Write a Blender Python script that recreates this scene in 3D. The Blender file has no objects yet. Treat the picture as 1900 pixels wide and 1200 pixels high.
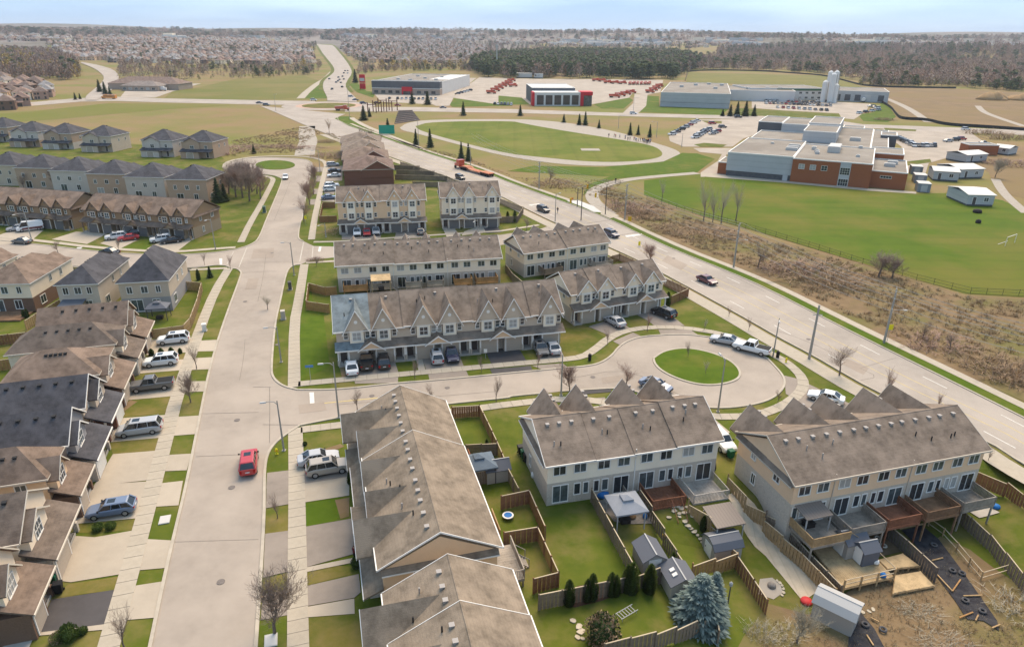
import bpy, bmesh, math, random
from mathutils import Vector, Matrix
from mathutils.geometry import tessellate_polygon
random.seed(7)
rnd = random.random
def ru(a, b): return a + (b - a) * rnd()
S = bpy.context.scene
COL = S.collection
# ---------------------------------------------------------------- camera
FPX, CAMH, HORIZON, ROLL = 1267.0, 45.0, 66.0, math.radians(0.45)
PITCH = math.atan((600 - HORIZON) / FPX)
cam = bpy.data.cameras.new('camera')
cam.sensor_width = 36.0
cam.lens = 36.0 * FPX / 1900.0
cam.clip_start, cam.clip_end = 0.5, 30000
camo = bpy.data.objects.new('camera', cam)
COL.objects.link(camo)
camo.matrix_world = Matrix.Translation((0, 0, CAMH)) @ Matrix.Rotation(math.radians(90) - PITCH, 4, 'X') @ Matrix.Rotation(ROLL, 4, 'Z')
S.camera = camo
# ---------------------------------------------------------------- sky, sun, exposure
SUN_EL, SUN_AZ = 52.0, 16.0          # degrees above the horizon, degrees right of the view direction (+Y)
w = bpy.data.worlds.new('World'); S.world = w; w.use_nodes = True
nt = w.node_tree; nt.nodes.clear()
sky = nt.nodes.new('ShaderNodeTexSky'); sky.sky_type = 'NISHITA'; sky.sun_disc = False
sky.sun_elevation = math.radians(SUN_EL); sky.sun_rotation = math.radians(SUN_AZ)
sky.altitude = 300; sky.air_density = 1.0; sky.dust_density = 0.0; sky.ozone_density = 4.0
tc = nt.nodes.new('ShaderNodeTexCoord'); mp = nt.nodes.new('ShaderNodeMapping'); mp.inputs['Scale'].default_value = (1.2, 1.2, 9)
ns = nt.nodes.new('ShaderNodeTexNoise'); ns.inputs['Scale'].default_value = 1.6; ns.inputs['Detail'].default_value = 5
cr = nt.nodes.new('ShaderNodeValToRGB'); cr.color_ramp.elements[0].position = 0.42; cr.color_ramp.elements[1].position = 0.78
cr.color_ramp.elements[0].color = (0.97, 0.97, 0.97, 1); cr.color_ramp.elements[1].color = (0.62, 0.62, 0.62, 1)
mx = nt.nodes.new('ShaderNodeMixRGB'); mx.inputs[2].default_value = (1.85, 2.7, 3.85, 1)
bg = nt.nodes.new('ShaderNodeBackground'); bg.inputs['Strength'].default_value = 0.066
out = nt.nodes.new('ShaderNodeOutputWorld')
L = nt.links.new
L(tc.outputs['Generated'], mp.inputs['Vector']); L(mp.outputs[0], ns.inputs['Vector']); L(ns.outputs['Fac'], cr.inputs[0])
L(cr.outputs[0], mx.inputs[0]); L(sky.outputs[0], mx.inputs[1]); L(mx.outputs[0], bg.inputs['Color']); L(bg.outputs[0], out.inputs[0])
sun = bpy.data.lights.new('sun', 'SUN'); sun.energy = 1.5; sun.angle = math.radians(45); sun.color = (1.0, 0.83, 0.635)
suno = bpy.data.objects.new('sun', sun); COL.objects.link(suno)
_el, _az = math.radians(SUN_EL), math.radians(SUN_AZ)
_d = Vector((math.sin(_az) * math.cos(_el), math.cos(_az) * math.cos(_el), math.sin(_el)))
suno.rotation_euler = _d.to_track_quat('Z', 'Y').to_euler()
S.view_settings.view_transform = 'Standard'; S.view_settings.look = 'None'
S.view_settings.exposure = 2.0; S.view_settings.gamma = 1.0; S.view_settings.use_curve_mapping = False
S.cycles.max_bounces = 4; S.cycles.diffuse_bounces = 2; S.cycles.glossy_bounces = 2; S.cycles.transmission_bounces = 2
S.cycles.transparent_max_bounces = 4; S.cycles.volume_bounces = 0
S.cycles.use_denoising = True
# ---------------------------------------------------------------- terrain height and pixel -> ground
def sm(a, b, x):
    t = min(1, max(0, (x - a) / (b - a))); return t * t * (3 - 2 * t)
def hz(x, y):
    """terrain height: flat near the streets, a drop behind the walk-out townhouses, hills beyond a kilometre"""
    r = math.hypot(x, y); h = 0.0
    if r < 140:
        h -= 2.5 * sm(9, 23, x) * sm(58.5 + 0.10 * (x - 20), 53.5 + 0.10 * (x - 20), y - max(0, x - 20) * 0.17) * (1 - sm(47, 57, x - (y - 55) * 0.35))
    if r > 900:
        a = math.atan2(x, y)
        h += 52 * sm(950, 4300, r) + 24 * sm(3600, 5600, r) * (0.75 + 0.25 * math.sin(a * 9 + 1.0) + 0.18 * math.sin(a * 23 + 2))
        h += 10 * sm(1300, 2600, r) * math.sin(a * 6 + r * 0.0021) + 5 * sm(1500, 3000, r) * math.sin(a * 17 - r * 0.004)
    return h
_cp, _sp, _cr, _sr = math.cos(PITCH), math.sin(PITCH), math.cos(ROLL), math.sin(ROLL)
def G(px, py, z=None):
    """where the sight line of photo pixel (px, py) meets the plane z, or the terrain"""
    u = (px - 950) / FPX; v = -(py - 600) / FPX
    u, v = u * _cr - v * _sr, u * _sr + v * _cr
    dy = _cp + v * _sp; dz = -_sp + v * _cp
    if z is not None:
        t = (z - CAMH) / dz; return Vector((u * t, dy * t))
    if dz < -1e-4:
        t = -CAMH / dz
        if t * dy < 900:
            zz = 0.0
            for k in range(12):
                t = (zz - CAMH) / dz; zz = 0.5 * zz + 0.5 * hz(u * t, dy * t)
            return Vector((u * t, dy * t))
    t = 880.0
    while t < 6500:
        if CAMH + dz * t <= hz(u * t, dy * t): break
        t *= 1.004
    return Vector((u * t, dy * t))
TILES = {}
for _i, _x in enumerate((0, 470, 940, 1420)):
    for _j, _y in enumerate((20, 300, 600, 900)): TILES['ABCD'[_i] + str(_j)] = (_x, _y, 480 / 1900)
TILES.update(E=(400, 260, 240 / 1900), F=(400, 410, 240 / 1900), GT=(900, 340, 240 / 1900), K=(1040, 560, 480 / 1900), R=(480, 130, 300 / 1895), SC=(1300, 190, 400 / 1900))
def T(tile, *pts):
    x0, y0, s = TILES[tile]; return [(x0 + a * s, y0 + b * s) for a, b in pts]
def GG(pts, z=None): return [G(p[0], p[1], z) for p in pts]
# ---------------------------------------------------------------- materials
MATS = {}
def mat(name, c, c2=None, scale=2.0, rough=0.85, detail=4, c3=None, scale3=0.2, bump=0.0, bscale=30, spec=0.12, rand=0.0, metal=0.0, stripe=None, thr=(0.35, 0.65), thr3=(0.42, 0.62), coat=0.0):
    """procedural surface: two noise-mixed tones, an optional third large-scale tone, bump and per-object variation.
    stripe = (axis, per_metre, strength): fine course lines (siding, shingles, planks)"""
    if name in MATS: return MATS[name]
    m = bpy.data.materials.new(name); m.use_nodes = True; MATS[name] = m
    t = m.node_tree; b = t.nodes['Principled BSDF']; ln = t.links.new
    b.inputs['Roughness'].default_value = rough; b.inputs['Specular IOR Level'].default_value = spec; b.inputs['Metallic'].default_value = metal
    if coat: b.inputs['Coat Weight'].default_value = coat; b.inputs['Coat Roughness'].default_value = 0.08
    co = t.nodes.new('ShaderNodeTexCoord').outputs['Object']
    def noise(s, d):
        n = t.nodes.new('ShaderNodeTexNoise'); n.inputs['Scale'].default_value = s; n.inputs['Detail'].default_value = d
        n.inputs['Roughness'].default_value = 0.62
        ln(co, n.inputs['Vector']); return n.outputs['Fac']
    def ramp(o, lo, hi):
        r = t.nodes.new('ShaderNodeMapRange'); r.inputs[1].default_value = lo; r.inputs[2].default_value = hi; ln(o, r.inputs[0]); return r.outputs[0]
    def mix(f, a, bb, mode='MIX'):
        k = t.nodes.new('ShaderNodeMixRGB'); k.blend_type = mode
        if isinstance(f, float): k.inputs[0].default_value = f
        else: ln(f, k.inputs[0])
        for i, v in ((1, a), (2, bb)):
            if isinstance(v, tuple): k.inputs[i].default_value = v
            else: ln(v, k.inputs[i])
        return k.outputs[0]
    col = (*c, 1)
    if c2: col = mix(ramp(noise(scale, detail), *thr), col, (*c2, 1))
    if c3: col = mix(ramp(noise(scale3, 5), *thr3), col, (*c3, 1))
    if stripe:
        ax, per, st = stripe
        sp = t.nodes.new('ShaderNodeSeparateXYZ'); ln(co, sp.inputs[0])
        mu = t.nodes.new('ShaderNodeMath'); mu.operation = 'MULTIPLY'; mu.inputs[1].default_value = per; ln(sp.outputs[ax], mu.inputs[0])
        fr = t.nodes.new('ShaderNodeMath'); fr.operation = 'FRACT'; ln(mu.outputs[0], fr.inputs[0])
        g = ramp(fr.outputs[0], 0.0, 0.3)
        gg = t.nodes.new('ShaderNodeMapRange'); gg.inputs[3].default_value = 1 - st; gg.inputs[4].default_value = 1; ln(g, gg.inputs[0])
        cb = t.nodes.new('ShaderNodeCombineXYZ')
        for i in range(3): ln(gg.outputs[0], cb.inputs[i])
        col = mix(1.0, col, cb.outputs[0], 'MULTIPLY')
    if rand:
        oi = t.nodes.new('ShaderNodeObjectInfo'); h = t.nodes.new('ShaderNodeHueSaturation')
        r = t.nodes.new('ShaderNodeMapRange'); r.inputs[3].default_value = 1 - rand; r.inputs[4].default_value = 1 + rand
        ln(oi.outputs['Random'], r.inputs[0]); ln(r.outputs[0], h.inputs['Value'])
        if isinstance(col, tuple): h.inputs['Color'].default_value = col
        else: ln(col, h.inputs['Color'])
        col = h.outputs[0]
    if isinstance(col, tuple): b.inputs['Base Color'].default_value = col
    else: ln(col, b.inputs['Base Color'])
    if bump:
        bp = t.nodes.new('ShaderNodeBump'); bp.inputs['Strength'].default_value = bump; bp.inputs['Distance'].default_value = 0.05
        ln(noise(bscale, 3), bp.inputs['Height']); ln(bp.outputs[0], b.inputs['Normal'])
    return m
def srgb(r, g, b):
    return tuple(((v / 255) / 12.92 if v <= 10 else ((v / 255 + 0.055) / 1.055) ** 2.4) for v in (r, g, b))
# ---------------------------------------------------------------- mesh builder
class MB:
    def __init__(s): s.v = []; s.f = []; s.m = []
    def quad(s, *p, m=0):
        n = len(s.v); s.v += [tuple(q) for q in p]; s.f.append(tuple(range(n, n + len(p)))); s.m.append(m); return s
    def box(s, x0, x1, y0, y1, z0, z1, m=0):
        n = len(s.v)
        s.v += [(x0, y0, z0), (x1, y0, z0), (x1, y1, z0), (x0, y1, z0), (x0, y0, z1), (x1, y0, z1), (x1, y1, z1), (x0, y1, z1)]
        for f in ((0, 3, 2, 1), (4, 5, 6, 7), (0, 1, 5, 4), (1, 2, 6, 5), (2, 3, 7, 6), (3, 0, 4, 7)):
            s.f.append(tuple(n + i for i in f)); s.m.append(m)
        return s
    def hexa(s, b, t, m=0):
        """bottom quad b, top quad t (ccw from above)"""
        n = len(s.v); s.v += [tuple(q) for q in b] + [tuple(q) for q in t]
        for f in ((0, 3, 2, 1), (4, 5, 6, 7), (0, 1, 5, 4), (1, 2, 6, 5), (2, 3, 7, 6), (3, 0, 4, 7)):
            s.f.append(tuple(n + i for i in f)); s.m.append(m)
        return s
    def slab(s, q, th, m=0):
        """a quad thickened downwards along z"""
        return s.hexa([(p[0], p[1], p[2] - th) for p in q], q, m)
    def prism(s, poly, z0, z1, m=0):
        n = len(s.v); k = len(poly)
        s.v += [(p[0], p[1], z0) for p in poly] + [(p[0], p[1], z1) for p in poly]
        s.f.append(tuple(n + k - 1 - i for i in range(k))); s.m.append(m)
        s.f.append(tuple(n + k + i for i in range(k))); s.m.append(m)
        for i in range(k):
            j = (i + 1) % k; s.f.append((n + i, n + j, n + k + j, n + k + i)); s.m.append(m)
        return s
    def extr(s, poly3, d, m=0):
        """a planar polygon pushed along vector d"""
        n = len(s.v); k = len(poly3); s.v += [tuple(p) for p in poly3] + [(p[0] + d[0], p[1] + d[1], p[2] + d[2]) for p in poly3]
        s.f.append(tuple(n + i for i in range(k))); s.m.append(m)
        s.f.append(tuple(n + 2 * k - 1 - i for i in range(k))); s.m.append(m)
        for i in range(k):
            j = (i + 1) % k; s.f.append((n + j, n + i, n + k + i, n + k + j)); s.m.append(m)
        return s
    def tube(s, a, b, r0, r1=None, k=6, m=0, cap=True):
        a = Vector(a); b = Vector(b); r1 = r0 if r1 is None else r1
        d = (b - a)
        if d.length < 1e-6: return s
        d.normalize(); u = d.orthogonal().normalized(); w_ = d.cross(u); n = len(s.v)
        for c, r in ((a, r0), (b, r1)):
            for i in range(k):
                t = 2 * math.pi * i / k; p = c + u * (r * math.cos(t)) + w_ * (r * math.sin(t)); s.v.append(tuple(p))
        for i in range(k):
            j = (i + 1) % k; s.f.append((n + i, n + j, n + k + j, n + k + i)); s.m.append(m)
        if cap:
            s.f.append(tuple(n + k - 1 - i for i in range(k))); s.m.append(m); s.f.append(tuple(n + k + i for i in range(k))); s.m.append(m)
        return s
    def lathe(s, prof, k=12, c=(0, 0), m=0):
        n = len(s.v)
        for r, z in prof:
            for i in range(k):
                t = 2 * math.pi * i / k; s.v.append((c[0] + r * math.cos(t), c[1] + r * math.sin(t), z))
        for q in range(len(prof) - 1):
            for i in range(k):
                j = (i + 1) % k; s.f.append((n + q * k + i, n + q * k + j, n + (q + 1) * k + j, n + (q + 1) * k + i)); s.m.append(m)
        s.f.append(tuple(n + k - 1 - i for i in range(k))); s.m.append(m)
        s.f.append(tuple(n + (len(prof) - 1) * k + i for i in range(k))); s.m.append(m)
        return s
    def mesh(s, name, mats, smooth=False):
        me = bpy.data.meshes.new(name); me.from_pydata(s.v, [], s.f)
        for x in (mats if isinstance(mats, (list, tuple)) else [mats]): me.materials.append(x)
        if len(me.materials) > 1: me.polygons.foreach_set('material_index', s.m)
        if smooth: me.polygons.foreach_set('use_smooth', [True] * len(me.polygons))
        me.update(); return me
    def build(s, name, mats, parent=None, loc=(0, 0, 0), rz=0, smooth=False):
        return place(name, s.mesh(name, mats, smooth), parent, loc, rz)
def place(name, me, parent=None, loc=(0, 0, 0), rz=0, sc=None, mt=None):
    o = bpy.data.objects.new(name, me); COL.objects.link(o); o.location = loc
    if rz: o.rotation_euler[2] = rz
    if sc: o.scale = sc
    if parent: o.parent = parent
    if mt is not None: o.material_slots[0].link = 'OBJECT'; o.material_slots[0].material = mt
    return o
def tag(o, label, cat, group=None):
    o['label'] = label; o['category'] = cat
    if group: o['group'] = group
    return o
def thing(name, label, cat, loc=(0, 0, 0), rz=0, group=None):
    o = bpy.data.objects.new(name, None); COL.objects.link(o); o.empty_display_size = 0.2
    o.location = loc; o.rotation_euler[2] = rz
    return tag(o, label, cat, group)
def kind(o, k): o['kind'] = k; return o
def copy_tree(o, parent=None):
    c = o.copy(); COL.objects.link(c); c.parent = parent
    for ch in o.children: copy_tree(ch, c)
    return c
CACHE = {}
def cached(key, fn):
    if key not in CACHE: CACHE[key] = fn()
    return CACHE[key]
def head(a, b): return math.atan2(b[1] - a[1], b[0] - a[0])
# ---------------------------------------------------------------- ground sheets
def sheet(name, pts, z, m, drape=0, parent=None, world=False):
    """a ground polygon given by photo pixels (or world points), laid z above the terrain"""
    w_ = [Vector(p) for p in pts] if world else GG(pts)
    far = max(p.length for p in w_)
    bm = bmesh.new(); vs = [bm.verts.new((p[0], p[1], 0)) for p in w_]
    tri = tessellate_polygon([[Vector((p[0], p[1], 0)) for p in w_]])
    for t in tri:
        try:
            f = bm.faces.new([vs[i] for i in t]); f.normal_update()
            if f.normal.z < 0: f.normal_flip()
        except ValueError: pass
    if drape:
        xs = [p[0] for p in w_]; ys = [p[1] for p in w_]
        for ax, lo, hi in ((0, min(xs), max(xs)), (1, min(ys), max(ys))):
            q = math.ceil(lo / drape) * drape
            while q < hi:
                co = (q, 0, 0) if ax == 0 else (0, q, 0); no = (1, 0, 0) if ax == 0 else (0, 1, 0)
                bmesh.ops.bisect_plane(bm, geom=bm.verts[:] + bm.edges[:] + bm.faces[:], plane_co=co, plane_no=no, dist=1e-5); q += drape
        for v in bm.verts: v.co.z = hz(v.co.x, v.co.y)
    me = bpy.data.meshes.new(name); bm.to_mesh(me); bm.free(); me.materials.append(m)
    if name in SHEET_STEP: SHEET_N[0] = (SHEET_N[0] + 1) % 30; z += SHEET_N[0] * 0.0009
    o = place(name, me, parent, (0, 0, z))
    if not parent: kind(o, 'structure')
    return o
SHEET_N = [0]; SHEET_STEP = {'driveway', 'lawn', 'front_lawn', 'flower_bed', 'car_park', 'field', 'path', 'boulevard', 'patio'}
def resample(pts, step):
    out_ = [Vector(pts[0])]; acc = 0
    for a, b in zip(pts, pts[1:]):
        a = Vector(a); b = Vector(b); l = (b - a).length; n = max(1, round(l / step))
        for i in range(1, n + 1): out_.append(a + (b - a) * (i / n))
    return out_
def smooth_line(pts, it=2):
    p = [Vector(q) for q in pts]
    for _ in range(it):
        q = [p[0]]
        for a, b in zip(p, p[1:]): q += [a * 0.75 + b * 0.25, a * 0.25 + b * 0.75]
        p = q + [p[-1]]
    return p
def offset(pts, d):
    """polyline moved d to its left"""
    o = []
    for i, p in enumerate(pts):
        a = pts[max(0, i - 1)]; b = pts[min(len(pts) - 1, i + 1)]; t = Vector((b[0] - a[0], b[1] - a[1])).normalized()
        o.append(Vector((p[0] - t.y * d, p[1] + t.x * d)))
    return o
def strip(name, line, d0, d1, z, m, th=0.0, parent=None, k='structure', step=None):
    """a band between offsets d0 and d1 of a world polyline; th > 0 makes it a raised solid"""
    if step: line = resample(line, step)
    a = offset(line, d0); b = offset(line, d1); mb = MB(); n = len(a)
    H = [hz(p[0], p[1]) + z for p in line]
    for i in range(n): mb.v += [(a[i].x, a[i].y, H[i]), (b[i].x, b[i].y, H[i])]
    sgn = d1 > d0
    for i in range(n - 1):
        f = (2 * i, 2 * i + 2, 2 * i + 3, 2 * i + 1); mb.f.append(f if sgn else f[::-1]); mb.m.append(0)
    if th:
        q = len(mb.v)
        for i in range(n): mb.v += [(a[i].x, a[i].y, H[i] - th), (b[i].x, b[i].y, H[i] - th)]
        for i in range(n - 1):
            f1 = (2 * i, q + 2 * i, q + 2 * i + 2, 2 * i + 2); f2 = (2 * i + 1, 2 * i + 3, q + 2 * i + 3, q + 2 * i + 1)
            mb.f += [f1 if sgn else f1[::-1], f2 if sgn else f2[::-1]]; mb.m += [0, 0]
        mb.f += [(0, 1, q + 1, q), (2 * n - 2, q + 2 * n - 2, q + 2 * n - 1, 2 * n - 1)]; mb.m += [0, 0]
    o = mb.build(name, m, parent)
    if not parent and k: kind(o, k)
    return o
# ================================================================ ground
M_TERRAIN = mat('meadow', (0.205, 0.165, 0.058), (0.235, 0.155, 0.078), 0.05, 0.95, 8, c3=(0.155, 0.155, 0.036), scale3=0.012, bump=0.5, bscale=1.2, thr3=(0.45, 0.62))
M_LAWN = mat('lawn', (0.104, 0.118, 0.015), (0.068, 0.094, 0.009), 0.35, 0.95, 8, c3=(0.175, 0.142, 0.045), scale3=0.16, bump=0.6, bscale=3, thr3=(0.47, 0.68))
M_LAWN2 = mat('lush_lawn', (0.082, 0.122, 0.008), (0.058, 0.098, 0.005), 0.5, 0.95, 8, c3=(0.135, 0.130, 0.022), scale3=0.1, bump=0.6, bscale=3, thr3=(0.5, 0.72))
M_DRYLAWN = mat('dry_lawn', (0.14, 0.122, 0.024), (0.185, 0.142, 0.048), 0.5, 0.95, 8, c3=(0.085, 0.10, 0.014), scale3=0.2, bump=0.6, bscale=3)
M_SCRUB = mat('scrub_ground', (0.22, 0.15, 0.08), (0.165, 0.11, 0.058), 0.35, 0.95, 8, c3=(0.145, 0.125, 0.042), scale3=0.07, bump=0.8, bscale=2.5, thr3=(0.46, 0.62))
M_DIRT = mat('dirt', (0.225, 0.148, 0.082), (0.165, 0.118, 0.06), 0.06, 0.95, 8, c3=(0.195, 0.138, 0.062), scale3=0.02, bump=0.6, bscale=1)
M_GRAVEL = mat('gravel', (0.38, 0.335, 0.275), (0.33, 0.285, 0.23), 0.8, 0.95, 6, bump=0.3, bscale=20)
def asphalt(name, c, k=0.85):
    return mat(name, c, tuple(v * k for v in c), 0.9, 0.9, 9, c3=tuple(v * 1.12 for v in c), scale3=0.09, bump=0.25, bscale=25, thr=(0.3, 0.72))
M_ROAD = asphalt('worn_asphalt', (0.338, 0.285, 0.232), 0.86)
M_ART = asphalt('arterial_asphalt', (0.352, 0.303, 0.252), 0.86)
M_LOT = asphalt('lot_asphalt', (0.36, 0.305, 0.245), 0.86)
M_DRIVE = asphalt('concrete_drive', (0.40, 0.338, 0.26), 0.9)
M_DRIVE2 = asphalt('grey_asphalt_drive', (0.265, 0.222, 0.182), 0.82)
M_BLACKTOP = asphalt('fresh_blacktop', (0.085, 0.077, 0.075), 0.75)
M_WALK = mat('concrete_slab', (0.42, 0.362, 0.28), (0.37, 0.318, 0.245), 1.2, 0.9, 6, rand=0.035, bump=0.1)
M_KERB = mat('kerb_concrete', (0.46, 0.40, 0.315), (0.38, 0.33, 0.26), 0.8, 0.9)
M_WHITE = mat('road_paint_white', (0.66, 0.63, 0.56), (0.50, 0.46, 0.39), 1.5, 0.8, thr=(0.5, 0.75))
M_FAINT = mat('worn_white_paint', (0.50, 0.45, 0.38), (0.42, 0.37, 0.30), 1.0, 0.8)
M_YELLOW = mat('road_paint_yellow', (0.55, 0.42, 0.16), (0.45, 0.36, 0.2), 1.2, 0.8)
M_BRICKPAVE = mat('pink_concrete', (0.47, 0.315, 0.23), (0.42, 0.29, 0.22), 0.3, 0.9)
M_CRACK = mat('tar_seal', (0.13, 0.115, 0.10), (0.2, 0.17, 0.14), 3, 0.8)
M_FARLAND = mat('far_land', (0.18, 0.145, 0.128), (0.24, 0.205, 0.17), 0.004, 0.95, 6, c3=(0.10, 0.095, 0.065), scale3=0.0015)
# terrain sheet
def terrain():
    rs = [12.0]
    while rs[-1] < 9000:
        r = rs[-1]; rs.append(r + (1.3 if r < 85 else max(1.3, r * 0.05) if r < 900 else r * 0.025))
    an = [-180 + 6 * i for i in range(20)] + [-60 + 0.6 * i for i in range(200)] + [60 + 6 * i for i in range(20)]
    mb = MB(); na = len(an)
    for r in rs:
        for a in an:
            t = math.radians(a); x, y = r * math.sin(t), r * math.cos(t); h = hz(x, y); mb.v.append((x, y, h - (0.35 * min(1, -h * 20) if h < 0 else 0)))
    for i in range(len(rs) - 1):
        for j in range(na):
            k = (j + 1) % na; mb.f.append((i * na + j, i * na + k, (i + 1) * na + k, (i + 1) * na + j)); mb.m.append(1 if rs[i] > 2100 + 500 * math.sin(an[j] * 0.21) + 300 * math.sin(an[j] * 0.57) else 0)
    mb.f.append(tuple(reversed(range(na)))); mb.m.append(0)
    return kind(mb.build('ground', [M_TERRAIN, M_FARLAND], smooth=True), 'structure')
terrain()
# lawns around the houses
sheet('lawn', [(440, 1330), (460, 1000), (475, 850), (515, 560), (570, 330), (640, 290), (730, 285), (870, 345), (1000, 402), (1240, 515), (1520, 680), (1700, 765), (1990, 895), (2100, 1000),
               (1900, 1090), (1745, 995), (1500, 1140), (1300, 1330)], 0.03, M_LAWN, drape=1)
sheet('lawn', [(310, 1330), (400, 900), (475, 470), (505, 420), (540, 335), (420, 300), (405, 285), (200, 262), (-150, 250), (-500, 600), (-600, 1330)], 0.03, M_LAWN)
# the street that runs up the left of the view
R1R = T('B3', (10, 1330), (80, 300)) + T('B2', (82, 1188), (86, 1050), (105, 960), (150, 890), (220, 830), (345, 750))
R1R2 = T('B2', (330, 490), (220, 465), (150, 410), (130, 345), (160, 0)) + T('F', (950, 1188), (1020, 850), (1060, 720), (1140, 655), (1250, 645))
R1R3 = T('F', (1290, 300), (1240, 285), (1210, 230), (1250, 0)) + T('E', (1270, 1188), (1330, 800), (1400, 480), (1440, 400), (1420, 340), (1330, 285), (1100, 265), (700, 255), (400, 275), (190, 340), (140, 400), (200, 480), (420, 500), (700, 508), (850, 520), (960, 560), (990, 590), (740, 1188))
R1L = T('F', (630, 280), (530, 345), (460, 375), (300, 420))
R1L2 = T('F', (150, 660), (240, 700), (320, 705), (375, 750), (380, 790)) + T('A1', (1640, 1188)) + T('A2', (1540, 330), (1470, 680), (1370, 1188)) + T('A3', (1290, 330), (1200, 720), (1060, 1400))
street = sheet('street', R1R + R1R2 + R1R3 + R1L + R1L2, 0.06, M_ROAD)
WST_N = T('F', (300, 420), (0, 470)) + [(323, 474), (250, 472), (170, 466), (90, 456), (-60, 440)]
WST_S = [(-60, 478), (130, 496), (364, 498)] + T('F', (0, 650), (150, 660))
sheet('side_street', WST_N + WST_S, 0.066, M_ROAD)
CR_N = T('B2', (330, 490), (620, 490), (1060, 440), (1290, 425)) + T('C2', (0, 370), (270, 345)) + T('K', (0, 490), (200, 475), (300, 450), (380, 395), (420, 340), (480, 295), (580, 260), (730, 246), (900, 240), (1010, 250), (1150, 270), (1300, 310), (1500, 400), (1560, 460), (1640, 550), (1648, 620), (1590, 690), (1480, 745), (1260, 782), (1060, 780), (860, 750), (700, 710), (560, 660), (430, 636), (330, 640), (0, 660))
CR_S = T('C2', (300, 512), (0, 540)) + T('B2', (1900, 545), (1640, 572), (1440, 592), (1000, 640), (640, 690), (345, 750))
sheet('crescent_street', CR_N + CR_S, 0.064, M_ROAD)
S3 = T('F', (1290, 300), (1440, 372), (1750, 380)) + [(800, 446), (930, 436), (1000, 426), (1035, 414), (1062, 428), (1040, 440), (930, 455), (800, 466)] + T('F', (1750, 540), (1420, 570), (1250, 645))
sheet('court_street', S3, 0.066, M_ROAD)
ISLAND = T('K', (690, 420), (760, 370), (880, 347), (1000, 355), (1120, 385), (1230, 430), (1300, 490), (1315, 550), (1250, 590), (1130, 612), (1000, 605), (860, 565), (750, 510), (700, 460))
isl = smooth_line(GG(ISLAND) + [G(*ISLAND[0])], 2)
mb = MB(); mb.prism([(p.x, p.y) for p in isl[1:-1]], 0.02, 0.16); kind(mb.build('turning_circle_lawn', M_LAWN2), 'structure')
strip('kerb', isl, -0.0, 0.32, 0.18, M_KERB, 0.15)
ISL2 = [(511 + 36.5 * math.cos(a), 306.8 + 8.7 * math.sin(a)) for a in [2 * math.pi * i / 24 for i in range(24)]]
i2 = GG(ISL2); mb = MB(); mb.prism([(p.x, p.y) for p in reversed(i2)], 0.02, 0.16); kind(mb.build('turning_circle_lawn', M_LAWN2), 'structure')
# arterial road
ART_N = smooth_line(GG([(2100, 960), (1980, 905), (1900, 862), (1834, 819), (1715, 768), (1612, 719), (1561, 690), (1508, 659), (1445, 626), (1388, 593), (1330, 561), (1230, 507), (1185, 483), (1127, 457), (1031, 414), (971, 385), (926, 362), (800, 318), (670, 272), (622, 255), (569, 234), (512, 209), (483, 197)]), 1)
ART_F = smooth_line(GG([(2100, 882), (1980, 818), (1900, 777), (1769, 711), (1664, 659), (1546, 600), (1420, 535), (1354, 506), (1256, 467), (1182, 433), (1140, 412), (1080, 387), (1032, 371), (948, 341), (900, 321), (856, 305), (780, 281), (702, 253), (648, 234), (621, 220), (640, 212)]), 1)
sheet('arterial_road', [tuple(p) for p in ART_N] + [tuple(p) for p in reversed(ART_F)], 0.07, M_ART, world=True)
def midline(a, b, t, n=70):
    def at(l, u):
        d = [0]
        for p, q in zip(l, l[1:]): d.append(d[-1] + (q - p).length)
        u *= d[-1]
        for i in range(len(l) - 1):
            if u <= d[i + 1]: return l[i].lerp(l[i + 1], (u - d[i]) / (d[i + 1] - d[i]))
        return l[-1]
    return [at(a, i / n).lerp(at(b, i / n), t) for i in range(n + 1)]
for t in (0.40, 0.60):
    ln_ = midline(ART_N[:-6], ART_F[:-6], t); strip('lane_line', ln_, -0.07, 0.07, 0.076, M_YELLOW)
for t in (0.2, 0.8):
    ln_ = resample(midline(ART_N[:-8], ART_F[:-8], t), 3)
    for i in range(0, len(ln_) - 1, 3): strip('lane_dash', ln_[i:i + 2], -0.07, 0.07, 0.077, M_WHITE)
# roundabout
RC = G(610.6, 196.5)
def ring(name, r0, r1, z, m, c=RC, n=40):
    mb = MB()
    for i in range(n):
        a, b = 2 * math.pi * i / n, 2 * math.pi * (i + 1) / n
        pts = [(c[0] + r * math.cos(t), c[1] + r * math.sin(t), z) for r, t in ((r0, a), (r1, a), (r1, b), (r0, b))]
        mb.quad(*(pts if r0 else pts[1:]))
    return kind(mb.build(name, m), 'structure')
ring('roundabout_road', 18.0, 31, 0.09, M_ART); ring('roundabout_apron', 17.5, 22.0, 0.12, M_BRICKPAVE)
mb = MB(); mb.lathe([(17.8, 0.0), (17.8, 0.3), (13, 0.6), (6, 0.85), (0.1, 0.9)], 36, RC); kind(mb.build('roundabout_island', M_DRYLAWN), 'structure')
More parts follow.
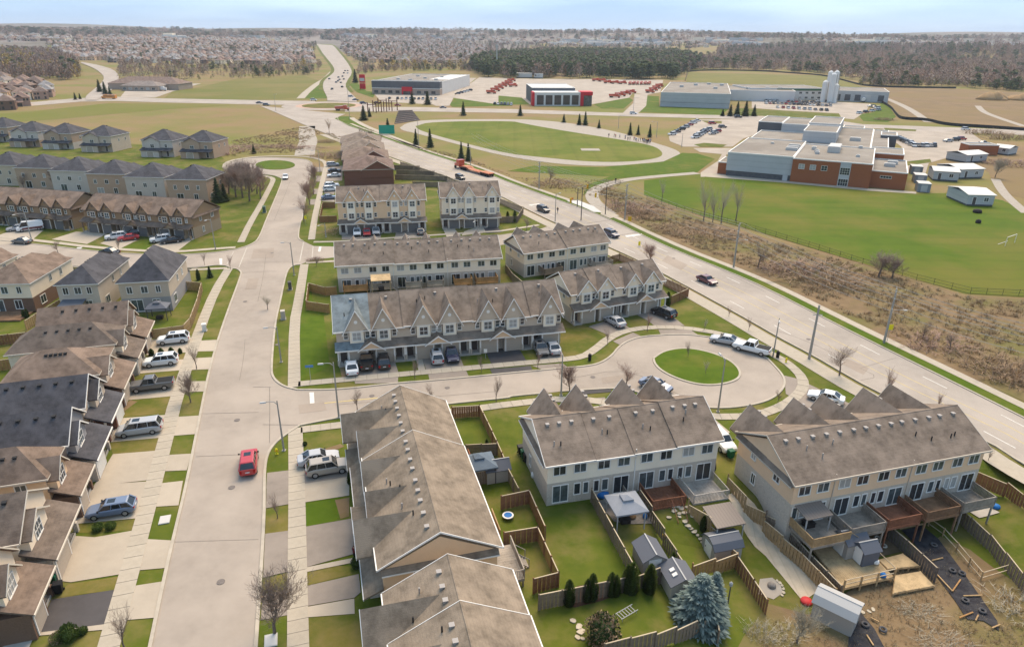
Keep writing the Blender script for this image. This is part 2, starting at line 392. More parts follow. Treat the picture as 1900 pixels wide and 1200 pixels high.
# roads leaving the roundabout
def road_px(name, a, b, z, m): return sheet(name, a + b[::-1], z, m)
road_px('far_street', [(640, 200), (760, 199), (950, 203), (1150, 210), (1420, 216), (1540, 222), (1600, 231), (1773, 237), (1990, 246)], [(640, 208), (760, 207), (950, 210), (1190, 217), (1420, 223), (1540, 229), (1600, 238), (1773, 245), (1990, 256)], 0.085, M_ART)
road_px('west_road', [(585, 188), (480, 186.5), (300, 183), (215, 180), (140, 183), (60, 190), (-60, 196)], [(585, 196), (480, 194.5), (300, 190.5), (215, 188), (150, 189), (60, 197), (-60, 205)], 0.085, M_ART)
LONG_L = [(607.7, 188), (607.7, 181.6), (600, 168), (599, 158), (602, 149), (617, 138), (621.6, 131), (616.5, 121), (606, 108), (596, 96), (585, 82)]
LONG_R = [(662, 190), (662, 183), (648, 172), (640, 161), (645, 149), (653, 138), (652, 129), (644, 116), (636, 106), (627, 96), (611, 83)]
def ribbon(name, A, B, z, m, n=60):
    a = smooth_line(GG(A), 1); b = smooth_line(GG(B), 1)
    la = midline(a, a, 0, n); lb = midline(b, b, 0, n); mb = MB()
    for p, q in zip(la, lb):
        h = max(hz(*p), hz(*q)) + z; mb.v += [(p.x, p.y, h), (q.x, q.y, h)]
    for i in range(n): mb.f.append((2 * i, 2 * i + 1, 2 * i + 3, 2 * i + 2)); mb.m.append(0)
    return kind(mb.build(name, m), 'structure')
ribbon('hill_road', LONG_L, LONG_R, 0.35, M_ART)
ribbon('verge', [(p[0] - 9 + (190 - p[1]) * 0.05, p[1]) for p in LONG_L[2:]], [(p[0] + 9 - (190 - p[1]) * 0.05, p[1]) for p in LONG_R[2:]], 0.2, M_LAWN)
ribbon('curving_road', [(160, 187), (158, 180), (176, 166), (193, 150), (192, 140), (176, 128), (150, 118)], [(180, 187), (196, 176), (218, 160), (222, 143), (212, 131), (186, 122), (152, 116)], 0.4, M_ART, 30)
# street furniture of the ground: kerbs
def kerb(px, d=0.3): strip('kerb', resample(smooth_line(GG(px), 2), 3), -d / 2, d / 2, 0.17, M_KERB, 0.14)
kerb(R1R); kerb(R1R2); kerb(R1R3[:8]); kerb(R1R3[8:]); kerb(T('E', (740, 1188)) + R1L); kerb(R1L2)
kerb(CR_N); kerb(CR_S[:-1] + [R1R[-1]]); kerb(WST_N); kerb(WST_S)
strip('kerb', resample(ART_N, 4), -0.02, 0.25, 0.18, M_KERB, 0.14); strip('kerb', resample(ART_F, 4), -0.25, 0.02, 0.18, M_KERB, 0.14)
# pavements of separate slabs
M_JOINT = mat('joint_sand', (0.27, 0.23, 0.18), rough=0.95)
SLABS = [0]
def pavement(line, w0, w1, slabs=True, name='pavement', maxd=118):
    line = resample(line, 1.5)
    base = strip(name, line, w0, w1, 0.085, M_JOINT if slabs else M_WALK)
    if not slabs: return base
    a = offset(line, w0); b = offset(line, w1); g = 0.02; rest = MB()
    for i in range(len(line) - 1):
        c = (line[i] + line[i + 1]) / 2
        q = [a[i].lerp(a[i + 1], g), a[i].lerp(a[i + 1], 1 - g), b[i].lerp(b[i + 1], 1 - g), b[i].lerp(b[i + 1], g)]
        if w1 < w0: q = q[::-1]
        o = q[0]; h = hz(*c)
        if c.length < maxd and SLABS[0] < 420 and -0.85 < c.x / max(1, c.y) < 0.85 and c.y > 36:
            mb = MB(); mb.prism([(p.x - o.x, p.y - o.y) for p in q], 0, 0.035); mb.build('slab', M_WALK, base, (o.x, o.y, h + 0.075)); SLABS[0] += 1
        else: rest.prism([(p.x, p.y) for p in q], h + 0.075, h + 0.11)
    if rest.v: kind(rest.build('far_slabs', M_WALK, base), 'stuff')
    return base
SW_R = smooth_line(GG([(556, 1300), (553, 1200), (551, 900), (548, 795)]), 1); pavement(SW_R, 0.85, -0.85)
pavement(smooth_line(GG([(546, 719), (546, 600), (554, 560), (565, 491)]), 1), 0.85, -0.85)
pavement(smooth_line(GG([(578, 445), (583, 410), (592, 367), (602, 321), (606, 307), (600, 298), (577, 292), (539, 289.5), (488, 290.5), (457, 293), (425, 299), (415, 308), (423, 318)]), 1), 0.8, -0.8, maxd=150)
pavement(smooth_line(GG([(165, 1330), (202, 1200), (268, 963), (308, 815), (328, 736), (371, 610), (399, 540), (425, 498)]), 1), 0.85, -0.85)
pavement(smooth_line(GG([(447, 450), (463, 416), (486, 377), (506, 338), (507, 332), (498, 328), (478, 326), (430, 324)]), 1), 0.8, -0.8, maxd=150)
pavement(smooth_line(GG([(553, 713), (722, 697), (950, 676), (1041, 668), (1081, 663), (1104, 649), (1129, 628), (1157, 615), (1203, 607.5), (1267, 608), (1343, 620), (1393, 639), (1444, 663), (1469, 680), (1489, 701), (1491, 721), (1469, 744), (1434, 762), (1394, 773), (1318, 774), (1200, 758), (1058, 738), (940, 751), (897, 757), (720, 780), (632, 789), (558, 798)]), 1), 0.75, -0.75)
strip('pavement', resample(smooth_line(GG([(437, 459.5), (400, 462), (323, 468), (250, 465), (170, 459), (90, 449), (-60, 433)]), 1), 3), 0.75, -0.75, 0.1, M_WALK)
strip('pavement', smooth_line(GG([(421, 498), (380, 500), (330, 502)]), 1), 0.6, -0.6, 0.1, M_WALK)
strip('pavement', GG([(582, 449.5), (621, 449), (800, 437), (930, 429), (1000, 418)]), 0.6, -0.6, 0.1, M_WALK)
strip('pavement', GG([(568, 488), (621, 485)]), 0.6, -0.6, 0.1, M_WALK)
strip('multi_use_path', resample(ART_N[1:-6], 4), 0.9, 3.9, 0.1, M_WALK)
strip('pavement', resample(ART_F[2:-4], 4), -3.9, -2.3, 0.1, M_WALK)
strip('verge', resample(ART_F[2:-4], 4), -2.3, -0.25, 0.06, M_LAWN2)
# painted markings
def mark(px, m=M_WHITE, z=0.08, name='road_marking'): return sheet(name, px, z, m)
mark(T('B2', (412, 510), (445, 508), (450, 596), (418, 598)))
mark(T('F', (1520, 380), (1558, 382), (1540, 455), (1505, 455)))
mark(T('F', (55, 555), (98, 555), (98, 645), (62, 645)))
mark(T('B2', (450, 592), (930, 545), (930, 551), (450, 598)), M_YELLOW)
for a in ([(262, 450), (272, 450), (175, 640), (160, 640)], [(455, 390), (470, 390), (350, 685), (335, 685)], [(1285, 320), (1300, 320), (1245, 600), (1228, 600)], [(1425, 375), (1440, 375), (1425, 560), (1410, 560)]): mark(T('F', *a), M_FAINT)
mark(T('GT', (650, 320), (800, 300), (800, 312), (655, 332))); mark(T('C1', (870, 545), (990, 530), (1000, 540), (880, 556)))
# tar seams and patches on the carriageways
def seam(px, wd=0.06): strip('tar_seam', smooth_line(GG(px), 1), -wd / 2, wd / 2, 0.083, M_CRACK)
seam(T('B2', (120, 470), (122, 640), (120, 880))); seam(T('B2', (70, 745), (340, 748))); seam(T('B2', (0, 470), (130, 470)))
seam(T('A2', (1480, 665), (1900, 655)), 0.05); seam(T('F', (380, 765), (900, 740)), 0.06); seam(T('F', (480, 610), (1200, 610)), 0.06); seam(T('F', (620, 1188), (700, 830), (740, 500)), 0.05)
seam(T('D2', (100, 60), (300, 130), (470, 210)), 0.08); seam(T('D2', (690, 330), (830, 395), (700, 420)), 0.08); seam(T('D2', (1640, 880), (1900, 1000)), 0.1); seam(T('D2', (700, 330), (960, 255)), 0.06)
seam(T('A2', (1800, 120), (1790, 260), (1760, 420)), 0.04); seam(T('C1', (590, 455), (800, 425)), 0.25); seam(T('C1', (820, 545), (960, 520)), 0.2)

# patches and manholes
M_PATCH = asphalt('asphalt_patch', (0.312, 0.256, 0.203), 0.86); M_PATCH2 = asphalt('pale_patch', (0.356, 0.292, 0.232), 0.9); M_IRON = mat('cast_iron', (0.14, 0.12, 0.105), (0.2, 0.17, 0.15), 6, 0.7)
for q in (T('B2', (330, 600), (520, 580), (540, 640), (340, 665)), T('F', (560, 420), (860, 400), (850, 540), (520, 560)), T('F', (480, 850), (640, 840), (600, 1000), (430, 1010)), T('K', (300, 560), (520, 530), (540, 570), (310, 605)), T('D2', (600, 260), (760, 330), (720, 380), (560, 300)), T('C1', (1180, 690), (1330, 760), (1280, 800), (1140, 730))): sheet('asphalt_patch', q, 0.081 + 0.002 * rnd(), M_PATCH if rnd() < 0.6 else M_PATCH2)
for q in ((440, 780), (430, 905), (515, 640), (690, 735), (1100, 700), (505, 470), (455, 560), (410, 1080), (830, 720), (1250, 480), (1500, 630), (545, 380)):
    p = G(*q); kind(MB().lathe([(0.36, 0.0), (0.36, 0.012), (0.05, 0.016)], 14).build('manhole_cover', M_IRON, None, (p.x, p.y, 0.085)), 'structure')
seam(T('A3', (1250, 420), (1900, 400)), 0.03); seam(T('A2', (1440, 980), (1880, 960)), 0.04); seam(T('K', (100, 560), (420, 500), (640, 560), (900, 700)), 0.05); seam(T('E', (860, 1188), (980, 900), (1100, 600)), 0.06); seam(T('B2', (600, 600), (1100, 560), (1800, 500)), 0.05); seam(T('C1', (300, 200), (700, 400), (1100, 560), (1500, 760), (1900, 960)), 0.07)
# ================================================================ house kit
def shingle(name, c):
    c = (c[0] * 0.80, c[1] * 0.785, c[2] * 0.765)
    return mat(name, c, tuple(v * 0.62 for v in c), 1.6, 0.95, 9, c3=tuple(v * 1.22 for v in c), scale3=0.5, bump=0.5, bscale=9, spec=0.15, rand=0.03, thr=(0.34, 0.68), stripe=('Z', 7.5, 0.10))
M_SH_TAUPE = shingle('taupe_shingles', (0.262, 0.207, 0.162)); M_SH_TAN = shingle('tan_shingles', (0.30, 0.24, 0.178)); M_SH_GREY = shingle('charcoal_shingles', (0.098, 0.096, 0.105))
M_SH_BROWN = shingle('brown_shingles', (0.245, 0.18, 0.138)); M_SH_BLUE = shingle('slate_blue_shingles', (0.25, 0.29, 0.30)); M_SH_MID = shingle('warm_grey_shingles', (0.17, 0.145, 0.125))
M_SH_RED = shingle('reddish_shingles', (0.22, 0.155, 0.125)); M_SH_DK = shingle('dark_brown_shingles', (0.20, 0.158, 0.128))
def siding(name, c):
    c = (min(0.9, c[0] * 1.04), c[1] * 0.955, c[2] * 0.86)
    return mat(name, c, tuple(v * 0.93 for v in c), 0.6, 0.75, 4, stripe=('Z', 8, 0.10), rand=0.0)
M_SD_WHITE = siding('ivory_siding', (0.88, 0.815, 0.70)); M_SD_BEIGE = siding('beige_siding', (0.76, 0.575, 0.405)); M_SD_TAN = siding('tan_siding', (0.74, 0.56, 0.385)); M_SD_GREY = siding('grey_siding', (0.52, 0.48, 0.425))
M_SD_BROWN = siding('brown_siding', (0.30, 0.215, 0.14)); M_SD_CREAM = siding('cream_siding', (0.82, 0.735, 0.60)); M_SD_BLUE = siding('slate_siding', (0.33, 0.335, 0.355)); M_SD_STONEGREY = siding('warm_grey_siding', (0.54, 0.475, 0.395))
def brick(name, c): return mat(name, c, tuple(v * 0.72 for v in c), 6, 0.9, 3, c3=tuple(v * 0.88 for v in c), scale3=1.0, stripe=('Z', 9, 0.16), bump=0.3, bscale=12)
M_STONE = brick('grey_stone', (0.60, 0.52, 0.425)); M_STONE_T = brick('tan_stone', (0.40, 0.30, 0.20)); M_BRICK = brick('red_brown_brick', (0.22, 0.10, 0.065)); M_BRICK_DK = brick('brown_brick', (0.205, 0.125, 0.085)); M_BRICK_R = brick('orange_red_brick', (0.36, 0.125, 0.055))
M_CONC = mat('foundation_concrete', (0.42, 0.385, 0.335), (0.36, 0.33, 0.29), 1.0, 0.9)
M_TRIM = mat('white_trim', (0.80, 0.76, 0.69), (0.74, 0.70, 0.63), 0.7, 0.6); M_TRIM_T = mat('beige_trim', (0.52, 0.45, 0.36), rough=0.7); M_TRIM_D = mat('dark_trim', (0.10, 0.09, 0.085), rough=0.7)
M_GLASS = mat('window_glass', (0.03, 0.035, 0.04), rough=0.08, spec=0.7); M_GLASS2 = mat('window_glass_reflecting', (0.10, 0.125, 0.13), (0.04, 0.05, 0.05), 0.9, 0.12, spec=0.7); M_CURT = mat('window_with_blind', (0.40, 0.38, 0.34), (0.33, 0.32, 0.29), 3, 0.3)
M_GAR_G = mat('grey_garage_door', (0.30, 0.285, 0.265), rough=0.6); M_GAR_T = mat('tan_garage_door', (0.42, 0.35, 0.275), rough=0.6); M_GAR_W = mat('white_garage_door', (0.62, 0.6, 0.55), rough=0.6); M_DOOR = mat('dark_front_door', (0.09, 0.075, 0.07), rough=0.5); M_GAR_D = mat('charcoal_garage_door', (0.15, 0.145, 0.14), rough=0.6)
M_VENT = mat('galvanised_vent', (0.34, 0.31, 0.28), rough=0.6); M_VENT_D = mat('black_vent', (0.03, 0.03, 0.03), rough=0.7)
PANES = [M_GLASS, M_GLASS, M_GLASS2, M_GLASS2, M_CURT]
FR = dict(F=0.0, B=math.pi, L=-math.pi / 2, R=math.pi / 2)
def win_meshes(w_, h, nv, nh, d):
    f = MB(); t = 0.09
    f.box(-w_ / 2 - t, w_ / 2 + t, -d, 0.0, h, h + t); f.box(-w_ / 2 - t, w_ / 2 + t, -d - 0.03, 0.0, -t, 0)
    f.box(-w_ / 2 - t, -w_ / 2, -d, 0.0, 0, h); f.box(w_ / 2, w_ / 2 + t, -d, 0.0, 0, h)
    for i in range(1, nv): x = -w_ / 2 + w_ * i / nv; f.box(x - 0.03, x + 0.03, -d * 0.8, 0.0, 0, h)
    for i in range(1, nh): z = h * i / nh; f.box(-w_ / 2, w_ / 2, -d * 0.75, 0.0, z - 0.025, z + 0.025)
    g = MB(); g.box(-w_ / 2, w_ / 2, -0.02, 0.01, 0, h)
    return f, g
def win(par, face, x, y, z, w_, h, nv=2, nh=1, frame=None, pane=None, name='window'):
    """window set on a wall: frame part with its pane as a sub-part"""
    frame = frame or M_TRIM
    f, g = cached(('win', round(w_, 2), round(h, 2), nv, nh), lambda: tuple(q.mesh(n, M_TRIM) for q, n in zip(win_meshes(w_, h, nv, nh, 0.07), ('window', 'pane'))))
    o = place(name, f, par, (x, y, z), FR[face] if isinstance(face, str) else face, mt=frame)
    if not (par.parent and par.parent.parent): place('pane', g, o, mt=pane or random.choice(PANES))
    return o
def garage(par, face, x, y, z, w_, h, m):
    def mk():
        b = MB(); n = 4
        for i in range(n): b.box(-w_ / 2, w_ / 2, -0.06, 0, h * i / n + 0.02, h * (i + 1) / n - 0.01)
        b.box(-w_ / 2, w_ / 2, -0.03, 0.0, 0, h); return b.mesh('garage_door', M_TRIM)
    o = place('garage_door', cached(('gar', w_, h), mk), par, (x, y, z), FR[face], mt=m)
    def tr():
        b = MB(); t = 0.12; b.box(-w_ / 2 - t, w_ / 2 + t, -0.08, 0, h, h + t); b.box(-w_ / 2 - t, -w_ / 2, -0.08, 0, 0, h); b.box(w_ / 2, w_ / 2 + t, -0.08, 0, 0, h); return b.mesh('door_frame', M_TRIM)
    place('door_frame', cached(('gart', w_, h), tr), o); return o
def door(par, face, x, y, z, m=None, w_=0.95, h=2.1):
    def mk():
        b = MB(); b.box(-w_ / 2, w_ / 2, -0.05, 0, 0, h); b.box(-w_ / 2 - 0.1, -w_ / 2, -0.08, 0, 0, h + 0.1, 1); b.box(w_ / 2, w_ / 2 + 0.1, -0.08, 0, 0, h + 0.1, 1); b.box(-w_ / 2, w_ / 2, -0.08, 0, h, h + 0.1, 1); return b.mesh('front_door', [M_DOOR, M_TRIM])
    o = place('front_door', cached(('door', w_, h), mk), par, (x, y, z), FR[face], mt=m)
    def kn(): b = MB(); b.tube((w_ * 0.38, -0.05, 1.0), (w_ * 0.38, -0.13, 1.0), 0.04, 0.04, 6); return b.mesh('handle', M_VENT)
    place('handle', cached(('kn', w_), kn), o); return o
def chevron(mb, axis, a0, a1, c, half, ze, zr, oh, th=0.16, m=0):
    """gable roof: ridge along axis ('x' or 'y') from a0 to a1, centred on c in the other direction"""
    s = (zr - ze) / half; hw = half + oh; zl = ze - oh * s
    pr = [(c - hw, zl), (c, zr), (c + hw, zl), (c + hw, zl - th), (c, zr - th * 1.15), (c - hw, zl - th)]
    if axis == 'x': mb.extr([(a0, p, q) for p, q in reversed(pr)], (a1 - a0, 0, 0), m)
    else: mb.extr([(p, a0, q) for p, q in pr], (0, a1 - a0, 0), m)
def rake(mb, axis, at, c, half, ze, zr, oh, wd=0.15, t=0.05, m=0):
    """pale boards along a gable edge"""
    s = (zr - ze) / half; hw = half + oh + 0.02; zl = ze - oh * s
    pr = [(c - hw, zl + 0.02), (c, zr + 0.03), (c + hw, zl + 0.02), (c + hw, zl + 0.02 - wd), (c, zr + 0.03 - wd * 1.15), (c - hw, zl + 0.02 - wd)]
    if axis == 'x': mb.extr([(at, p, q) for p, q in reversed(pr)], (t, 0, 0), m)
    else: mb.extr([(p, at, q) for p, q in pr], (0, t, 0), m)
def pent_wall(mb, axis, a0, a1, c, half, z0, ze, zr, m=0):
    pr = [(c - half, z0), (c + half, z0), (c + half, ze), (c, zr), (c - half, ze)]
    if axis == 'x': mb.extr([(a0, p, q) for p, q in reversed(pr)], (a1 - a0, 0, 0), m)
    else: mb.extr([(p, a0, q) for p, q in reversed(pr)], (0, a1 - a0, 0), m)
def hip_roof(mb, x0, x1, y0, y1, ze, zr, oh=0.35, m=0, fm=1, run=None):
    x0 -= oh; x1 += oh; y0 -= oh; y1 += oh; W_, D_ = x1 - x0, y1 - y0
    r = min(W_, D_) / 2 if run is None else run; n = len(mb.v)
    if W_ >= D_: a, b = (x0 + r, (y0 + y1) / 2, zr), (x1 - r, (y0 + y1) / 2, zr)
    else: a, b = ((x0 + x1) / 2, y0 + r, zr), ((x0 + x1) / 2, y1 - r, zr)
    c = [(x0, y0, ze), (x1, y0, ze), (x1, y1, ze), (x0, y1, ze)]; l = [(p[0], p[1], ze - 0.16) for p in c]
    if W_ >= D_: fs = [(c[0], c[1], b, a), (c[1], c[2], b), (c[2], c[3], a, b), (c[3], c[0], a)]
    else: fs = [(c[0], c[1], a), (c[1], c[2], b, a), (c[2], c[3], b), (c[3], c[0], a, b)]
    for f in fs: mb.quad(*f, m=m)
    for i in range(4): j = (i + 1) % 4; mb.quad(l[i], l[j], c[j], c[i], m=fm)
    mb.quad(l[3], l[2], l[1], l[0], m=fm)
def root_at(name, label, cat, p0, hx, group=None, z=0.0):
    """a thing whose local +x runs along compass heading hx (degrees right of +Y)"""
    return thing(name, label, cat, (p0[0], p0[1], z), math.radians(90 - hx), group)
VENT = MB().box(-0.16, 0.16, -0.16, 0.16, 0, 0.2).box(-0.2, 0.2, -0.2, 0.2, 0.2, 0.25).mesh('roof_vent', M_VENT)
PIPE = MB().tube((0, 0, -0.1), (0, 0, 0.5), 0.07, 0.07, 6).mesh('vent_pipe', M_VENT_D)
def vents(roof, x0, x1, step, c, half, ze, zr, side, off=0.9, m=None, axis='x'):
    """row of box vents just below a ridge"""
    n = max(1, round((x1 - x0) / step)); z = zr - (zr - ze) * off / half - 0.05
    for i in range(n):
        a = x0 + (i + 0.5) * (x1 - x0) / n + ru(-0.2, 0.2)
        place('roof_vent', VENT, roof, (a, c + side * off, z) if axis == 'x' else (c + side * off, a, z), mt=m)
def pipes(roof, n, x0, x1, c, half, ze, zr, side, m=None):
    for i in range(n):
        o = ru(1.5, half * 0.7); place('vent_pipe', PIPE, roof, (ru(x0, x1), c + side * o, zr - (zr - ze) * o / half), mt=m)
# ---------------------------------------------------------------- row of townhouses
def rowhouse(name, label, p0, hx, L_, D, n, ze=5.5, zr=8.2, wall=None, low=None, roof=None, trim=None, base=-0.1, lowz=2.75, first_roof=None, gable=True, front=True, back=True, gar=None, floors=2, bay=None, gw=1.75, gz=None, gout=0.75, steps=(), ventside=1, baywin=None, ends='LR', group=None, basement=0.0, ventstep=1.6, gxs=None, gouts=None):
    wall = wall or M_SD_WHITE; low = low or M_STONE; roof = roof or M_SH_TAUPE; trim = trim or M_TRIM; gar = gar or M_GAR_G; bay = bay or M_SD_WHITE
    R = root_at(name, label, 'townhouse', p0, hx, group); u = L_ / n; c = D / 2; half = D / 2
    mb = MB(); mb.box(0, L_, 0, D, base - basement, lowz); mb.build('lower_wall', low, R)
    mb = MB(); pent_wall(mb, 'x', 0.0, L_, c, half, lowz, ze - 0.38, zr - 0.5); mb.build('upper_wall', wall, R)
    # main roof, stepped in sections
    cuts = [0.0] + [s[0] for s in steps] + [L_]; dzs = [0.0] + [s[1] for s in steps]
    for k in range(len(cuts) - 1):
        a, b = cuts[k], cuts[k + 1]; dz = dzs[k]
        o0 = 0.35 if k == 0 else (0.25 if dz > dzs[k - 1] else 0.0); o1 = 0.35 if k == len(cuts) - 2 else (0.25 if dz > dzs[k + 1] else 0.0)
        rm = first_roof if (first_roof and k == 0) else roof
        mb = MB(); chevron(mb, 'x', a - o0, b + o1, c, half, ze + dz, zr + dz, 0.4); ro = mb.build('roof', rm, R)
        s = (zr - ze) / half; zl = ze + dz - 0.4 * s
        MB().box(a - o0, b + o1, -0.4 - 0.1, -0.4 - 0.005, zl - 0.17, zl + 0.0).build('gutter', trim, R); MB().box(a - o0, b + o1, D + 0.405, D + 0.5, zl - 0.17, zl + 0.0).build('gutter', trim, R)
        if o0: tr = MB(); rake(tr, 'x', a - o0 - 0.055, c, half, ze + dz, zr + dz, 0.4); tr.build('rake_board', trim if k == 0 or n == 5 else rm, R)
        if o1: tr = MB(); rake(tr, 'x', b + o1 + 0.005, c, half, ze + dz, zr + dz, 0.4); tr.build('rake_board', trim if k == len(cuts) - 2 or n == 5 else rm, R)
        MB().hexa([(a - o0, c - 0.16, zr + dz - 0.14), (b + o1, c - 0.16, zr + dz - 0.14), (b + o1, c + 0.16, zr + dz - 0.14), (a - o0, c + 0.16, zr + dz - 0.14)], [(a - o0, c - 0.03, zr + dz + 0.03), (b + o1, c - 0.03, zr + dz + 0.03), (b + o1, c + 0.03, zr + dz + 0.03), (a - o0, c + 0.03, zr + dz + 0.03)]).build('ridge_cap', rm, ro)
        vents(ro, a + 0.4, b - 0.4, ventstep, c, half, ze + dz, zr + dz, ventside, m=M_VENT)
        pipes(ro, max(1, int((b - a) / 5)), a + 1, b - 1, c, half, ze + dz, zr + dz, ventside); pipes(ro, max(1, int((b - a) / 6)), a + 1, b - 1, c, half, ze + dz, zr + dz, ventside, M_VENT)
    gz = gz or min(zr - 0.15, ze + 2.5)
    for i in range(n):
        sd = 0.60 if i % 2 == 0 else 0.40; gx = (i + sd) * u; dx = (i + (0.17 if i % 2 == 0 else 0.83)) * u
        if gxs: gx = gxs[i]; gout = gouts[i]
        rm = first_roof if (first_roof and i == 0) else roof
        if gable:
            yb = (gz - ze) / (zr - ze) * half + 0.4
            mb = MB(); chevron(mb, 'y', -gout, yb, gx, gw, ze - 0.1, gz, 0.3); gr = mb.build('gable_roof', rm, R)
            mb = MB(); rake(mb, 'y', -gout - 0.055, gx, gw, ze - 0.1, gz, 0.3, 0.22); mb.build('rake_board', trim, gr)
            for q in ((0.5, 1.6) if ventside > 0 else ()):
                place('roof_vent', VENT, gr, (gx - 0.42 * (1 if ventside > 0 else -1), -gout + 0.6 + q, gz - 0.42 * (gz - ze) / gw - 0.02))
            mb = MB(); pent_wall(mb, 'y', -gout + 0.3, 0.3, gx, gw - 0.02, ze - 0.12, ze - 0.1, gz - 0.2); gwl = mb.build('gable_wall', wall, R)
            if front:
                mb = MB(); mb.tube((gx, -gout + 0.3, ze + (gz - ze) * 0.38), (gx, -gout + 0.24, ze + (gz - ze) * 0.38), 0.26, 0.26, 10); mb.build('gable_vent', trim, gwl)
        if front:
            mb = MB(); mb.box(gx - 1.0, gx + 1.0, -0.42, 0.02, 3.1, ze - 0.11); by = mb.build('bay', bay, R)
            z = 3.75
            while z + 1.2 < ze:
                win(by, 'F', gx, -0.42, z, 1.15, 1.2, 2, 2, pane=random.choice(PANES)); z += 2.55
            for q in (-1, 1):
                xx = gx + q * 1.55
                if 0.35 < xx < L_ - 0.35:
                    z = 3.9
                    while z + 1 < ze: win(R, 'F', xx, 0, z, 0.55, 0.95, 1, 2); z += 2.55
            mb = MB(); mb.box(gx - 1.5, gx + 1.5, -1.1, 0.01, base, 2.7); gwall = mb.build('garage_wall', low, R)
            garage(gwall, 'F', gx, -1.1, 0.12, 2.45, 2.15, gar)
            door(R, 'F', dx, 0, 0.35)
            mb = MB(); mb.box(dx - 0.8, dx + 0.8, -1.35, -0.01, base, 0.3); mb.build('porch_step', M_CONC, R)
            for q in (-0.75, 0.75):
                mb = MB(); mb.box(dx + q - 0.16, dx + q + 0.16, -1.35, -1.03, 0.3, 1.1, 1); mb.box(dx + q - 0.09, dx + q + 0.09, -1.28, -1.1, 1.1, 2.62); mb.build('porch_column', [trim, low], R)
            mb = MB(); x0, x1 = i * u - (0.3 if i == 0 else 0), (i + 1) * u + (0.3 if i == n - 1 else 0)
            mb.extr([(x0, -1.65, 2.62), (x0, -1.65, 2.78), (x0, 0.0, 3.5), (x0, 0.0, 3.3)], (x1 - x0 - 0.004, 0, 0)); pr = mb.build('porch_roof', rm, R)
            mb = MB(); mb.box(x0, x1 - 0.004, -1.73, -1.655, 2.6, 2.77); mb.build('gutter', trim, pr)
            if i % 2 == 0 and i < n - 1:
                gc = (i + 1) * u; mb = MB(); chevron(mb, 'y', -1.95, -0.1, gc, 1.75, 2.75, 3.95, 0.25, 0.12); pg = mb.build('portico_roof', roof, R)
                mb = MB(); rake(mb, 'y', -2.005, gc, 1.75, 2.75, 3.95, 0.25, 0.18); mb.build('rake_board', trim, pg)
                mb = MB(); pent_wall(mb, 'y', -1.7, -0.3, gc, 1.72, 2.72, 2.74, 3.82); mb.build('portico_gable', M_SD_TAN if wall is not M_SD_BROWN else M_STONE_T, R)
        if back:
            for q in (0.27, 0.73): win(R, 'B', (i + q) * u, D, 3.7, 1.25, 1.0, 2, 1)
            xx = (i + (0.3 if i % 2 == 0 else 0.7)) * u
            win(R, 'B', xx, D, 0.35, 1.6, 2.0, 2, 1, name='patio_door'); win(R, 'B', (i + (0.68 if i % 2 == 0 else 0.32)) * u, D, 1.0, 0.62, 1.3, 1, 1)
            win(R, 'B', (i + (0.88 if i % 2 == 0 else 0.12)) * u, D, 1.0, 0.5, 1.3, 1, 1)
            if basement: win(R, 'B', xx, D, -basement + 0.2, 1.6, 2.0, 2, 1, name='patio_door')
        if i and back and i % 2 == 0:
            mb = MB(); mb.box(i * u - 0.05, i * u + 0.05, D, D + 0.08, 0, ze); mb.build('downpipe', trim, R)
    for e, x in (('L', 0), ('R', L_)):
        if e in ends:
            for yy, z, ww, hh in ((D * 0.3, 3.8, 0.7, 1.0), (D * 0.72, 3.7, 0.9, 1.1), (D * 0.35, 1.0, 0.6, 1.2)): win(R, e, x, yy, z, ww, hh, 2, 1)
            mb = MB(); xo = -0.14 if e == 'L' else L_ - 0.3
            sgn = -1 if e == 'L' else 1
            mb.extr([(x, -0.1, ze - 0.55), (x + sgn * 0.45, -0.1, ze - 0.65), (x, -0.1, ze - 0.25)][::sgn], (0, D + 0.2, 0)); mb.build('skirt_roof', roof, R)
            mb = MB(); mb.box(min(x + sgn * 0.45, x + sgn * 0.5), max(x + sgn * 0.45, x + sgn * 0.5), -0.1, D + 0.1, ze - 0.74, ze - 0.62); mb.build('rake_board', trim, R)
    return R
GRP = 'townhouse rows of the crescent'
TA = rowhouse('townhouse_row', 'front-facing townhouse row of seven steep gables with one slate-blue end roof', (-25.6, 90.8), 76.5, 34.2, 10.5, 7, zr=8.9, wall=M_SD_STONEGREY, low=M_STONE, roof=M_SH_TAUPE, gar=M_GAR_T, first_roof=M_SH_BLUE, steps=((5.0, 0.0), (10, 0.12), (20, 0.0), (29.5, 0.12)), back=False, ventside=-1, gz=8.6, gout=0.9, ends='LR', group=GRP, ventstep=50)
TB = rowhouse('townhouse_row', 'long ivory townhouse row with timber decks, behind the seven-gable row', (-4.4, 137.2), 258.3, 31, 10, 6, zr=8.4, wall=M_SD_WHITE, low=M_STONE, steps=((10.3, -0.1), (20.6, 0.05)), front=False, group=GRP, ventstep=1.9)
TC = rowhouse('townhouse_row', 'ivory grey townhouse row seen from its rear left corner near the arterial', (16.3, 147.0), 245.3, 19.6, 9.2, 4, zr=7.9, wall=M_SD_CREAM, low=M_STONE, steps=((9.8, -0.12),), front=False, group=GRP, ventstep=1.9)
TD = rowhouse('townhouse_row', 'four-gable townhouse row with white bays at the head of the crescent', (9.9, 107.0), 66.5, 18.3, 8.6, 4, zr=7.9, gz=7.6, wall=M_SD_CREAM, low=M_STONE, gar=M_GAR_T, steps=((4.6, 0.1), (9.2, 0.0), (13.8, 0.1)), back=False, ventside=-1, group=GRP, ventstep=50)
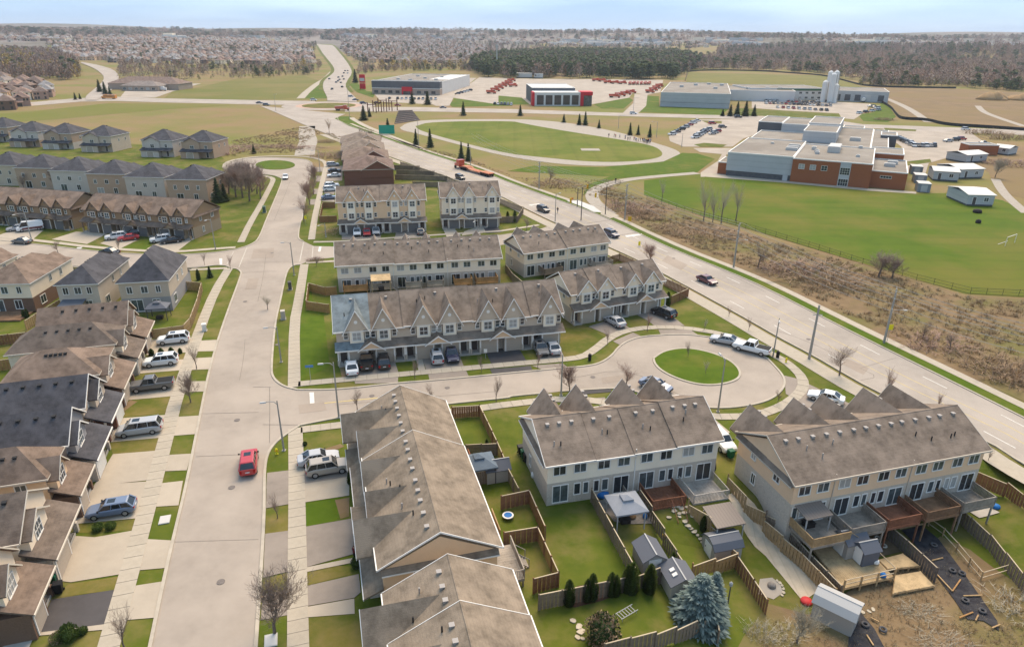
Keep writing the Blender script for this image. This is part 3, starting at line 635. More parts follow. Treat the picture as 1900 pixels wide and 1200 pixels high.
TE = rowhouse('townhouse_row', 'three-storey tan townhouse row with four white gabled bays by the court', (-42.3, 162.5), 80.0, 21, 10, 4, ze=8.0, zr=10.6, gz=10.5, wall=M_SD_TAN, low=M_STONE, gar=M_GAR_D, steps=((10.5, 0.1),), back=False, ventside=-1, group=GRP, ventstep=50)
TF = rowhouse('townhouse_row', 'three-storey cream townhouse row with three gables beside the tan row', (-17.8, 168.4), 81.0, 14.6, 10.4, 3, ze=8.0, zr=10.6, gz=10.5, wall=M_SD_CREAM, low=M_STONE, gar=M_GAR_D, back=False, ventside=-1, group=GRP, ventstep=50)
T3 = rowhouse('townhouse_row', 'ivory townhouse row with grey stone base and rear gardens below the turning circle', (20.0, 72.0), 255.3, 19.3, 9.4, 4, zr=7.9, wall=M_SD_WHITE, low=M_STONE, steps=((4.9, -0.12), (9.7, -0.18), (14.5, -0.12)), front=False, group=GRP, gw=1.7, gout=1.6, basement=2.6, ends='R')
T4 = rowhouse('townhouse_row', 'beige walk-out townhouse row with raised rear decks on the right', (47.5, 70.4), 254.2, 23.4, 9.4, 5, zr=7.9, wall=M_SD_BEIGE, low=M_STONE, trim=M_TRIM_T, front=False, group=GRP, gw=1.8, gout=1.6, basement=2.7, ends='R', steps=())
T1 = rowhouse('townhouse_row', 'tan townhouse row with dark cross gables along the near pavement', (-17.3, 67.7), 164.2, 25.6, 9.6, 5, zr=8.0, wall=M_SD_TAN, low=M_STONE, roof=M_SH_TAN, steps=((10.3, 0.25),), gz=7.4, gw=1.7, gxs=(3.5, 7.4, 13.0, 17.9, 21.6), gouts=(2.1, 0.65, 0.65, 0.65, 1.9), ends='LR', group=GRP, back=False, front=True, gar=M_GAR_W, ventside=-1, bay=M_SD_TAN)
T2 = rowhouse('townhouse_row', 'nearest tan-roofed townhouse row cut off by the bottom of the view', (-9.4, 40.2), 165, 24, 9.6, 5, zr=8.0, wall=M_SD_CREAM, low=M_STONE, roof=M_SH_TAN, steps=((5.1, 0.3),), gz=7.4, gw=1.8, gxs=(3.0, 7.4, 12.6, 17.9, 21.6), gouts=(2.1, 0.65, 0.65, 0.65, 1.9), ends='L', group=GRP, back=False, front=True, gar=M_GAR_W, ventside=-1, bay=M_SD_TAN)
# brown townhouses across the side street
BT1 = rowhouse('townhouse_row', 'dark brown townhouse row with stone garages facing the side street', (-104.5, 163.3), 103.0, 30, 10.5, 6, ze=5.6, zr=8.3, gz=7.5, gw=1.6, gout=0.5, wall=M_SD_BROWN, low=M_STONE_T, roof=M_SH_BROWN, gar=M_GAR_D, bay=M_SD_BROWN, trim=mat('brown_trim', (0.16, 0.12, 0.09), rough=0.7), back=False, ventside=1, ventstep=50, lowz=2.7, group='brown townhouse rows')
BT2 = rowhouse('townhouse_row', 'dark brown townhouse row at the left edge with a van outside', (-137.5, 171.0), 103.0, 30, 10.5, 6, ze=5.6, zr=8.3, gz=7.5, gw=1.6, gout=0.5, wall=M_SD_BROWN, low=M_STONE_T, roof=M_SH_BROWN, gar=M_GAR_D, bay=M_SD_BROWN, trim=mat('brown_trim', (0.16, 0.12, 0.09), rough=0.7), back=False, ventside=1, ventstep=50, group='brown townhouse rows')
# ---------------------------------------------------------------- detached houses along the street
def detached(label, p0, W_, D, roof, wall, low, hx=-17.3, ze=5.3, zr=7.7, kind_='gable', gar=None, gfrac=0.56, gside=0, trim=None, front_gable=True, vm=None, group='detached houses along the street'):
    R = root_at('detached_house', label, 'house', p0, hx, group); trim = trim or M_TRIM; gar = gar or M_GAR_T
    yf = 2.2; c = W_ / 2
    mb = MB(); mb.box(0, W_, yf, D, -0.1, 2.7); mb.build('lower_wall', low, R)
    mb = MB(); tr = MB()
    if kind_ == 'gable':
        pent_wall(mb, 'y', yf, D, c, c, 2.7, ze, zr - 0.12); mb.build('upper_wall', wall, R)
        mb = MB(); chevron(mb, 'y', yf - 0.4, D + 0.3, c, c, ze, zr, 0.3); ro = mb.build('roof', roof, R)
        rake(tr, 'y', yf - 0.455, c, c, ze, zr, 0.3); zl = ze - 0.3 * (zr - ze) / c; tr.build('rake_board', trim, R); tr = MB()
        tr.box(-0.4, -0.305, yf - 0.4, D + 0.3, zl - 0.17, zl); MB().box(W_ + 0.305, W_ + 0.4, yf - 0.4, D + 0.3, zl - 0.17, zl).build('gutter', trim, R)
    else:
        mb.box(0, W_, yf, D, 2.7, ze - 0.16); mb.build('upper_wall', wall, R)
        mb = MB(); hip_roof(mb, 0, W_, yf, D, ze, zr, 0.35); ro = mb.build('roof', [roof, trim], R)
        zl = ze; tr.box(-0.43, -0.355, yf - 0.35, D + 0.35, ze - 0.17, ze - 0.01)
    tr.build('gutter', trim, R)
    for i in range(5):
        yy = yf + 1.2 + i * (D - yf - 2.5) / 5; place('roof_vent', VENT, ro, (c - 0.8, yy, zr - 0.8 * (zr - ze) / c - 0.05) if kind_ == 'gable' else (c - 0.9, yf + c + i * max(0.1, (D - yf - W_)) / 5, zr - 0.9 * (zr - ze) / c - 0.05), mt=vm or M_VENT_D)
    # front: projecting upper gable with a framed window
    fx = W_ * (0.36 if gside == 0 else 0.64); fw = W_ * 0.30
    mb = MB(); pent_wall(mb, 'y', yf - 0.75, yf + 0.05, fx, fw, 3.4, ze - 0.3, ze + 1.0); fb = mb.build('front_gable', wall, R)
    mb = MB(); chevron(mb, 'y', yf - 1.1, yf + 2.2, fx, fw, ze - 0.3, ze + 1.15, 0.25, 0.12); gr = mb.build('gable_roof', roof, R)
    mb = MB(); rake(mb, 'y', yf - 1.155, fx, fw, ze - 0.3, ze + 1.15, 0.25); mb.build('rake_board', trim, gr)
    win(fb, 'F', fx, yf - 0.75, 3.65, 1.5, 1.4, 3, 2)
    win(R, 'F', W_ - fx, yf, 3.5, 0.8, 1.2, 2, 2)
    # garage below and a lean-to roof across the front
    gw = W_ * gfrac; g0 = 0.0 if gside == 0 else W_ - gw
    mb = MB(); mb.box(g0, g0 + gw, 0, yf - 0.004, -0.1, 2.66); gb = mb.build('garage_wall', low, R)
    garage(gb, 'F', g0 + gw / 2, 0, 0.1, gw - 0.9, 2.2, gar)
    mb = MB(); mb.extr([(-0.25, -0.4, 2.62), (-0.25, -0.4, 2.78), (-0.25, yf - 0.006, 3.95), (-0.25, yf - 0.006, 3.75)], (W_ + 0.5, 0, 0)); pr = mb.build('porch_roof', roof, R)
    mb = MB(); mb.box(-0.25, W_ + 0.25, -0.5, -0.405, 2.6, 2.77); mb.build('gutter', trim, pr)
    px_ = g0 + gw + (W_ - gw) / 2 if gside == 0 else (W_ - gw) / 2
    door(R, 'F', px_, yf, 0.35)
    mb = MB(); mb.box(px_ - 0.9, px_ + 0.9, 0.3, yf - 0.01, -0.05, 0.3); mb.build('porch_step', M_CONC, R)
    cx = W_ - 0.2 if gside == 0 else 0.2
    mb = MB(); mb.box(cx - 0.2, cx + 0.2, 0.15, 0.55, -0.05, 1.1, 1); mb.box(cx - 0.1, cx + 0.1, 0.25, 0.45, 1.1, 2.65); mb.build('porch_column', [trim, low], R)
    mb = MB(); mb.box(px_ - 0.8, px_ + 0.8, 0.32, 0.36, 1.15, 1.2); mb.box(px_ - 0.8, px_ + 0.8, 0.32, 0.36, 0.4, 0.45)
    for i in range(9): mb.box(px_ - 0.8 + i * 0.2 - 0.012, px_ - 0.8 + i * 0.2 + 0.012, 0.33, 0.35, 0.45, 1.15)
    mb.build('railing', M_TRIM_D, R)
    for yy in (yf + 2.2, yf + 5.2): win(R, 'L', 0, yy, 3.9, 0.9, 0.9, 2, 1)
    win(R, 'L', 0, D - 2.5, 1.0, 0.9, 1.2, 2, 1)
    for xx in (W_ * 0.25, W_ * 0.7): win(R, 'B', xx, D, 3.6, 1.2, 1.1, 2, 1); win(R, 'B', xx, D, 0.4, 1.5, 1.9, 2, 1, name='patio_door')
    return R
M_TRIM_C = mat('cream_trim', (0.60, 0.53, 0.43), rough=0.7)
LR = [
 ('brown-roofed house beside the white crossover nearest the side street', (-55.4, 93.8), 6.4, 13.5, M_SH_BROWN, M_SD_STONEGREY, M_BRICK_DK, 'gable', 0),
 ('taupe hip-roofed house behind the white coupe-backed crossover', (-53.1, 86.7), 6.0, 15.0, M_SH_DK, M_SD_CREAM, M_STONE, 'hip', 0),
 ('brown hip-roofed house behind the grey pickup', (-50.3, 77.6), 7.7, 12.6, M_SH_BROWN, M_SD_STONEGREY, M_BRICK_DK, 'hip', 0),
 ('charcoal-roofed house with a brick garage side above the grey minivan', (-47.5, 69.4), 7.0, 13.0, M_SH_GREY, M_SD_STONEGREY, M_BRICK, 'gable', 1),
 ('charcoal-roofed house with white trim and a white garage door', (-44.8, 61.7), 6.7, 13.0, M_SH_GREY, M_SD_BLUE, M_STONE, 'gable', 0),
 ('brown-roofed house with tan trim behind the blue wagon', (-43.0, 55.6), 5.2, 12.5, M_SH_BROWN, M_SD_TAN, M_BRICK_DK, 'hip', 0),
 ('brown-roofed house with black porch railings beside a pale wide drive', (-39.9, 46.7), 7.5, 13.0, M_SH_DK, M_SD_CREAM, M_STONE, 'gable', 0),
 ('brown-roofed corner-lot house beside the black drive at the bottom left', (-37.9, 40.6), 5.2, 12.5, M_SH_BROWN, M_SD_CREAM, M_BRICK_DK, 'gable', 0),
]
for lab, p, W_, D, rm, wm, lm, kd, gs in LR: detached(lab, p, W_, D, rm, wm, lm, kind_=kd, gside=gs, gar=M_GAR_W if rm is M_SH_GREY else M_GAR_T, trim=M_TRIM if rm is M_SH_GREY else M_TRIM_C)
# three houses that back on to the left gardens
def backhouse(label, p0, hx, W_, D, roof, wall, low, ze=5.4, zr=8.0, group='houses backing on to the left gardens', hip=True, doors=True, trim=None, name='detached_house', lowz=2.7, z=0):
    R = root_at(name, label, 'house', p0, hx, group, z); trim = trim or M_TRIM
    mb = MB(); mb.box(0, W_, 0, D, -0.4, lowz); mb.build('lower_wall', low, R)
    mb = MB(); mb.box(0, W_, 0, D, lowz, ze - 0.16); mb.build('upper_wall', wall, R)
    mb = MB(); hip_roof(mb, 0, W_, 0, D, ze, zr, 0.35); ro = mb.build('roof', [roof, trim], R)
    for i in range(3): place('roof_vent', VENT, ro, (W_ / 2 + (0.5 if W_ < D else i - 1), D / 2 + (i - 1) * 0.9 if W_ < D else D / 2 + 0.6, zr - 0.75 * (zr - ze) / (min(W_, D) / 2)), mt=M_VENT_D)
    # small front gable
    fx = W_ * 0.35; mb = MB(); chevron(mb, 'y', -0.7, 2.6, fx, W_ * 0.24, ze - 0.1, ze + 1.3, 0.25, 0.12); mb.build('gable_roof', roof, R)
    mb = MB(); pent_wall(mb, 'y', -0.4, 0.3, fx, W_ * 0.24, 2.9, ze - 0.1, ze + 1.15); fb = mb.build('front_gable', wall, R); win(fb, 'F', fx, -0.4, 3.5, 1.5, 1.2, 2, 2)
    win(R, 'F', W_ * 0.78, 0, 3.6, 1.0, 1.2, 2, 2); door(R, 'F', W_ * 0.8, 0, 0.3)
    mb = MB(); mb.box(0.2, W_ * 0.6, -2.0, -0.01, -0.3, 2.6); gb = mb.build('garage_wall', low, R); garage(gb, 'F', W_ * 0.32, -2.0, 0.1, 2.6, 2.1, M_GAR_T)
    mb = MB(); mb.extr([(-0.1, -2.4, 2.55), (-0.1, -2.4, 2.7), (-0.1, -0.004, 3.5), (-0.1, -0.004, 3.3)], (W_ + 0.2, 0, 0)); mb.build('porch_roof', roof, R)
    for q, ww in ((0.22, 0.7), (0.5, 1.0), (0.8, 0.8)): win(R, 'B', W_ * q, D, 3.6, ww, 1.15, 2, 1, trim)
    if doors:
        win(R, 'B', W_ * 0.7, D, 0.3, 1.8, 2.05, 2, 1, trim, name='patio_door'); win(R, 'B', W_ * 0.3, D, 0.8, 1.1, 1.5, 2, 1, trim)
    for q in (0.3, 0.55): win(R, 'L', 0, D * q, 3.7, 0.7, 1.1, 2, 1, trim)
    for q in (0.4, 0.75): win(R, 'R', W_, D * q, 3.7, 0.7, 1.1, 2, 1, trim)
    win(R, 'L', 0, D * 0.8, 0.8, 1.5, 1.4, 2, 1, trim)
    return R
CH = backhouse('grey two-storey corner house with steep charcoal hip roof and white trim', (-62.2, 124.3), 258.5, 7.9, 13.2, M_SH_GREY, M_SD_STONEGREY, M_SD_BLUE, ze=5.7, zr=9.6)
backhouse('narrow grey house with charcoal roof beside the corner house', (-73.2, 124.3), 262, 6.5, 14.2, M_SH_GREY, M_SD_GREY, M_SD_GREY, zr=7.8)
backhouse('cream and brick house with brown roof and wooden deck at the left', (-84.0, 124.2), 265, 8.4, 14.2, M_SH_BROWN, M_SD_CREAM, M_BRICK_DK, zr=7.9)
backhouse('brown-roofed house at the left edge facing the side street', (-95.5, 126.0), 266, 8.4, 14.2, M_SH_BROWN, M_SD_CREAM, M_BRICK_DK, zr=7.9)
backhouse('brown-roofed house partly outside the left edge', (-105.5, 127.0), 266, 8.0, 14.2, M_SH_DK, M_SD_CREAM, M_STONE, zr=7.9)
# two rows of hip-roofed houses
M_SD_DTAN = siding('dark_tan_siding', (0.46, 0.35, 0.27)); M_SD_PALE = siding('pale_grey_siding', (0.55, 0.525, 0.50))
walls = [M_SD_STONEGREY, M_SD_DTAN, M_SD_PALE, M_SD_DTAN, M_SD_PALE, M_SD_DTAN, M_SD_DTAN]
HB = [('cream', 0), ('tan', 1), ('ivory', 2), ('tan', 3), ('ivory', 4), ('sand', 5)]
for i in range(6):
    # near row: rear walls face the camera; far corners worked out from the visible rear base line
    a = Vector((-161.5 + 13.6 * i, 216.0 - 4.4 * i)) if i < 5 else Vector((-93.6, 195.4))
    lab = ['cream hip-roofed house at the left edge of the near hip-roofed row', 'tan hip-roofed house second from left in the near hip-roofed row', 'ivory hip-roofed house third from left with a bare tree behind', 'tan hip-roofed house fourth from left in the near hip-roofed row', 'ivory hip-roofed house beside the sand end house', 'sand-coloured hip-roofed house at the right end of the near row'][i]
    backhouse(lab, (a.x + 6.6, a.y + 11.4), 282 - 9, 11.6, 12.0, M_SH_GREY, walls[i], walls[i], ze=6.5, zr=9.8, group='near row of hip-roofed houses', trim=M_TRIM)
ROW2 = [(45, 950), (260, 985), (500, 1000), (780, 1020)]
for i, (zx, zy) in enumerate(ROW2):
    g = G(*T('A0', (zx, zy))[0]); lab = ['leftmost grey hip-roofed house of the far hip-roofed row', 'second grey hip-roofed house from the left edge in the far row', 'third grey hip-roofed house from the left edge in the far row', 'tan hip-roofed house at the end of the far left group'][i]
    backhouse(lab, (g.x - 6, g.y - 5), 97, 12.6, 12, M_SH_GREY, walls[(i + 1) % 4], walls[(i + 2) % 5], ze=6.3, zr=9.9, group='far row of hip-roofed houses')
for i, (zx, zy) in enumerate(((1215, 1055), (1500, 1065))):
    g = G(*T('A0', (zx, zy))[0]); backhouse(['ivory hip-roofed house left of the far right pair', 'tan hip-roofed house right of the far right pair'][i], (g.x - 6, g.y - 5), 97, 12.8, 12, M_SH_GREY, (M_SD_PALE, M_SD_DTAN)[i], (M_SD_PALE, M_SD_DTAN)[i], ze=6.3, zr=9.9, group='far row of hip-roofed houses')
# ================================================================ drives, gardens, fences, decks
def drive(px, m=M_DRIVE, z=0.07, name='driveway'): return sheet(name, px, z, m)
for a in ([(1105, 120), (1405, 105), (1378, 215), (1075, 235)], [(1480, 128), (1605, 122), (1572, 205), (1442, 208)], [(1045, 272), (1368, 266), (1335, 345), (1000, 372)], [(1418, 258), (1562, 250), (1538, 338), (1390, 345)],
          [(965, 430), (1318, 425), (1280, 535), (940, 565)], [(1380, 428), (1522, 425), (1498, 502), (1345, 508)], [(860, 700), (1240, 672), (1195, 840), (800, 875)], [(1305, 688), (1472, 678), (1432, 815), (1262, 828)],
          [(830, 962), (1168, 935), (1120, 1150), (690, 1195)], [(1232, 968), (1410, 958), (1372, 1080), (1198, 1088)], [(700, 1188), (1112, 1160), (1070, 1330), (630, 1260)]): drive(T('A2', *a))
for a in ([(640, 40), (1065, -10), (1012, 245), (500, 292)], [(1170, -10), (1345, -30), (1312, 150), (1128, 162)], [(550, 375), (700, 385), (978, 335), (892, 655), (520, 715), (400, 700)], [(1075, 398), (1262, 408), (1218, 610), (1010, 628)], [(985, 742), (1202, 708), (1142, 975), (935, 992)], [(265, 1088), (797, 1020), (780, 1062), (150, 1120)]): drive(T('A3', *a))
drive(T('A3', (380, 842), (858, 768), (797, 1020), (265, 1088)), M_BLACKTOP)
drive(T('A3', (20, 1188), (80, 1090), (260, 1095), (200, 1230)), M_CONC)
drive(T('B2', (352, 1060), (420, 1000), (700, 985), (700, 1130), (352, 1200)), M_DRIVE2); drive(T('B2', (102, 1100), (272, 1080), (276, 1200), (95, 1215)), M_DRIVE2)
drive(T('B3', (365, -5), (705, -60), (705, 78), (358, 132))); drive(T('B3', (98, 0), (276, -10), (272, 140), (94, 172)), M_DRIVE2)
drive(T('B3', (372, 310), (738, 245), (765, 500), (378, 608)), M_DRIVE2); drive(T('B3', (88, 360), (276, 335), (278, 632), (72, 682)), M_DRIVE2)
drive(T('B3', (380, 608), (770, 530), (778, 562), (384, 642)), M_DRIVE); drive(T('B3', (385, 745), (775, 655), (790, 790), (742, 830), (388, 892)), M_DRIVE2); drive(T('B3', (68, 802), (278, 770), (282, 950), (56, 992)), M_DRIVE2); drive(T('B3', (388, 896), (742, 834), (745, 945), (392, 972)), M_DRIVE)
drive(T('B2', (680, 300), (1032, 258), (1070, 372), (692, 402)), M_DRIVE2); drive(T('B2', (742, 410), (1065, 388), (1062, 438), (748, 445)), M_DRIVE2)
drive(T('B2', (1232, 235), (1502, 205), (1548, 322), (1272, 350)), M_DRIVE2); drive(T('B2', (1285, 372), (1562, 345), (1582, 390), (1295, 425)), M_DRIVE2); drive(T('B2', (1188, 230), (1228, 215), (1265, 345), (1215, 355)))
drive([(899, 648), (960, 643), (977, 670), (942, 674), (912, 676)], M_BLACKTOP); drive([(909, 685), (940, 683), (985, 679), (988, 688), (940, 693), (914, 696)], M_BLACKTOP)
drive(T('C2', (195, 165), (385, 155), (425, 258), (250, 275)), M_DRIVE2); drive(T('C2', (185, 312), (410, 295), (450, 325), (275, 345)), M_DRIVE2)
drive(T('K', (205, 185), (400, 118), (520, 203), (375, 255)), M_DRIVE2); drive(T('K', (385, 292), (532, 228), (592, 255), (435, 318)), M_DRIVE2); drive(T('K', (550, 92), (722, 55), (825, 110), (912, 178), (700, 185), (640, 140)), M_DRIVE2); drive(T('K', (718, 206), (950, 206), (1012, 246), (737, 246)), M_DRIVE2)
drive(T('D2', (318, 448), (480, 525), (660, 610), (690, 640), (420, 692), (225, 592)), M_DRIVE2); drive(T('D2', (138, 385), (243, 410), (225, 560), (150, 520)), M_DRIVE2)
drive(T('C2', (540, 500), (760, 478), (770, 505), (560, 524)), M_BLACKTOP); drive(T('C2', (600, 555), (720, 545), (740, 575), (620, 590)), M_DRIVE2); drive(T('C2', (1520, 700), (1640, 800), (1560, 870), (1500, 780)), M_DRIVE)
drive(T('B1', (650, 520), (940, 520), (935, 570), (650, 575)), M_DRIVE2); drive(T('B1', (1050, 515), (1230, 505), (1250, 560), (1035, 575)), M_DRIVE2); drive(T('B1', (1390, 490), (1470, 480), (1512, 545), (1420, 555))); drive(T('B1', (1550, 515), (1680, 470), (1712, 522), (1530, 545)), M_DRIVE); drive(T('B1', (1682, 473), (1790, 468), (1822, 520), (1714, 528)), M_BLACKTOP)
for a in ([(1650, 395), (1870, 380), (1860, 600), (1605, 612)], [(1590, 838), (1740, 828), (1750, 912), (1558, 902)], [(1622, 635), (1810, 618), (1740, 800), (1588, 782)], [(1460, 400), (1600, 400), (1582, 470), (1450, 470)], [(1480, 530), (1565, 530), (1548, 615), (1470, 615)], [(1445, 722), (1532, 720), (1512, 797), (1435, 797)], [(1395, 872), (1492, 870), (1478, 952), (1385, 952)]): drive(T('E', *a), M_DRIVE2)
for a in ([(-60, 560), (120, 495), (320, 505), (235, 580), (-60, 620)], [(380, 572), (560, 515), (790, 530), (640, 607)], [(735, 602), (830, 558), (1030, 568), (880, 642)], [(1075, 642), (1180, 588), (1410, 578), (1285, 672)]): drive(T('A1', *a))
# garden surfaces
sheet('boulevard', [(545, 560), (572, 480), (580, 555), (600, 580), (612, 680), (556, 708)], 0.034, M_LAWN2)
sheet('lawn', T('F', (1460, 320), (1800, 320), (1750, 560), (1420, 560)), 0.034, M_LAWN2); sheet('lawn', T('A1', (880, 640), (1010, 590), (1120, 560), (1090, 640), (1040, 650)), 0.036, M_LAWN2)
for p in (T('B3', (365, 132), (560, 90), (705, 95), (612, 262), (372, 306)), T('C2', (395, 20), (720, 100), (600, 240), (410, 260))): sheet('lawn', p, 0.036, M_LAWN2)
for p in (T('A2', (1055, 240), (1368, 222), (1362, 268), (1045, 275)), T('A2', (970, 365), (1330, 348), (1318, 425), (965, 430)), T('A2', (870, 640), (1000, 560), (1272, 530), (1240, 660), (870, 692)), T('A2', (800, 872), (1188, 840), (1168, 935), (830, 962)), T('A3', (510, 295), (1010, 248), (985, 330), (700, 352), (520, 350)), T('A3', (385, 830), (500, 730), (888, 668), (858, 768)),
          T('B3', (382, 645), (610, 590), (740, 600), (735, 650), (385, 740)), T('B3', (392, 975), (730, 950), (860, 1000), (860, 1230), (390, 1230)), T('K', (0, 90), (210, 190), (330, 265), (200, 400), (30, 420), (0, 330)), T('B3', (95, 175), (275, 142), (275, 333), (88, 358)), T('B3', (75, 690), (276, 640), (276, 768), (70, 800))): sheet('front_lawn', p, 0.036, M_DRYLAWN)
sheet('flower_bed', T('B3', (600, 110), (705, 92), (705, 230), (640, 250)), 0.04, M_SCRUB); sheet('flower_bed', T('B2', (470, 940), (640, 885), (668, 905), (560, 950)), 0.04, M_SCRUB); sheet('flower_bed', T('A2', (880, 610), (960, 565), (1010, 575), (900, 655)), 0.04, M_SCRUB); sheet('flower_bed', T('B2', (630, 300), (660, 285), (685, 400), (650, 395)), 0.04, M_SCRUB)
sheet('mulch_bed', T('C3', (440, 880), (520, 740), (960, 690), (960, 760), (700, 850), (500, 900)), 0.05, mat('mulch', (0.12, 0.06, 0.035), (0.08, 0.045, 0.03), 3, 0.95), drape=1)
M_PATIO = mat('patio_stone', (0.27, 0.235, 0.20), (0.20, 0.175, 0.15), 1.4, 0.9, thr=(0.45, 0.55)); M_PALE = mat('pale_pavers', (0.56, 0.46, 0.335), (0.48, 0.395, 0.285), 0.9, 0.9, stripe=('X', 1.2, 0.15))
sheet('patio', T('C3', (660, 120), (960, 60), (1095, 285), (880, 290), (790, 270)), 0.08, M_PATIO, drape=1)
sheet('garden_path', T('C3', (1610, 80), (1700, 40), (1905, 275)) + T('D3', (410, 765), (275, 855), (0, 520)) + T('C3', (1720, 290)), 0.08, M_PALE, drape=1)
sheet('gravel_circle', T('D3', (-40, 690), (50, 680), (110, 730), (130, 790), (60, 840), (-60, 800)), 0.07, M_GRAVEL, drape=1)
sheet('scrub_ground', [(1500, 1140), (1640, 1060), (1745, 995), (1800, 1020), (1900, 1090), (2100, 1100), (2200, 1330), (1300, 1330), (1380, 1180), (1425, 1120)], 0.05, M_SCRUB, drape=1)
M_FABRIC = mat('black_landscape_fabric', (0.022, 0.021, 0.026), (0.05, 0.048, 0.05), 1.5, 0.75, bump=0.8, bscale=4)
sheet('landscape_fabric', T('D3', (1000, 335), (1150, 300), (1270, 400), (1420, 600), (1560, 800), (1700, 1000), (1715, 1075), (1600, 1000), (1480, 990), (1390, 850), (1260, 680), (1180, 560), (1090, 430)), 0.13, M_FABRIC, drape=0.5)
sheet('landscape_fabric', T('D3', (620, 1000), (690, 930), (800, 1060), (900, 1250), (600, 1250)), 0.13, M_FABRIC, drape=0.5)
# ---------------------------------------------------------------- fences
def wood(name, c, r=0.10): return mat(name, c, tuple(v * 0.7 for v in c), 3.0, 0.9, 6, c3=tuple(min(1, v * 1.2) for v in c), scale3=0.6, rand=r)
W_GREY = wood('weathered_fence_wood', (0.215, 0.165, 0.12)); W_OR = wood('cedar_fence_wood', (0.37, 0.205, 0.085)); W_TAN = wood('tan_fence_wood', (0.40, 0.265, 0.135)); W_RED = wood('red_brown_fence_wood', (0.25, 0.125, 0.065)); W_CAP = wood('pale_cap_wood', (0.46, 0.37, 0.25)); W_DECK = wood('honey_deck_wood', (0.46, 0.325, 0.175)); W_SILVER = wood('silvered_deck_wood', (0.31, 0.265, 0.215)); W_REDDK = wood('red_stained_wood', (0.24, 0.105, 0.06)); W_BROWN = wood('brown_stained_wood', (0.26, 0.15, 0.085))
def panel_mesh():
    b = MB(); n = 12
    for i in range(n):
        y = 0.02 if i % 2 else -0.03; b.box(i / n + 0.004, (i + 1) / n - 0.004, y - 0.012, y + 0.012, 0.03, 0.965)
    b.box(0, 1, -0.045, 0.045, 0.965, 1.0, 1); b.box(0, 1, -0.017, 0.008, 0.2, 0.25); b.box(0, 1, -0.017, 0.008, 0.72, 0.77)
    return b.mesh('fence_panel', [W_GREY, W_CAP])
PANEL = panel_mesh(); POST = MB().box(-0.055, 0.055, -0.055, 0.055, -0.3, 1.06).mesh('fence_post', [W_GREY])
def topG(p, h):
    z = h; g = G(p[0], p[1], h)
    for _ in range(6): g = G(p[0], p[1], hz(g.x, g.y) + h)
    return g
def fence(label, px, m=None, h=1.75, world=False, seg=2.4, group='wooden garden fences', gap=None):
    m = m or W_GREY; P = [Vector(p) for p in px] if world else [topG(p, h) for p in px]
    o0 = P[0]; R = thing('garden_fence', label, 'fence', (o0.x, o0.y, hz(*o0)), 0, group); z0 = hz(*o0)
    for a, b in zip(P, P[1:]):
        l = (b - a).length; n = max(1, round(l / seg)); rz = head(a, b)
        for i in range(n):
            p = a.lerp(b, i / n); q = a.lerp(b, (i + 1) / n); zp, zq = hz(*p), hz(*q); z = (zp + zq) / 2
            pn = place('fence_panel', PANEL, R, (p.x - o0.x, p.y - o0.y, z - z0), rz, (l / n, 1, h * ru(0.98, 1.02)), mt=m)
            place('fence_post', POST, R, (p.x - o0.x, p.y - o0.y, zp - z0), rz, (1, 1, h), mt=m)
        place('fence_post', POST, R, (b.x - o0.x, b.y - o0.y, hz(*b) - z0), rz, (1, 1, h), mt=m)
    return R
fence('reddish board fence round the garden at the top of the near townhouse row', [(838, 754), (890, 751), (922, 817), (942, 863)], W_RED)
fence('grey cross fence between the first two small gardens', T('B2', (1560, 890), (1790, 878)))
fence('grey cross fence below the slate gazebo garden', T('B2', (1630, 1092), (1868, 1050)))
fence('short grey fence beside the striped garden wall', [(942, 866), (963, 906)])
fence('brown fence round the trampoline garden', [(930, 920), (982, 909), (1012, 976)], W_RED)
fence('brown fence round the garden below the trampoline', [(935, 987), (998, 977), (1037, 1061), (990, 1073)], W_RED)
fence('long grey fence behind the row of cedars', [(1000, 1103), (1127, 1078), (1182, 1065), (1266, 1048)])
fence('weathered fence along the bottom of the blue spruce lawn', [(1122, 1194), (1218, 1173), (1256, 1164), (1331, 1145), (1335, 1170)])
fence('double-railed fence left of the gazebo garden', [(1098, 906), (1138, 978), (1182, 1058)], W_GREY)
fence('railed fence right of the gazebo garden', [(1188, 906), (1233, 985), (1280, 1060)], W_GREY)
fence('tan fence beside the stepping-stone garden', [(1279, 925), (1320, 968), (1369, 1026)], W_TAN)
fence('orange cedar fence at the foot of the stepping-stone garden', [(1286, 1045), (1369, 1029)], W_OR)
fence('brown fence stepping down beside the lamp post lawn', [(1369, 1030), (1400, 1075), (1425, 1112)], W_RED)
fence('long tan fence beside the pale paved path', [(1352, 880), (1385, 922), (1420, 957), (1490, 1028), (1552, 1092)], W_TAN)
fence('weathered fence edging the large lower deck', [(1425, 938), (1463, 982), (1510, 1033), (1563, 1087)], W_GREY)
fence('dark slatted fence between the lower deck and black fabric', [(1630, 956), (1685, 1002), (1741, 1054)], wood('dark_grey_fence_wood', (0.15, 0.125, 0.105)))
fence('brown fence sloping down the right garden', [(1771, 931), (1839, 992), (1900, 1063), (1960, 1130)], W_GREY)
fence('red-brown fence at the far right edge above the lawn', [(1815, 866), (1870, 897), (1935, 935)], W_RED)
fence('orange cedar fence in an L beside the grass left of the ivory row', T('F', (1770, 960), (1610, 972), (1360, 905), (1325, 1175)) + T('B1', (555, 1047)), W_OR)
fence('curved tan cedar fence round the corner house garden', [(338, 522), (373, 524), (366, 552), (352, 590), (340, 603), (318, 606), (282, 611)], W_TAN)
fence('tan fence between the left gardens', [(121, 549), (85, 570), (45, 595)], W_TAN)
fence('short red-brown fence between the grey houses', [(231, 552), (212, 568)], W_RED)
fence('brown fence at the left edge behind the hip-roofed house', [(-20, 624), (48, 616)], W_RED)
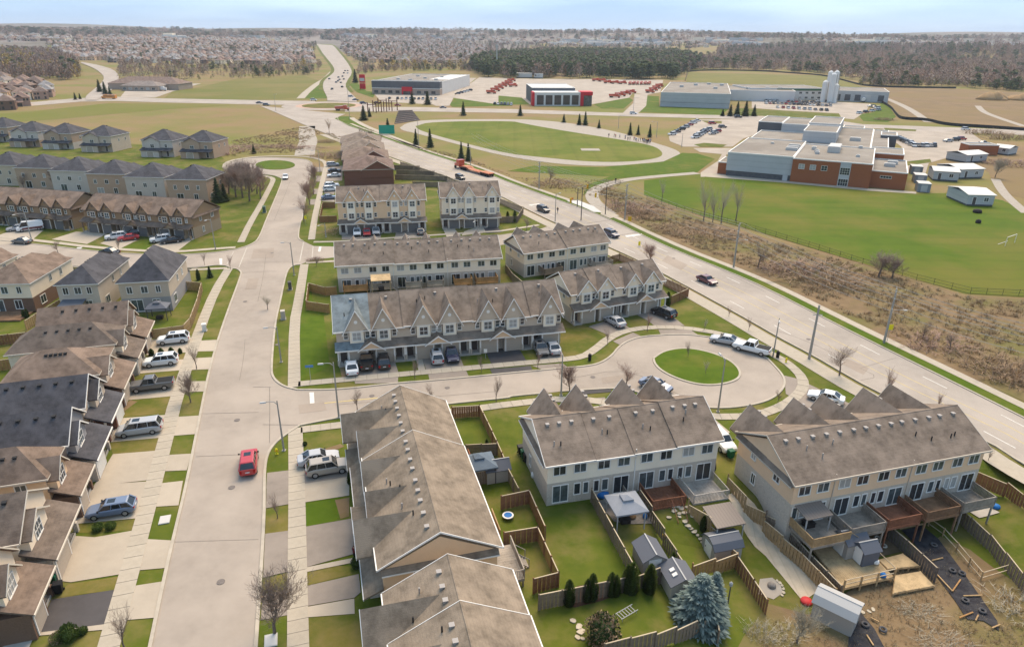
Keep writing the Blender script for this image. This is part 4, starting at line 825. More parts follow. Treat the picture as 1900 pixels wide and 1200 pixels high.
fence('brown fence panel at the left edge below the pool', [(-20, 670), (18, 665)], W_OR)
fence('orange fence wrapping the corner garden beside the four-gable row', [(1233, 515), (1278, 535), (1246, 549)], W_RED)
fence('orange fence round the small lawn beside the arterial', [(1124, 478), (1150, 470), (1186, 486)], W_RED)
fence('grey fence round the cedar garden beside the three-gable row', [(928, 368), (971, 384), (960, 401), (927, 402)])
fence('brown fence round the small lawn left of the tan three-storey row', [(621, 375), (598, 375), (592.6, 401), (624, 400)], W_RED)
fence('grey fence running between the rear gardens of two ivory rows', [(938, 490), (952, 508), (973, 525), (1018, 522)])
for i, (a, lab) in enumerate((([(1040, 95), (1420, 105)], 'lowest grey cross fence behind the red brick rows'), ([(1170, 145), (1520, 152)], 'grey fence in front of the long lots by the arterial'), ([(1050, 60), (1330, 68)], 'third grey cross fence behind the red brick rows'), ([(1030, 25), (1220, 30)], 'fourth grey cross fence behind the red brick rows'), ([(1080, 0), (1230, 45), (1420, 105), (1540, 160)], 'grey fence along the arterial behind the red brick rows'))): fence(lab, T('B1', *a))
CHAIN_ = ('low black chain fence along the school field', [(1200, 371), (1300, 400), (1420, 434), (1500, 458), (1600, 490), (1700, 520), (1800, 545), (1950, 552)])
def chain_mesh():
    b = MB()
    for z in (0.98, 0.5, 0.05): b.box(0, 1, -0.02, 0.02, z - 0.015, z + 0.015)
    for i in range(1, 16): b.box(i / 16 - 0.0015, i / 16 + 0.0015, -0.004, 0.004, 0.05, 0.98)
    return b.mesh('chain_panel', M_CHAIN)
M_CHAIN = mat('black_chainlink', (0.035, 0.032, 0.03), rough=0.7)
def chainfence(label, px):
    P = [G(*p) for p in px]; o0 = P[0]; R = thing('chain_fence', label, 'fence', (o0.x, o0.y, 0)); me = chain_mesh(); po = MB().tube((0, 0, 0), (0, 0, 1.35), 0.04, 0.04, 6).mesh('post', M_CHAIN)
    for a, b in zip(P, P[1:]):
        n = max(1, round((b - a).length / 3)); rz = head(a, b)
        for i in range(n): p = a.lerp(b, i / n); place('chain_panel', me, R, (p.x - o0.x, p.y - o0.y, 0), rz, ((b - a).length / n, 1, 1.25)); place('post', po, R, (p.x - o0.x, p.y - o0.y, 0))
# ---------------------------------------------------------------- decks on the back of the rows
def deck(label, host, x0, x1, y0, y1, z, zg, m, rail='FLR', stair=None, solid=True, rm=None):
    """host: the row it stands against; x, y in that row's own axes; zg the ground below"""
    M_ = Matrix.Translation(host.location) @ Matrix.Rotation(host.rotation_euler[2], 4, 'Z')
    p = M_ @ Vector((x0, y0, 0)); R = thing('timber_deck', label, 'deck', (p.x, p.y, zg), host.rotation_euler[2], 'timber decks behind the rows'); z -= zg; w_, d = x1 - x0, y1 - y0; rm = rm or m
    b = MB(); n = max(3, int(w_ / 0.3))
    for i in range(n): b.box(w_ * i / n + 0.006, w_ * (i + 1) / n - 0.006, 0.01, d, z - 0.04, z)
    b.box(0, w_, 0.01, 0.06, z - 0.24, z - 0.045); b.box(0, w_, d - 0.05, d, z - 0.24, z - 0.045); b.box(0, 0.05, 0.06, d - 0.05, z - 0.24, z - 0.045); b.box(w_ - 0.05, w_, 0.06, d - 0.05, z - 0.24, z - 0.045)
    b.build('deck_floor', m, R)
    if z > 0.5:
        for xx in (0.1, w_ - 0.1):
            for yy in (d - 0.12,): b = MB(); b.box(xx - 0.07, xx + 0.07, yy - 0.07, yy + 0.07, -0.4, z - 0.24); b.build('post', m, R)
    for s in rail:
        b = MB()
        if s in 'FB':
            y = d - 0.04 if s == 'F' else 0.04; n = int(w_ / 0.16)
            for i in range(n + 1): b.box(w_ * i / n - (0.06 if solid else 0.02), w_ * i / n + (0.06 if solid else 0.02), y - 0.02, y + 0.02, z + 0.05, z + 1.0)
            b.box(0, w_, y - 0.05, y + 0.05, z + 1.0, z + 1.05)
        else:
            x = 0.04 if s == 'L' else w_ - 0.04; n = int(d / 0.16)
            for i in range(n + 1): b.box(x - 0.02, x + 0.02, d * i / n - (0.06 if solid else 0.02), d * i / n + (0.06 if solid else 0.02), z + 0.05, z + 1.0)
            b.box(x - 0.05, x + 0.05, 0, d, z + 1.0, z + 1.05)
        b.build('railing', rm, R)
    if stair:
        sx, sy, dirx, diry, sw = stair; n = max(3, int(z / 0.2)); b = MB()
        for i in range(n):
            zz = z - (i + 1) * z / n; ox, oy = sx + dirx * 0.26 * i, sy + diry * 0.26 * i
            if diry: b.box(ox, ox + sw, min(oy, oy + diry * 0.28), max(oy, oy + diry * 0.28), zz - 0.04 if zz > 0.05 else 0.0, zz + 0.02 if zz > 0.02 else 0.06)
            else: b.box(min(ox, ox + dirx * 0.28), max(ox, ox + dirx * 0.28), oy, oy + sw, zz - 0.04 if zz > 0.05 else 0.0, zz + 0.02 if zz > 0.02 else 0.06)
        b.build('steps', m, R)
        b = MB()
        for e in (0, sw):
            if diry: b.tube((sx + e, sy, z + 0.0), (sx + e, sy + diry * 0.26 * n, 0.05), 0.06, 0.06, 4); b.tube((sx + e, sy, z + 0.95), (sx + e, sy + diry * 0.26 * n, 1.0), 0.04, 0.04, 4); b.tube((sx + e, sy + diry * 0.26 * n, 0), (sx + e, sy + diry * 0.26 * n, 1.0), 0.05, 0.05, 4)
            else: b.tube((sx, sy + e, z), (sx + dirx * 0.26 * n, sy + e, 0.05), 0.06, 0.06, 4); b.tube((sx, sy + e, z + 0.95), (sx + dirx * 0.26 * n, sy + e, 1.0), 0.04, 0.04, 4); b.tube((sx + dirx * 0.26 * n, sy + e, 0), (sx + dirx * 0.26 * n, sy + e, 1.0), 0.05, 0.05, 4)
        b.build('stair_rail', rm, R)
    return R
# beige walk-out row: five raised decks
deck('silvered raised deck with metal awning at the left end of the beige row', T4, 18.9, 23.2, 9.45, 12.9, 0.25, -2.45, W_SILVER, 'FR', (-0.0, 2.4, -1, 0, 1.0), rm=W_TAN)
deck('silvered raised deck with tall screens, second on the beige row', T4, 14.5, 18.6, 9.45, 12.6, 0.25, -2.45, W_SILVER, 'FLR')
deck('red-stained raised deck with flower pots on the beige row', T4, 10.1, 14.1, 9.45, 12.5, 0.25, -2.4, W_REDDK, 'FLR')
deck('orange-brown raised deck, fourth along the beige row', T4, 5.2, 9.4, 9.45, 12.5, 0.25, -2.3, W_BROWN, 'FLR')
deck('grey raised deck above a concrete pad at the right end of the beige row', T4, 0.4, 4.6, 9.45, 12.3, 0.25, -1.9, W_SILVER, 'FLR')
# ivory row with stone base
deck('pale raised deck with pergola at the right end of the ivory row', T3, 0.3, 4.4, 9.45, 13.0, 0.2, -1.9, wood('pale_composite', (0.45, 0.40, 0.34)), 'FLR', solid=False)
deck('red-stained deck with side steps behind the ivory row', T3, 5.2, 9.0, 9.45, 12.8, 0.2, -1.4, W_REDDK, 'FLR', (0.6, 3.35, 0, 1, 1.1))
deck('small grey stair landing behind the ivory row', T3, 10.8, 13.2, 9.45, 11.0, 0.15, -0.7, W_SILVER, 'FL', (0.3, 1.55, 0, 1, 1.2), solid=False)
# long ivory row
for i, (a, b, m, lab, z) in enumerate(((25.6, 30.0, W_OR, 'orange timber deck at the left end of the long ivory row', 1.3), (21.2, 25.2, W_SILVER, 'silvered deck under a slatted pergola on the long ivory row', 1.3), (15.6, 18.6, W_SILVER, 'small grey balcony deck in the middle of the long ivory row', 1.3), (11.4, 14.6, W_SILVER, 'grey balcony deck right of the middle of the long ivory row', 1.3), (6.0, 9.4, W_OR, 'left of two orange decks at the right of the long ivory row', 1.3), (1.0, 5.2, W_OR, 'orange deck at the right end of the long ivory row', 1.3))):
    deck(lab, TB, a, b, 10.05, 13.0, z, 0, m, 'FLR', (-0.0, 1.2, -1, 0, 1.0) if i == 1 else None)
deck('grey raised deck at the right end of the cream row', TC, 0.5, 4.8, 9.25, 12.2, 1.2, 0, W_SILVER, 'FLR', solid=False); deck('brown raised deck in the middle of the cream row', TC, 12.2, 16.4, 9.25, 12.0, 1.2, 0, W_GREY, 'FLR')
# near tan row gardens
deck('small brown deck in the topmost small garden', T1, 4.5, 7.0, 9.65, 11.6, 0.35, 0, W_REDDK, 'FR', solid=False)
deck('tan deck cluttered with toys beside the trampoline', T1, 15.8, 19.2, 9.65, 11.6, 0.5, 0, W_TAN, 'F', solid=False); deck('silvered deck with steps below the trampoline garden', T1, 20.6, 25.2, 9.65, 12.2, 0.9, 0, W_SILVER, 'FR', (1.2, 2.55, 0, 1, 1.3), solid=False)
deck('weathered deck with black steps at the bottom of the view', T2, 6.5, 11.5, 9.65, 12.2, 0.9, 0, W_SILVER, 'F', (3.6, 2.55, 0, 1, 1.2), solid=False)
deck('red wooden deck behind the cream and brick house', bpy.data.objects['detached_house.010'] if 'detached_house.010' in bpy.data.objects else CH, 0.4, 8.0, 14.2, 18.4, 0.35, 0, W_BROWN, '', None)

chainfence(*CHAIN_)
# ================================================================ garden furniture, sheds, people
M_SHEDW = mat('cream_resin', (0.56, 0.50, 0.40), rough=0.6, stripe=('Z', 6, 0.08)); M_SHEDG = mat('grey_resin', (0.36, 0.33, 0.29), rough=0.6, stripe=('Z', 6, 0.08)); M_SHEDD = mat('slate_resin', (0.12, 0.125, 0.14), rough=0.6); M_CANV = mat('grey_canvas', (0.27, 0.28, 0.30), (0.24, 0.25, 0.27), 1, 0.9); M_SLATE = mat('slate_metal_roof', (0.13, 0.165, 0.20), (0.11, 0.14, 0.17), 1, 0.6); M_PLAST = mat('corrugated_brown', (0.22, 0.18, 0.15), rough=0.5, stripe=('X', 3, 0.25)); M_BLUEP = mat('blue_plastic', (0.03, 0.16, 0.42), rough=0.5); M_REDP = mat('red_plastic', (0.55, 0.05, 0.05), rough=0.5); M_YELP = mat('yellow_plastic', (0.75, 0.45, 0.03), rough=0.5); M_TARP = mat('blue_tarp', (0.03, 0.22, 0.36), (0.02, 0.15, 0.28), 1.5, 0.6); M_STONEL = mat('pale_flagstone', (0.50, 0.43, 0.32), (0.42, 0.35, 0.26), 3, 0.9, rand=0.12); M_PURP = mat('tyre_grey', (0.10, 0.095, 0.095), rough=0.9); M_TYREW = mat('painted_tyre', (0.50, 0.45, 0.37), rough=0.8)
GZ = 'garden sheds'
def shed(label, px, w_, d, h, hd, wall, roof, zr=0.8, top=None, z=None, gambrel=False, skylight=False):
    p = topG(px, top) if top else (G(*px) if z is None else G(px[0], px[1], z)); z = hz(*p) + 0.06 if z is None else z; R = thing('garden_shed', label, 'shed', (p.x, p.y, z), math.radians(90 - hd), GZ)
    b = MB(); pent_wall(b, 'x', -w_ / 2, w_ / 2, 0, d / 2, 0, h, h + zr - 0.06); b.build('wall', wall, R)
    b = MB()
    if gambrel:
        pr = [(-d / 2 - 0.15, h - 0.1), (-d * 0.36, h + zr * 0.62), (0, h + zr), (d * 0.36, h + zr * 0.62), (d / 2 + 0.15, h - 0.1), (d / 2 + 0.12, h - 0.18), (d * 0.33, h + zr * 0.52), (0, h + zr - 0.1), (-d * 0.33, h + zr * 0.52), (-d / 2 - 0.12, h - 0.18)]
        b.extr([(-w_ / 2 - 0.15, q, s) for q, s in reversed(pr)], (w_ + 0.3, 0, 0))
    else: chevron(b, 'x', -w_ / 2 - 0.15, w_ / 2 + 0.15, 0, d / 2, h, h + zr, 0.15, 0.07)
    ro = b.build('roof', roof, R)
    MB().box(-w_ / 2 - 0.16, w_ / 2 + 0.16, -0.06, 0.06, h + zr - 0.01, h + zr + 0.03).build('ridge_cap', M_LUM_, ro)
    if skylight:
        for x in (-0.35, 0.25): MB().hexa([(x, -0.75, h + zr * 0.35), (x + 0.35, -0.75, h + zr * 0.35), (x + 0.35, -0.35, h + zr * 0.7), (x, -0.35, h + zr * 0.7)], [(x, -0.78, h + zr * 0.35 + 0.1), (x + 0.35, -0.78, h + zr * 0.35 + 0.1), (x + 0.35, -0.38, h + zr * 0.7 + 0.1), (x, -0.38, h + zr * 0.7 + 0.1)]).build('skylight', M_TRIM, ro)
    o = MB().box(-w_ / 2 - 0.04, -w_ / 2, -0.6, 0.6, 0.05, min(h, 1.9)).build('door', M_TRIM if wall is not M_SHEDW else M_SHEDG, R); MB().box(-w_ / 2 - 0.07, -w_ / 2 - 0.04, 0.4, 0.46, 0.9, 1.1).build('handle', M_TRIM_D, o)
    return R
M_LUM_ = mat('ridge_grey', (0.40, 0.39, 0.37), rough=0.6)
def gazebo(label, px, w_, d, h, hd, roof, post=None, top=2.7, z=None, flat=False):
    p = topG(px, top); z = hz(*p) + 0.08 if z is None else z; R = thing('garden_gazebo', label, 'gazebo', (p.x, p.y, z), math.radians(90 - hd), 'garden gazebos'); post = post or M_TRIM_D
    for x in (-1, 1):
        for y in (-1, 1): MB().box(x * (w_ / 2 - 0.15) - 0.05, x * (w_ / 2 - 0.15) + 0.05, y * (d / 2 - 0.15) - 0.05, y * (d / 2 - 0.15) + 0.05, 0, h).build('post', post, R)
    b = MB()
    if flat: b.hexa([(-w_ / 2, -d / 2, h - 0.1), (w_ / 2, -d / 2, h - 0.1), (w_ / 2, d / 2, h + 0.3), (-w_ / 2, d / 2, h + 0.3)], [(-w_ / 2, -d / 2, h), (w_ / 2, -d / 2, h), (w_ / 2, d / 2, h + 0.4), (-w_ / 2, d / 2, h + 0.4)])
    else: hip_roof(b, -w_ / 2, w_ / 2, -d / 2, d / 2, h, h + 0.8, 0.1, 0, 0)
    b.build('canopy', roof, R)
    if not flat:
        b = MB(); hip_roof(b, -0.5, 0.5, -0.5, 0.5, h + 0.75, h + 1.0, 0.05, 0, 0); b.build('vent_canopy', roof, R)
    MB().box(-0.5, 0.5, -0.4, 0.4, 0, 0.45).box(-0.55, 0.55, -0.45, 0.45, 0.45, 0.5).build('table', M_BUMP_, R); return R
M_BUMP_ = mat('dark_wicker', (0.035, 0.03, 0.028), rough=0.8)
gazebo('grey canvas gazebo on the stone patio', T('C3', (880, 110))[0], 3.2, 3.2, 2.3, 76, M_CANV, M_LUM_); gazebo('slate-blue hard-roofed gazebo in a small garden', T('B2', (1655, 1000))[0], 3.4, 3.0, 2.2, 74, M_SLATE, top=2.5); gazebo('black canopy gazebo behind the grey corner house', T('A1', (1155, 1050))[0], 3.3, 2.6, 2.3, 79, M_SHEDD, top=2.6); gazebo('black flat canopy behind the narrow grey house', T('A1', (525, 1035))[0], 3.8, 2.6, 2.2, 82, M_SHEDD, top=2.5, flat=True); gazebo('brown corrugated lean-to at the end of the pale path', T('C3', (1600, 190))[0], 3.2, 3.0, 2.2, 75, M_PLAST, M_LUM_, top=2.5, flat=True)
gazebo('slatted timber pergola on the long ivory row', T('B1', (935, 855))[0], 3.6, 2.6, 2.2, 78, W_DECK, W_DECK, top=3.6, z=1.35, flat=True); gazebo('grey metal awning on the silvered left deck', T('D3', (340, 175))[0], 3.0, 2.6, 2.0, 74, M_PLAST, M_LUM_, top=4.8, z=0.3, flat=True)
shed('grey gabled shed in the gazebo garden', T('C3', (1040, 590))[0], 2.6, 2.2, 1.8, -12, M_SHEDG, M_SHEDD, 0.7); shed('cream shed with charcoal roof and two white skylights beside the spruce', T('C3', (1245, 770))[0], 2.6, 2.4, 1.9, 168, M_SHEDW, M_SHEDD, 0.6, skylight=True); shed('dark grey barrel-roofed shed beside the orange fence', T('C3', (1570, 505))[0], 3.0, 2.4, 1.7, 75, M_SHEDG, M_SHEDD, 0.8, gambrel=True); shed('pale grey barn shed at the end of the pale path', T('D3', (505, 985))[0], 3.4, 2.4, 1.9, 130, M_SHEDG, M_LUM_, 0.8, gambrel=True); shed('shed with dark roof and white gable on the lower deck', T('D3', (605, 475))[0], 2.4, 2.2, 1.8, 75, M_SHEDG, M_SHEDD, 0.8, z=-1.72); shed('small slate-coloured shed on the lower deck', T('D3', (720, 545))[0], 1.8, 1.6, 1.7, 75, M_SHEDD, M_SHEDD, 0.6, z=-1.72); shed('grey-roofed shed beside the slate gazebo', T('B2', (1785, 1010))[0], 2.6, 2.0, 1.7, 74, M_SHEDG, M_SHEDD, 0.7, top=2.2)
# large lower deck and its stepped platforms
def platform(label, px, zt, m, edge=True):
    P = [G(q[0], q[1], zt) for q in px]; o0 = P[0]; R = thing('timber_platform', label, 'deck', (o0.x, o0.y, zt), 0, 'timber decks behind the rows'); b = MB(); loc_ = [Vector((p.x - o0.x, p.y - o0.y)) for p in P]
    a0, a1, a2, a3 = loc_; n = 26
    for i in range(n):
        s, e = (i + 0.03) / n, (i + 0.97) / n; b.hexa([(*a0.lerp(a3, s), -0.05), (*a0.lerp(a3, e), -0.05), (*a1.lerp(a2, e), -0.05), (*a1.lerp(a2, s), -0.05)][::-1], [(*a0.lerp(a3, s), 0), (*a0.lerp(a3, e), 0), (*a1.lerp(a2, e), 0), (*a1.lerp(a2, s), 0)][::-1])
    kind(b.build('deck_boards', m, R), 'stuff'); b = MB()
    for q, r in ((a0, a1), (a1, a2), (a2, a3), (a3, a0)): b.tube((*q, -0.14), (*r, -0.14), 0.09, 0.09, 4)
    b.build('rim_joist', W_TAN, R)
    for q in (a0, a1, a2, a3, a1.lerp(a2, 0.33), a1.lerp(a2, 0.66)):
        g = hz(q.x + o0.x, q.y + o0.y) - zt; MB().box(q.x - 0.07, q.x + 0.07, q.y - 0.07, q.y + 0.07, min(g, -0.3) - 0.6, -0.02 if not edge else 1.0).build('post', W_TAN, R)
    if edge:
        for z in (0.45, 0.95): b = MB(); b.tube((*a1, z), (*a2, z), 0.045, 0.045, 4); b.build('rail', W_CAP, R)
        b = MB(); b.tube((*a2, 0.95), (*a2.lerp(a3, 0.6), 0.95), 0.045, 0.045, 4); b.build('rail', W_CAP, R)
    return R
platform('large honey-coloured lower deck behind the beige row', T('D3', (290, 390), (575, 755), (945, 670), (600, 330)), -1.75, W_DECK); platform('stepped timber platform beside the lower deck', T('D3', (830, 545), (900, 610), (1135, 590), (1010, 500)), -1.9, W_DECK, False); platform('second lower stepped platform beside the lower deck', T('D3', (955, 660), (940, 790), (1240, 735), (1140, 630)), -2.1, W_DECK, False)
# stepping stones
def stones(label, tile, pts, name='stepping_stone_path', r=(0.22, 0.4)):
    P = [G(*q) for q in T(tile, *pts)]; o0 = P[0]; R = thing(name, label, 'path', (o0.x, o0.y, hz(*o0)))
    for p in P:
        n = 7; rr = ru(*r); b = MB(); b.prism([(rr * ru(0.75, 1.15) * math.cos(6.283 * i / n), rr * ru(0.75, 1.15) * 0.8 * math.sin(6.283 * i / n)) for i in range(n)], 0, 0.07); b.build('stone', M_STONEL, R, (p.x - o0.x, p.y - o0.y, hz(*p) - hz(*o0) + 0.06), ru(0, 3))
stones('pale flagstones winding through the garden beside the red deck', 'C3', [(1190, 240), (1232, 192), (1258, 160), (1295, 132), (1285, 175), (1322, 165), (1268, 212), (1302, 205), (1360, 232), (1345, 190), (1225, 160), (1270, 235), (1310, 268), (1330, 300), (1352, 322), (1378, 342), (1402, 370), (1422, 396), (1440, 420)])
stones('edging stones of the gravel circle', 'D3', [(85, 705), (105, 720), (122, 740), (132, 765), (132, 792), (122, 812)], 'edging_stones', (0.15, 0.22)); stones('pale stones scattered below the lower deck', 'D3', [(710, 935), (760, 930), (790, 915), (640, 1080), (655, 935)], 'scattered_stones', (0.2, 0.3)); stones('flagstones in the garden bed at the bottom', 'C3', [(530, 1040), (545, 1080), (520, 1120), (490, 1000), (560, 1130)], 'bed_stones')
# rail fence round the right garden
def railfence(label, tile, pts, h=1.0):
    P = [G(*q) for q in T(tile, *pts)]; o0 = P[0]; R = thing('rail_fence', label, 'fence', (o0.x, o0.y, hz(*o0))); L3 = [(p.x - o0.x, p.y - o0.y, hz(*p) - hz(*o0)) for p in P]
    for q in L3: MB().box(q[0] - 0.05, q[0] + 0.05, q[1] - 0.05, q[1] + 0.05, q[2] - 0.3, q[2] + h + 0.1).build('post', W_TAN, R)
    for q, r in zip(L3, L3[1:]):
        for z in (0.35, h): MB().tube((q[0], q[1], q[2] + z), (r[0], r[1], r[2] + z), 0.045, 0.045, 4).build('rail', W_CAP, R)
railfence('new timber rail fence beside the black fabric', 'D3', [(1090, 215), (1195, 300), (1300, 375), (1400, 485), (1490, 595), (1580, 700), (1780, 640)])
def plank(label, tile, a, b, m=None):
    p, q = [G(*v) for v in T(tile, a, b)]; o = MB().tube((0, 0, 0), (q.x - p.x, q.y - p.y, hz(*q) - hz(*p)), 0.08, 0.08, 4).build('timber_plank', m or W_TAN, None, (p.x, p.y, hz(*p) + 0.22)); tag(o, label, 'plank')
for i, (a, b) in enumerate((((985, 330), (1155, 295)), ((1220, 565), (1300, 545)), ((1370, 790), (1430, 705)), ((1450, 825), (1590, 820)), ((1420, 985), (1520, 945)), ((1540, 1005), (1560, 965)), ((1660, 1060), (1720, 1035)), ((740, 1110), (790, 1188)), ((770, 985), (830, 1015)), ((1250, 660), (1370, 790)))): plank(['plank across the top of the black fabric', 'short plank at the fabric beside the dark fence', 'plank leaning below the dark fence', 'plank across the middle of the fabric', 'orange plank at the lower fabric edge', 'stub of timber on the lower fabric', 'timber at the bottom tip of the fabric', 'plank on the small lower fabric', 'plank by the pale stones', 'long plank continuing the dark fence line'][i], 'D3', a, b, W_OR if i in (2, 4) else None)
tyre_me = MB(); 
for i in range(14):
    a, b_ = 6.283 * i / 14, 6.283 * (i + 1) / 14; tyre_me.tube((0.26 * math.cos(a), 0.26 * math.sin(a), 0.1), (0.26 * math.cos(b_), 0.26 * math.sin(b_), 0.1), 0.1, 0.1, 6, cap=False)
tyre_me = tyre_me.mesh('old_tyre', M_PURP)
for i, (x, y, m) in enumerate(((820, 400, M_TYREW), (865, 457, M_TYREW), (1235, 450, M_PURP), (1370, 637, M_PURP), (1440, 657, M_PURP), (1465, 857, M_PURP), (860, 1072, M_PURP), (730, 1035, M_PURP), (1590, 935, M_PURP))):
    p = G(*T('D3', (x, y))[0]); tag(place('old_tyre', tyre_me, None, (p.x, p.y, hz(*p) + 0.15), 0, (1.0, 1.0, 1.0), m), ['upper white-painted tyre in the bare bed', 'lower white-painted tyre in the bare bed', 'old tyre near the top of the black fabric', 'old tyre halfway down the black fabric', 'old tyre right of the halfway one', 'old tyre low on the black fabric', 'old tyre on the small fabric strip', 'second old tyre on the small fabric strip', 'lowest old tyre on the black fabric'][i], 'tyre')
sheet('bare_bed', T('D3', (700, 300), (820, 290), (1000, 490), (830, 530)), 0.1, mat('bare_soil', (0.17, 0.12, 0.075), (0.13, 0.10, 0.055), 1, 0.95), drape=1); sheet('concrete_pad', T('D3', (1430, 150), (1560, 110), (1720, 205), (1570, 245)), 0.12, M_CONC, drape=1); sheet('tarpaulin', T('D3', (640, 290), (650, 235), (800, 240), (810, 290)), 0.2, M_TARP, drape=1)
def lump(label, px, r, h, m, name, cat, z=None, group=None, k=12):
    p = G(*px); z = hz(*p) + 0.06 if z is None else z; b = MB(); b.lathe([(r * 0.9, 0), (r, h * 0.3), (r * 0.85, h * 0.75), (r * 0.3, h)], k); o = b.build(name, m, None, (p.x, p.y, z), ru(0, 3), smooth=True); return tag(o, label, cat, group)
lump('red plastic sled lying at the end of the pale path', T('D3', (300, 860))[0], 0.55, 0.35, M_REDP, 'plastic_sled', 'sled'); lump('stone fire pit in the gravel circle', T('D3', (45, 745))[0], 0.4, 0.4, M_PATIO, 'fire_pit', 'fire pit'); lump('round fire bowl under the grey gazebo', T('C3', (915, 235))[0], 0.5, 0.3, mat('rust_bowl', (0.20, 0.12, 0.06)), 'fire_bowl', 'fire bowl'); lump('yellow toy on the grass beside the railed fence', T('C3', (1155, 378))[0], 0.22, 0.3, M_YELP, 'toy_car', 'toy'); lump('blue toy beside the gazebo', T('C3', (1015, 240))[0], 0.25, 0.5, M_BLUEP, 'toy_box', 'toy'); lump('green bin beside the gazebo', T('C3', (1037, 195))[0], 0.28, 0.8, M_BING_ if 'M_BING_' in globals() else mat('garden_green', (0.02, 0.12, 0.07)), 'garden_bin', 'bin'); lump('blue covered furniture left of the gazebo', T('C3', (700, 75))[0], 0.8, 0.7, M_BLUEP, 'covered_table', 'furniture'); lump('white satellite ball at the ivory end wall', T('C2', (200, 1130))[0], 0.35, 0.7, M_TRIM, 'gas_tank', 'tank'); lump('blue round pool beside the right decks', T('D3', (1690, 165))[0], 0.45, 0.4, M_BLUEP, 'paddling_pool', 'pool'); lump('black barbecue on the silvered left deck', T('D3', (455, 185))[0], 0.6, 1.1, M_BUMP_, 'barbecue', 'barbecue', 0.3); lump('black barbecue on the pale pergola deck', T('C2', (1500, 1085))[0], 0.55, 1.1, M_BUMP_, 'barbecue', 'barbecue', 0.25); lump('white tub on the lower deck', T('D3', (795, 615))[0], 0.35, 0.4, M_TRIM, 'plastic_tub', 'tub', -1.7); lump('blue crate at the rim of the lower deck', T('D3', (850, 715))[0], 0.3, 0.4, M_BLUEP, 'plastic_crate', 'crate', -1.7)
p = G(*T('C3', (10, 243))[0]); R = thing('play_trampoline', 'small round blue and white trampoline in the garden', 'trampoline', (p.x, p.y, 0.1)); MB().lathe([(0.58, 0.28), (0.58, 0.34), (0.42, 0.35)], 18).build('ring', M_TRIM, R); MB().lathe([(0.41, 0.33), (0.41, 0.36), (0.05, 0.365)], 18).build('mat', M_BLUEP, R)
for i in range(4): MB().tube((0.5 * math.cos(i * 1.57), 0.5 * math.sin(i * 1.57), 0), (0.5 * math.cos(i * 1.57), 0.5 * math.sin(i * 1.57), 0.28), 0.03, 0.03, 5).build('leg', M_TRIM_D, R)
p = G(*T('C3', (1625, 865))[0]); R = thing('garden_lamp_post', 'black garden lamp post on the lawn right of the spruce', 'lamp post', (p.x, p.y, hz(*p))); MB().tube((0, 0, 0), (0, 0, 2.0), 0.07, 0.05, 6).build('post', M_TRIM_D, R); MB().lathe([(0.1, 2.0), (0.17, 2.1), (0.17, 2.35), (0.05, 2.5)], 6).build('lantern', M_LUM_, R)
p = G(*T('C3', (880, 955))[0]); R = thing('folding_lounger', 'grey metal folding lounger on the fenced lawn', 'lounger', (p.x, p.y, 0.06), 0.6)
for i in range(6): MB().box(-0.9 + i * 0.3, -0.9 + i * 0.3 + 0.05, -0.35, 0.35, 0.35, 0.39).build('slat', M_LUM_, R)
MB().box(-0.95, 0.95, -0.38, -0.33, 0.3, 0.36).build('side_rail', M_GALV_ if 'M_GALV_' in globals() else M_LUM_, R); MB().box(-0.95, 0.95, 0.33, 0.38, 0.3, 0.36).build('side_rail', M_LUM_, R)
for x in (-0.8, 0.8):
    for y in (-0.35, 0.35): MB().box(x - 0.02, x + 0.02, y - 0.02, y + 0.02, 0, 0.3).build('leg', M_LUM_, R)
# people: one continuous skinned body
def person_mesh():
    J_ = {'pelvis': ((0, 0, 0.95), 0.15), 'waist': ((0, 0, 1.1), 0.13), 'chest': ((0.02, 0, 1.33), 0.16), 'neck': ((0.02, 0, 1.5), 0.06), 'head': ((0.05, 0, 1.62), 0.10), 'crown': ((0.04, 0, 1.72), 0.07)}
    E_ = [('pelvis', 'waist'), ('waist', 'chest'), ('chest', 'neck'), ('neck', 'head'), ('head', 'crown')]
    for s, sy in (('l', 1), ('r', -1)):
        f = 0.28 * sy; J_.update({'hip' + s: ((0, 0.1 * sy, 0.88), 0.10), 'knee' + s: ((0.12 if sy > 0 else 0.0, 0.1 * sy, 0.5), 0.07), 'ank' + s: ((0.2 if sy > 0 else -0.25, 0.1 * sy, 0.09), 0.05), 'toe' + s: ((0.38 if sy > 0 else -0.08, 0.1 * sy, 0.04), 0.045), 'sh' + s: ((0.0, 0.19 * sy, 1.42), 0.065), 'el' + s: ((-0.1 * sy, 0.26 * sy, 1.15), 0.048), 'wr' + s: ((0.12 - 0.1 * sy, 0.27 * sy, 0.93), 0.035), 'ha' + s: ((0.18 - 0.1 * sy, 0.26 * sy, 0.85), 0.04)})
        E_ += [('pelvis', 'hip' + s), ('hip' + s, 'knee' + s), ('knee' + s, 'ank' + s), ('ank' + s, 'toe' + s), ('chest', 'sh' + s), ('sh' + s, 'el' + s), ('el' + s, 'wr' + s), ('wr' + s, 'ha' + s)]
    k = list(J_); me = bpy.data.meshes.new('person'); me.from_pydata([J_[q][0] for q in k], [(k.index(a), k.index(b)) for a, b in E_], []); o = bpy.data.objects.new('tmp_person', me); COL.objects.link(o); md = o.modifiers.new('s', 'SKIN')
    for i, q in enumerate(k): me.skin_vertices[0].data[i].radius = (J_[q][1], J_[q][1]); me.skin_vertices[0].data[i].use_root = (q == 'pelvis')
    sb = o.modifiers.new('u', 'SUBSURF'); sb.levels = 1; dg = bpy.context.evaluated_depsgraph_get(); dg.update(); out_ = bpy.data.meshes.new_from_object(o.evaluated_get(dg)); bpy.data.objects.remove(o); out_.materials.clear()
    return out_
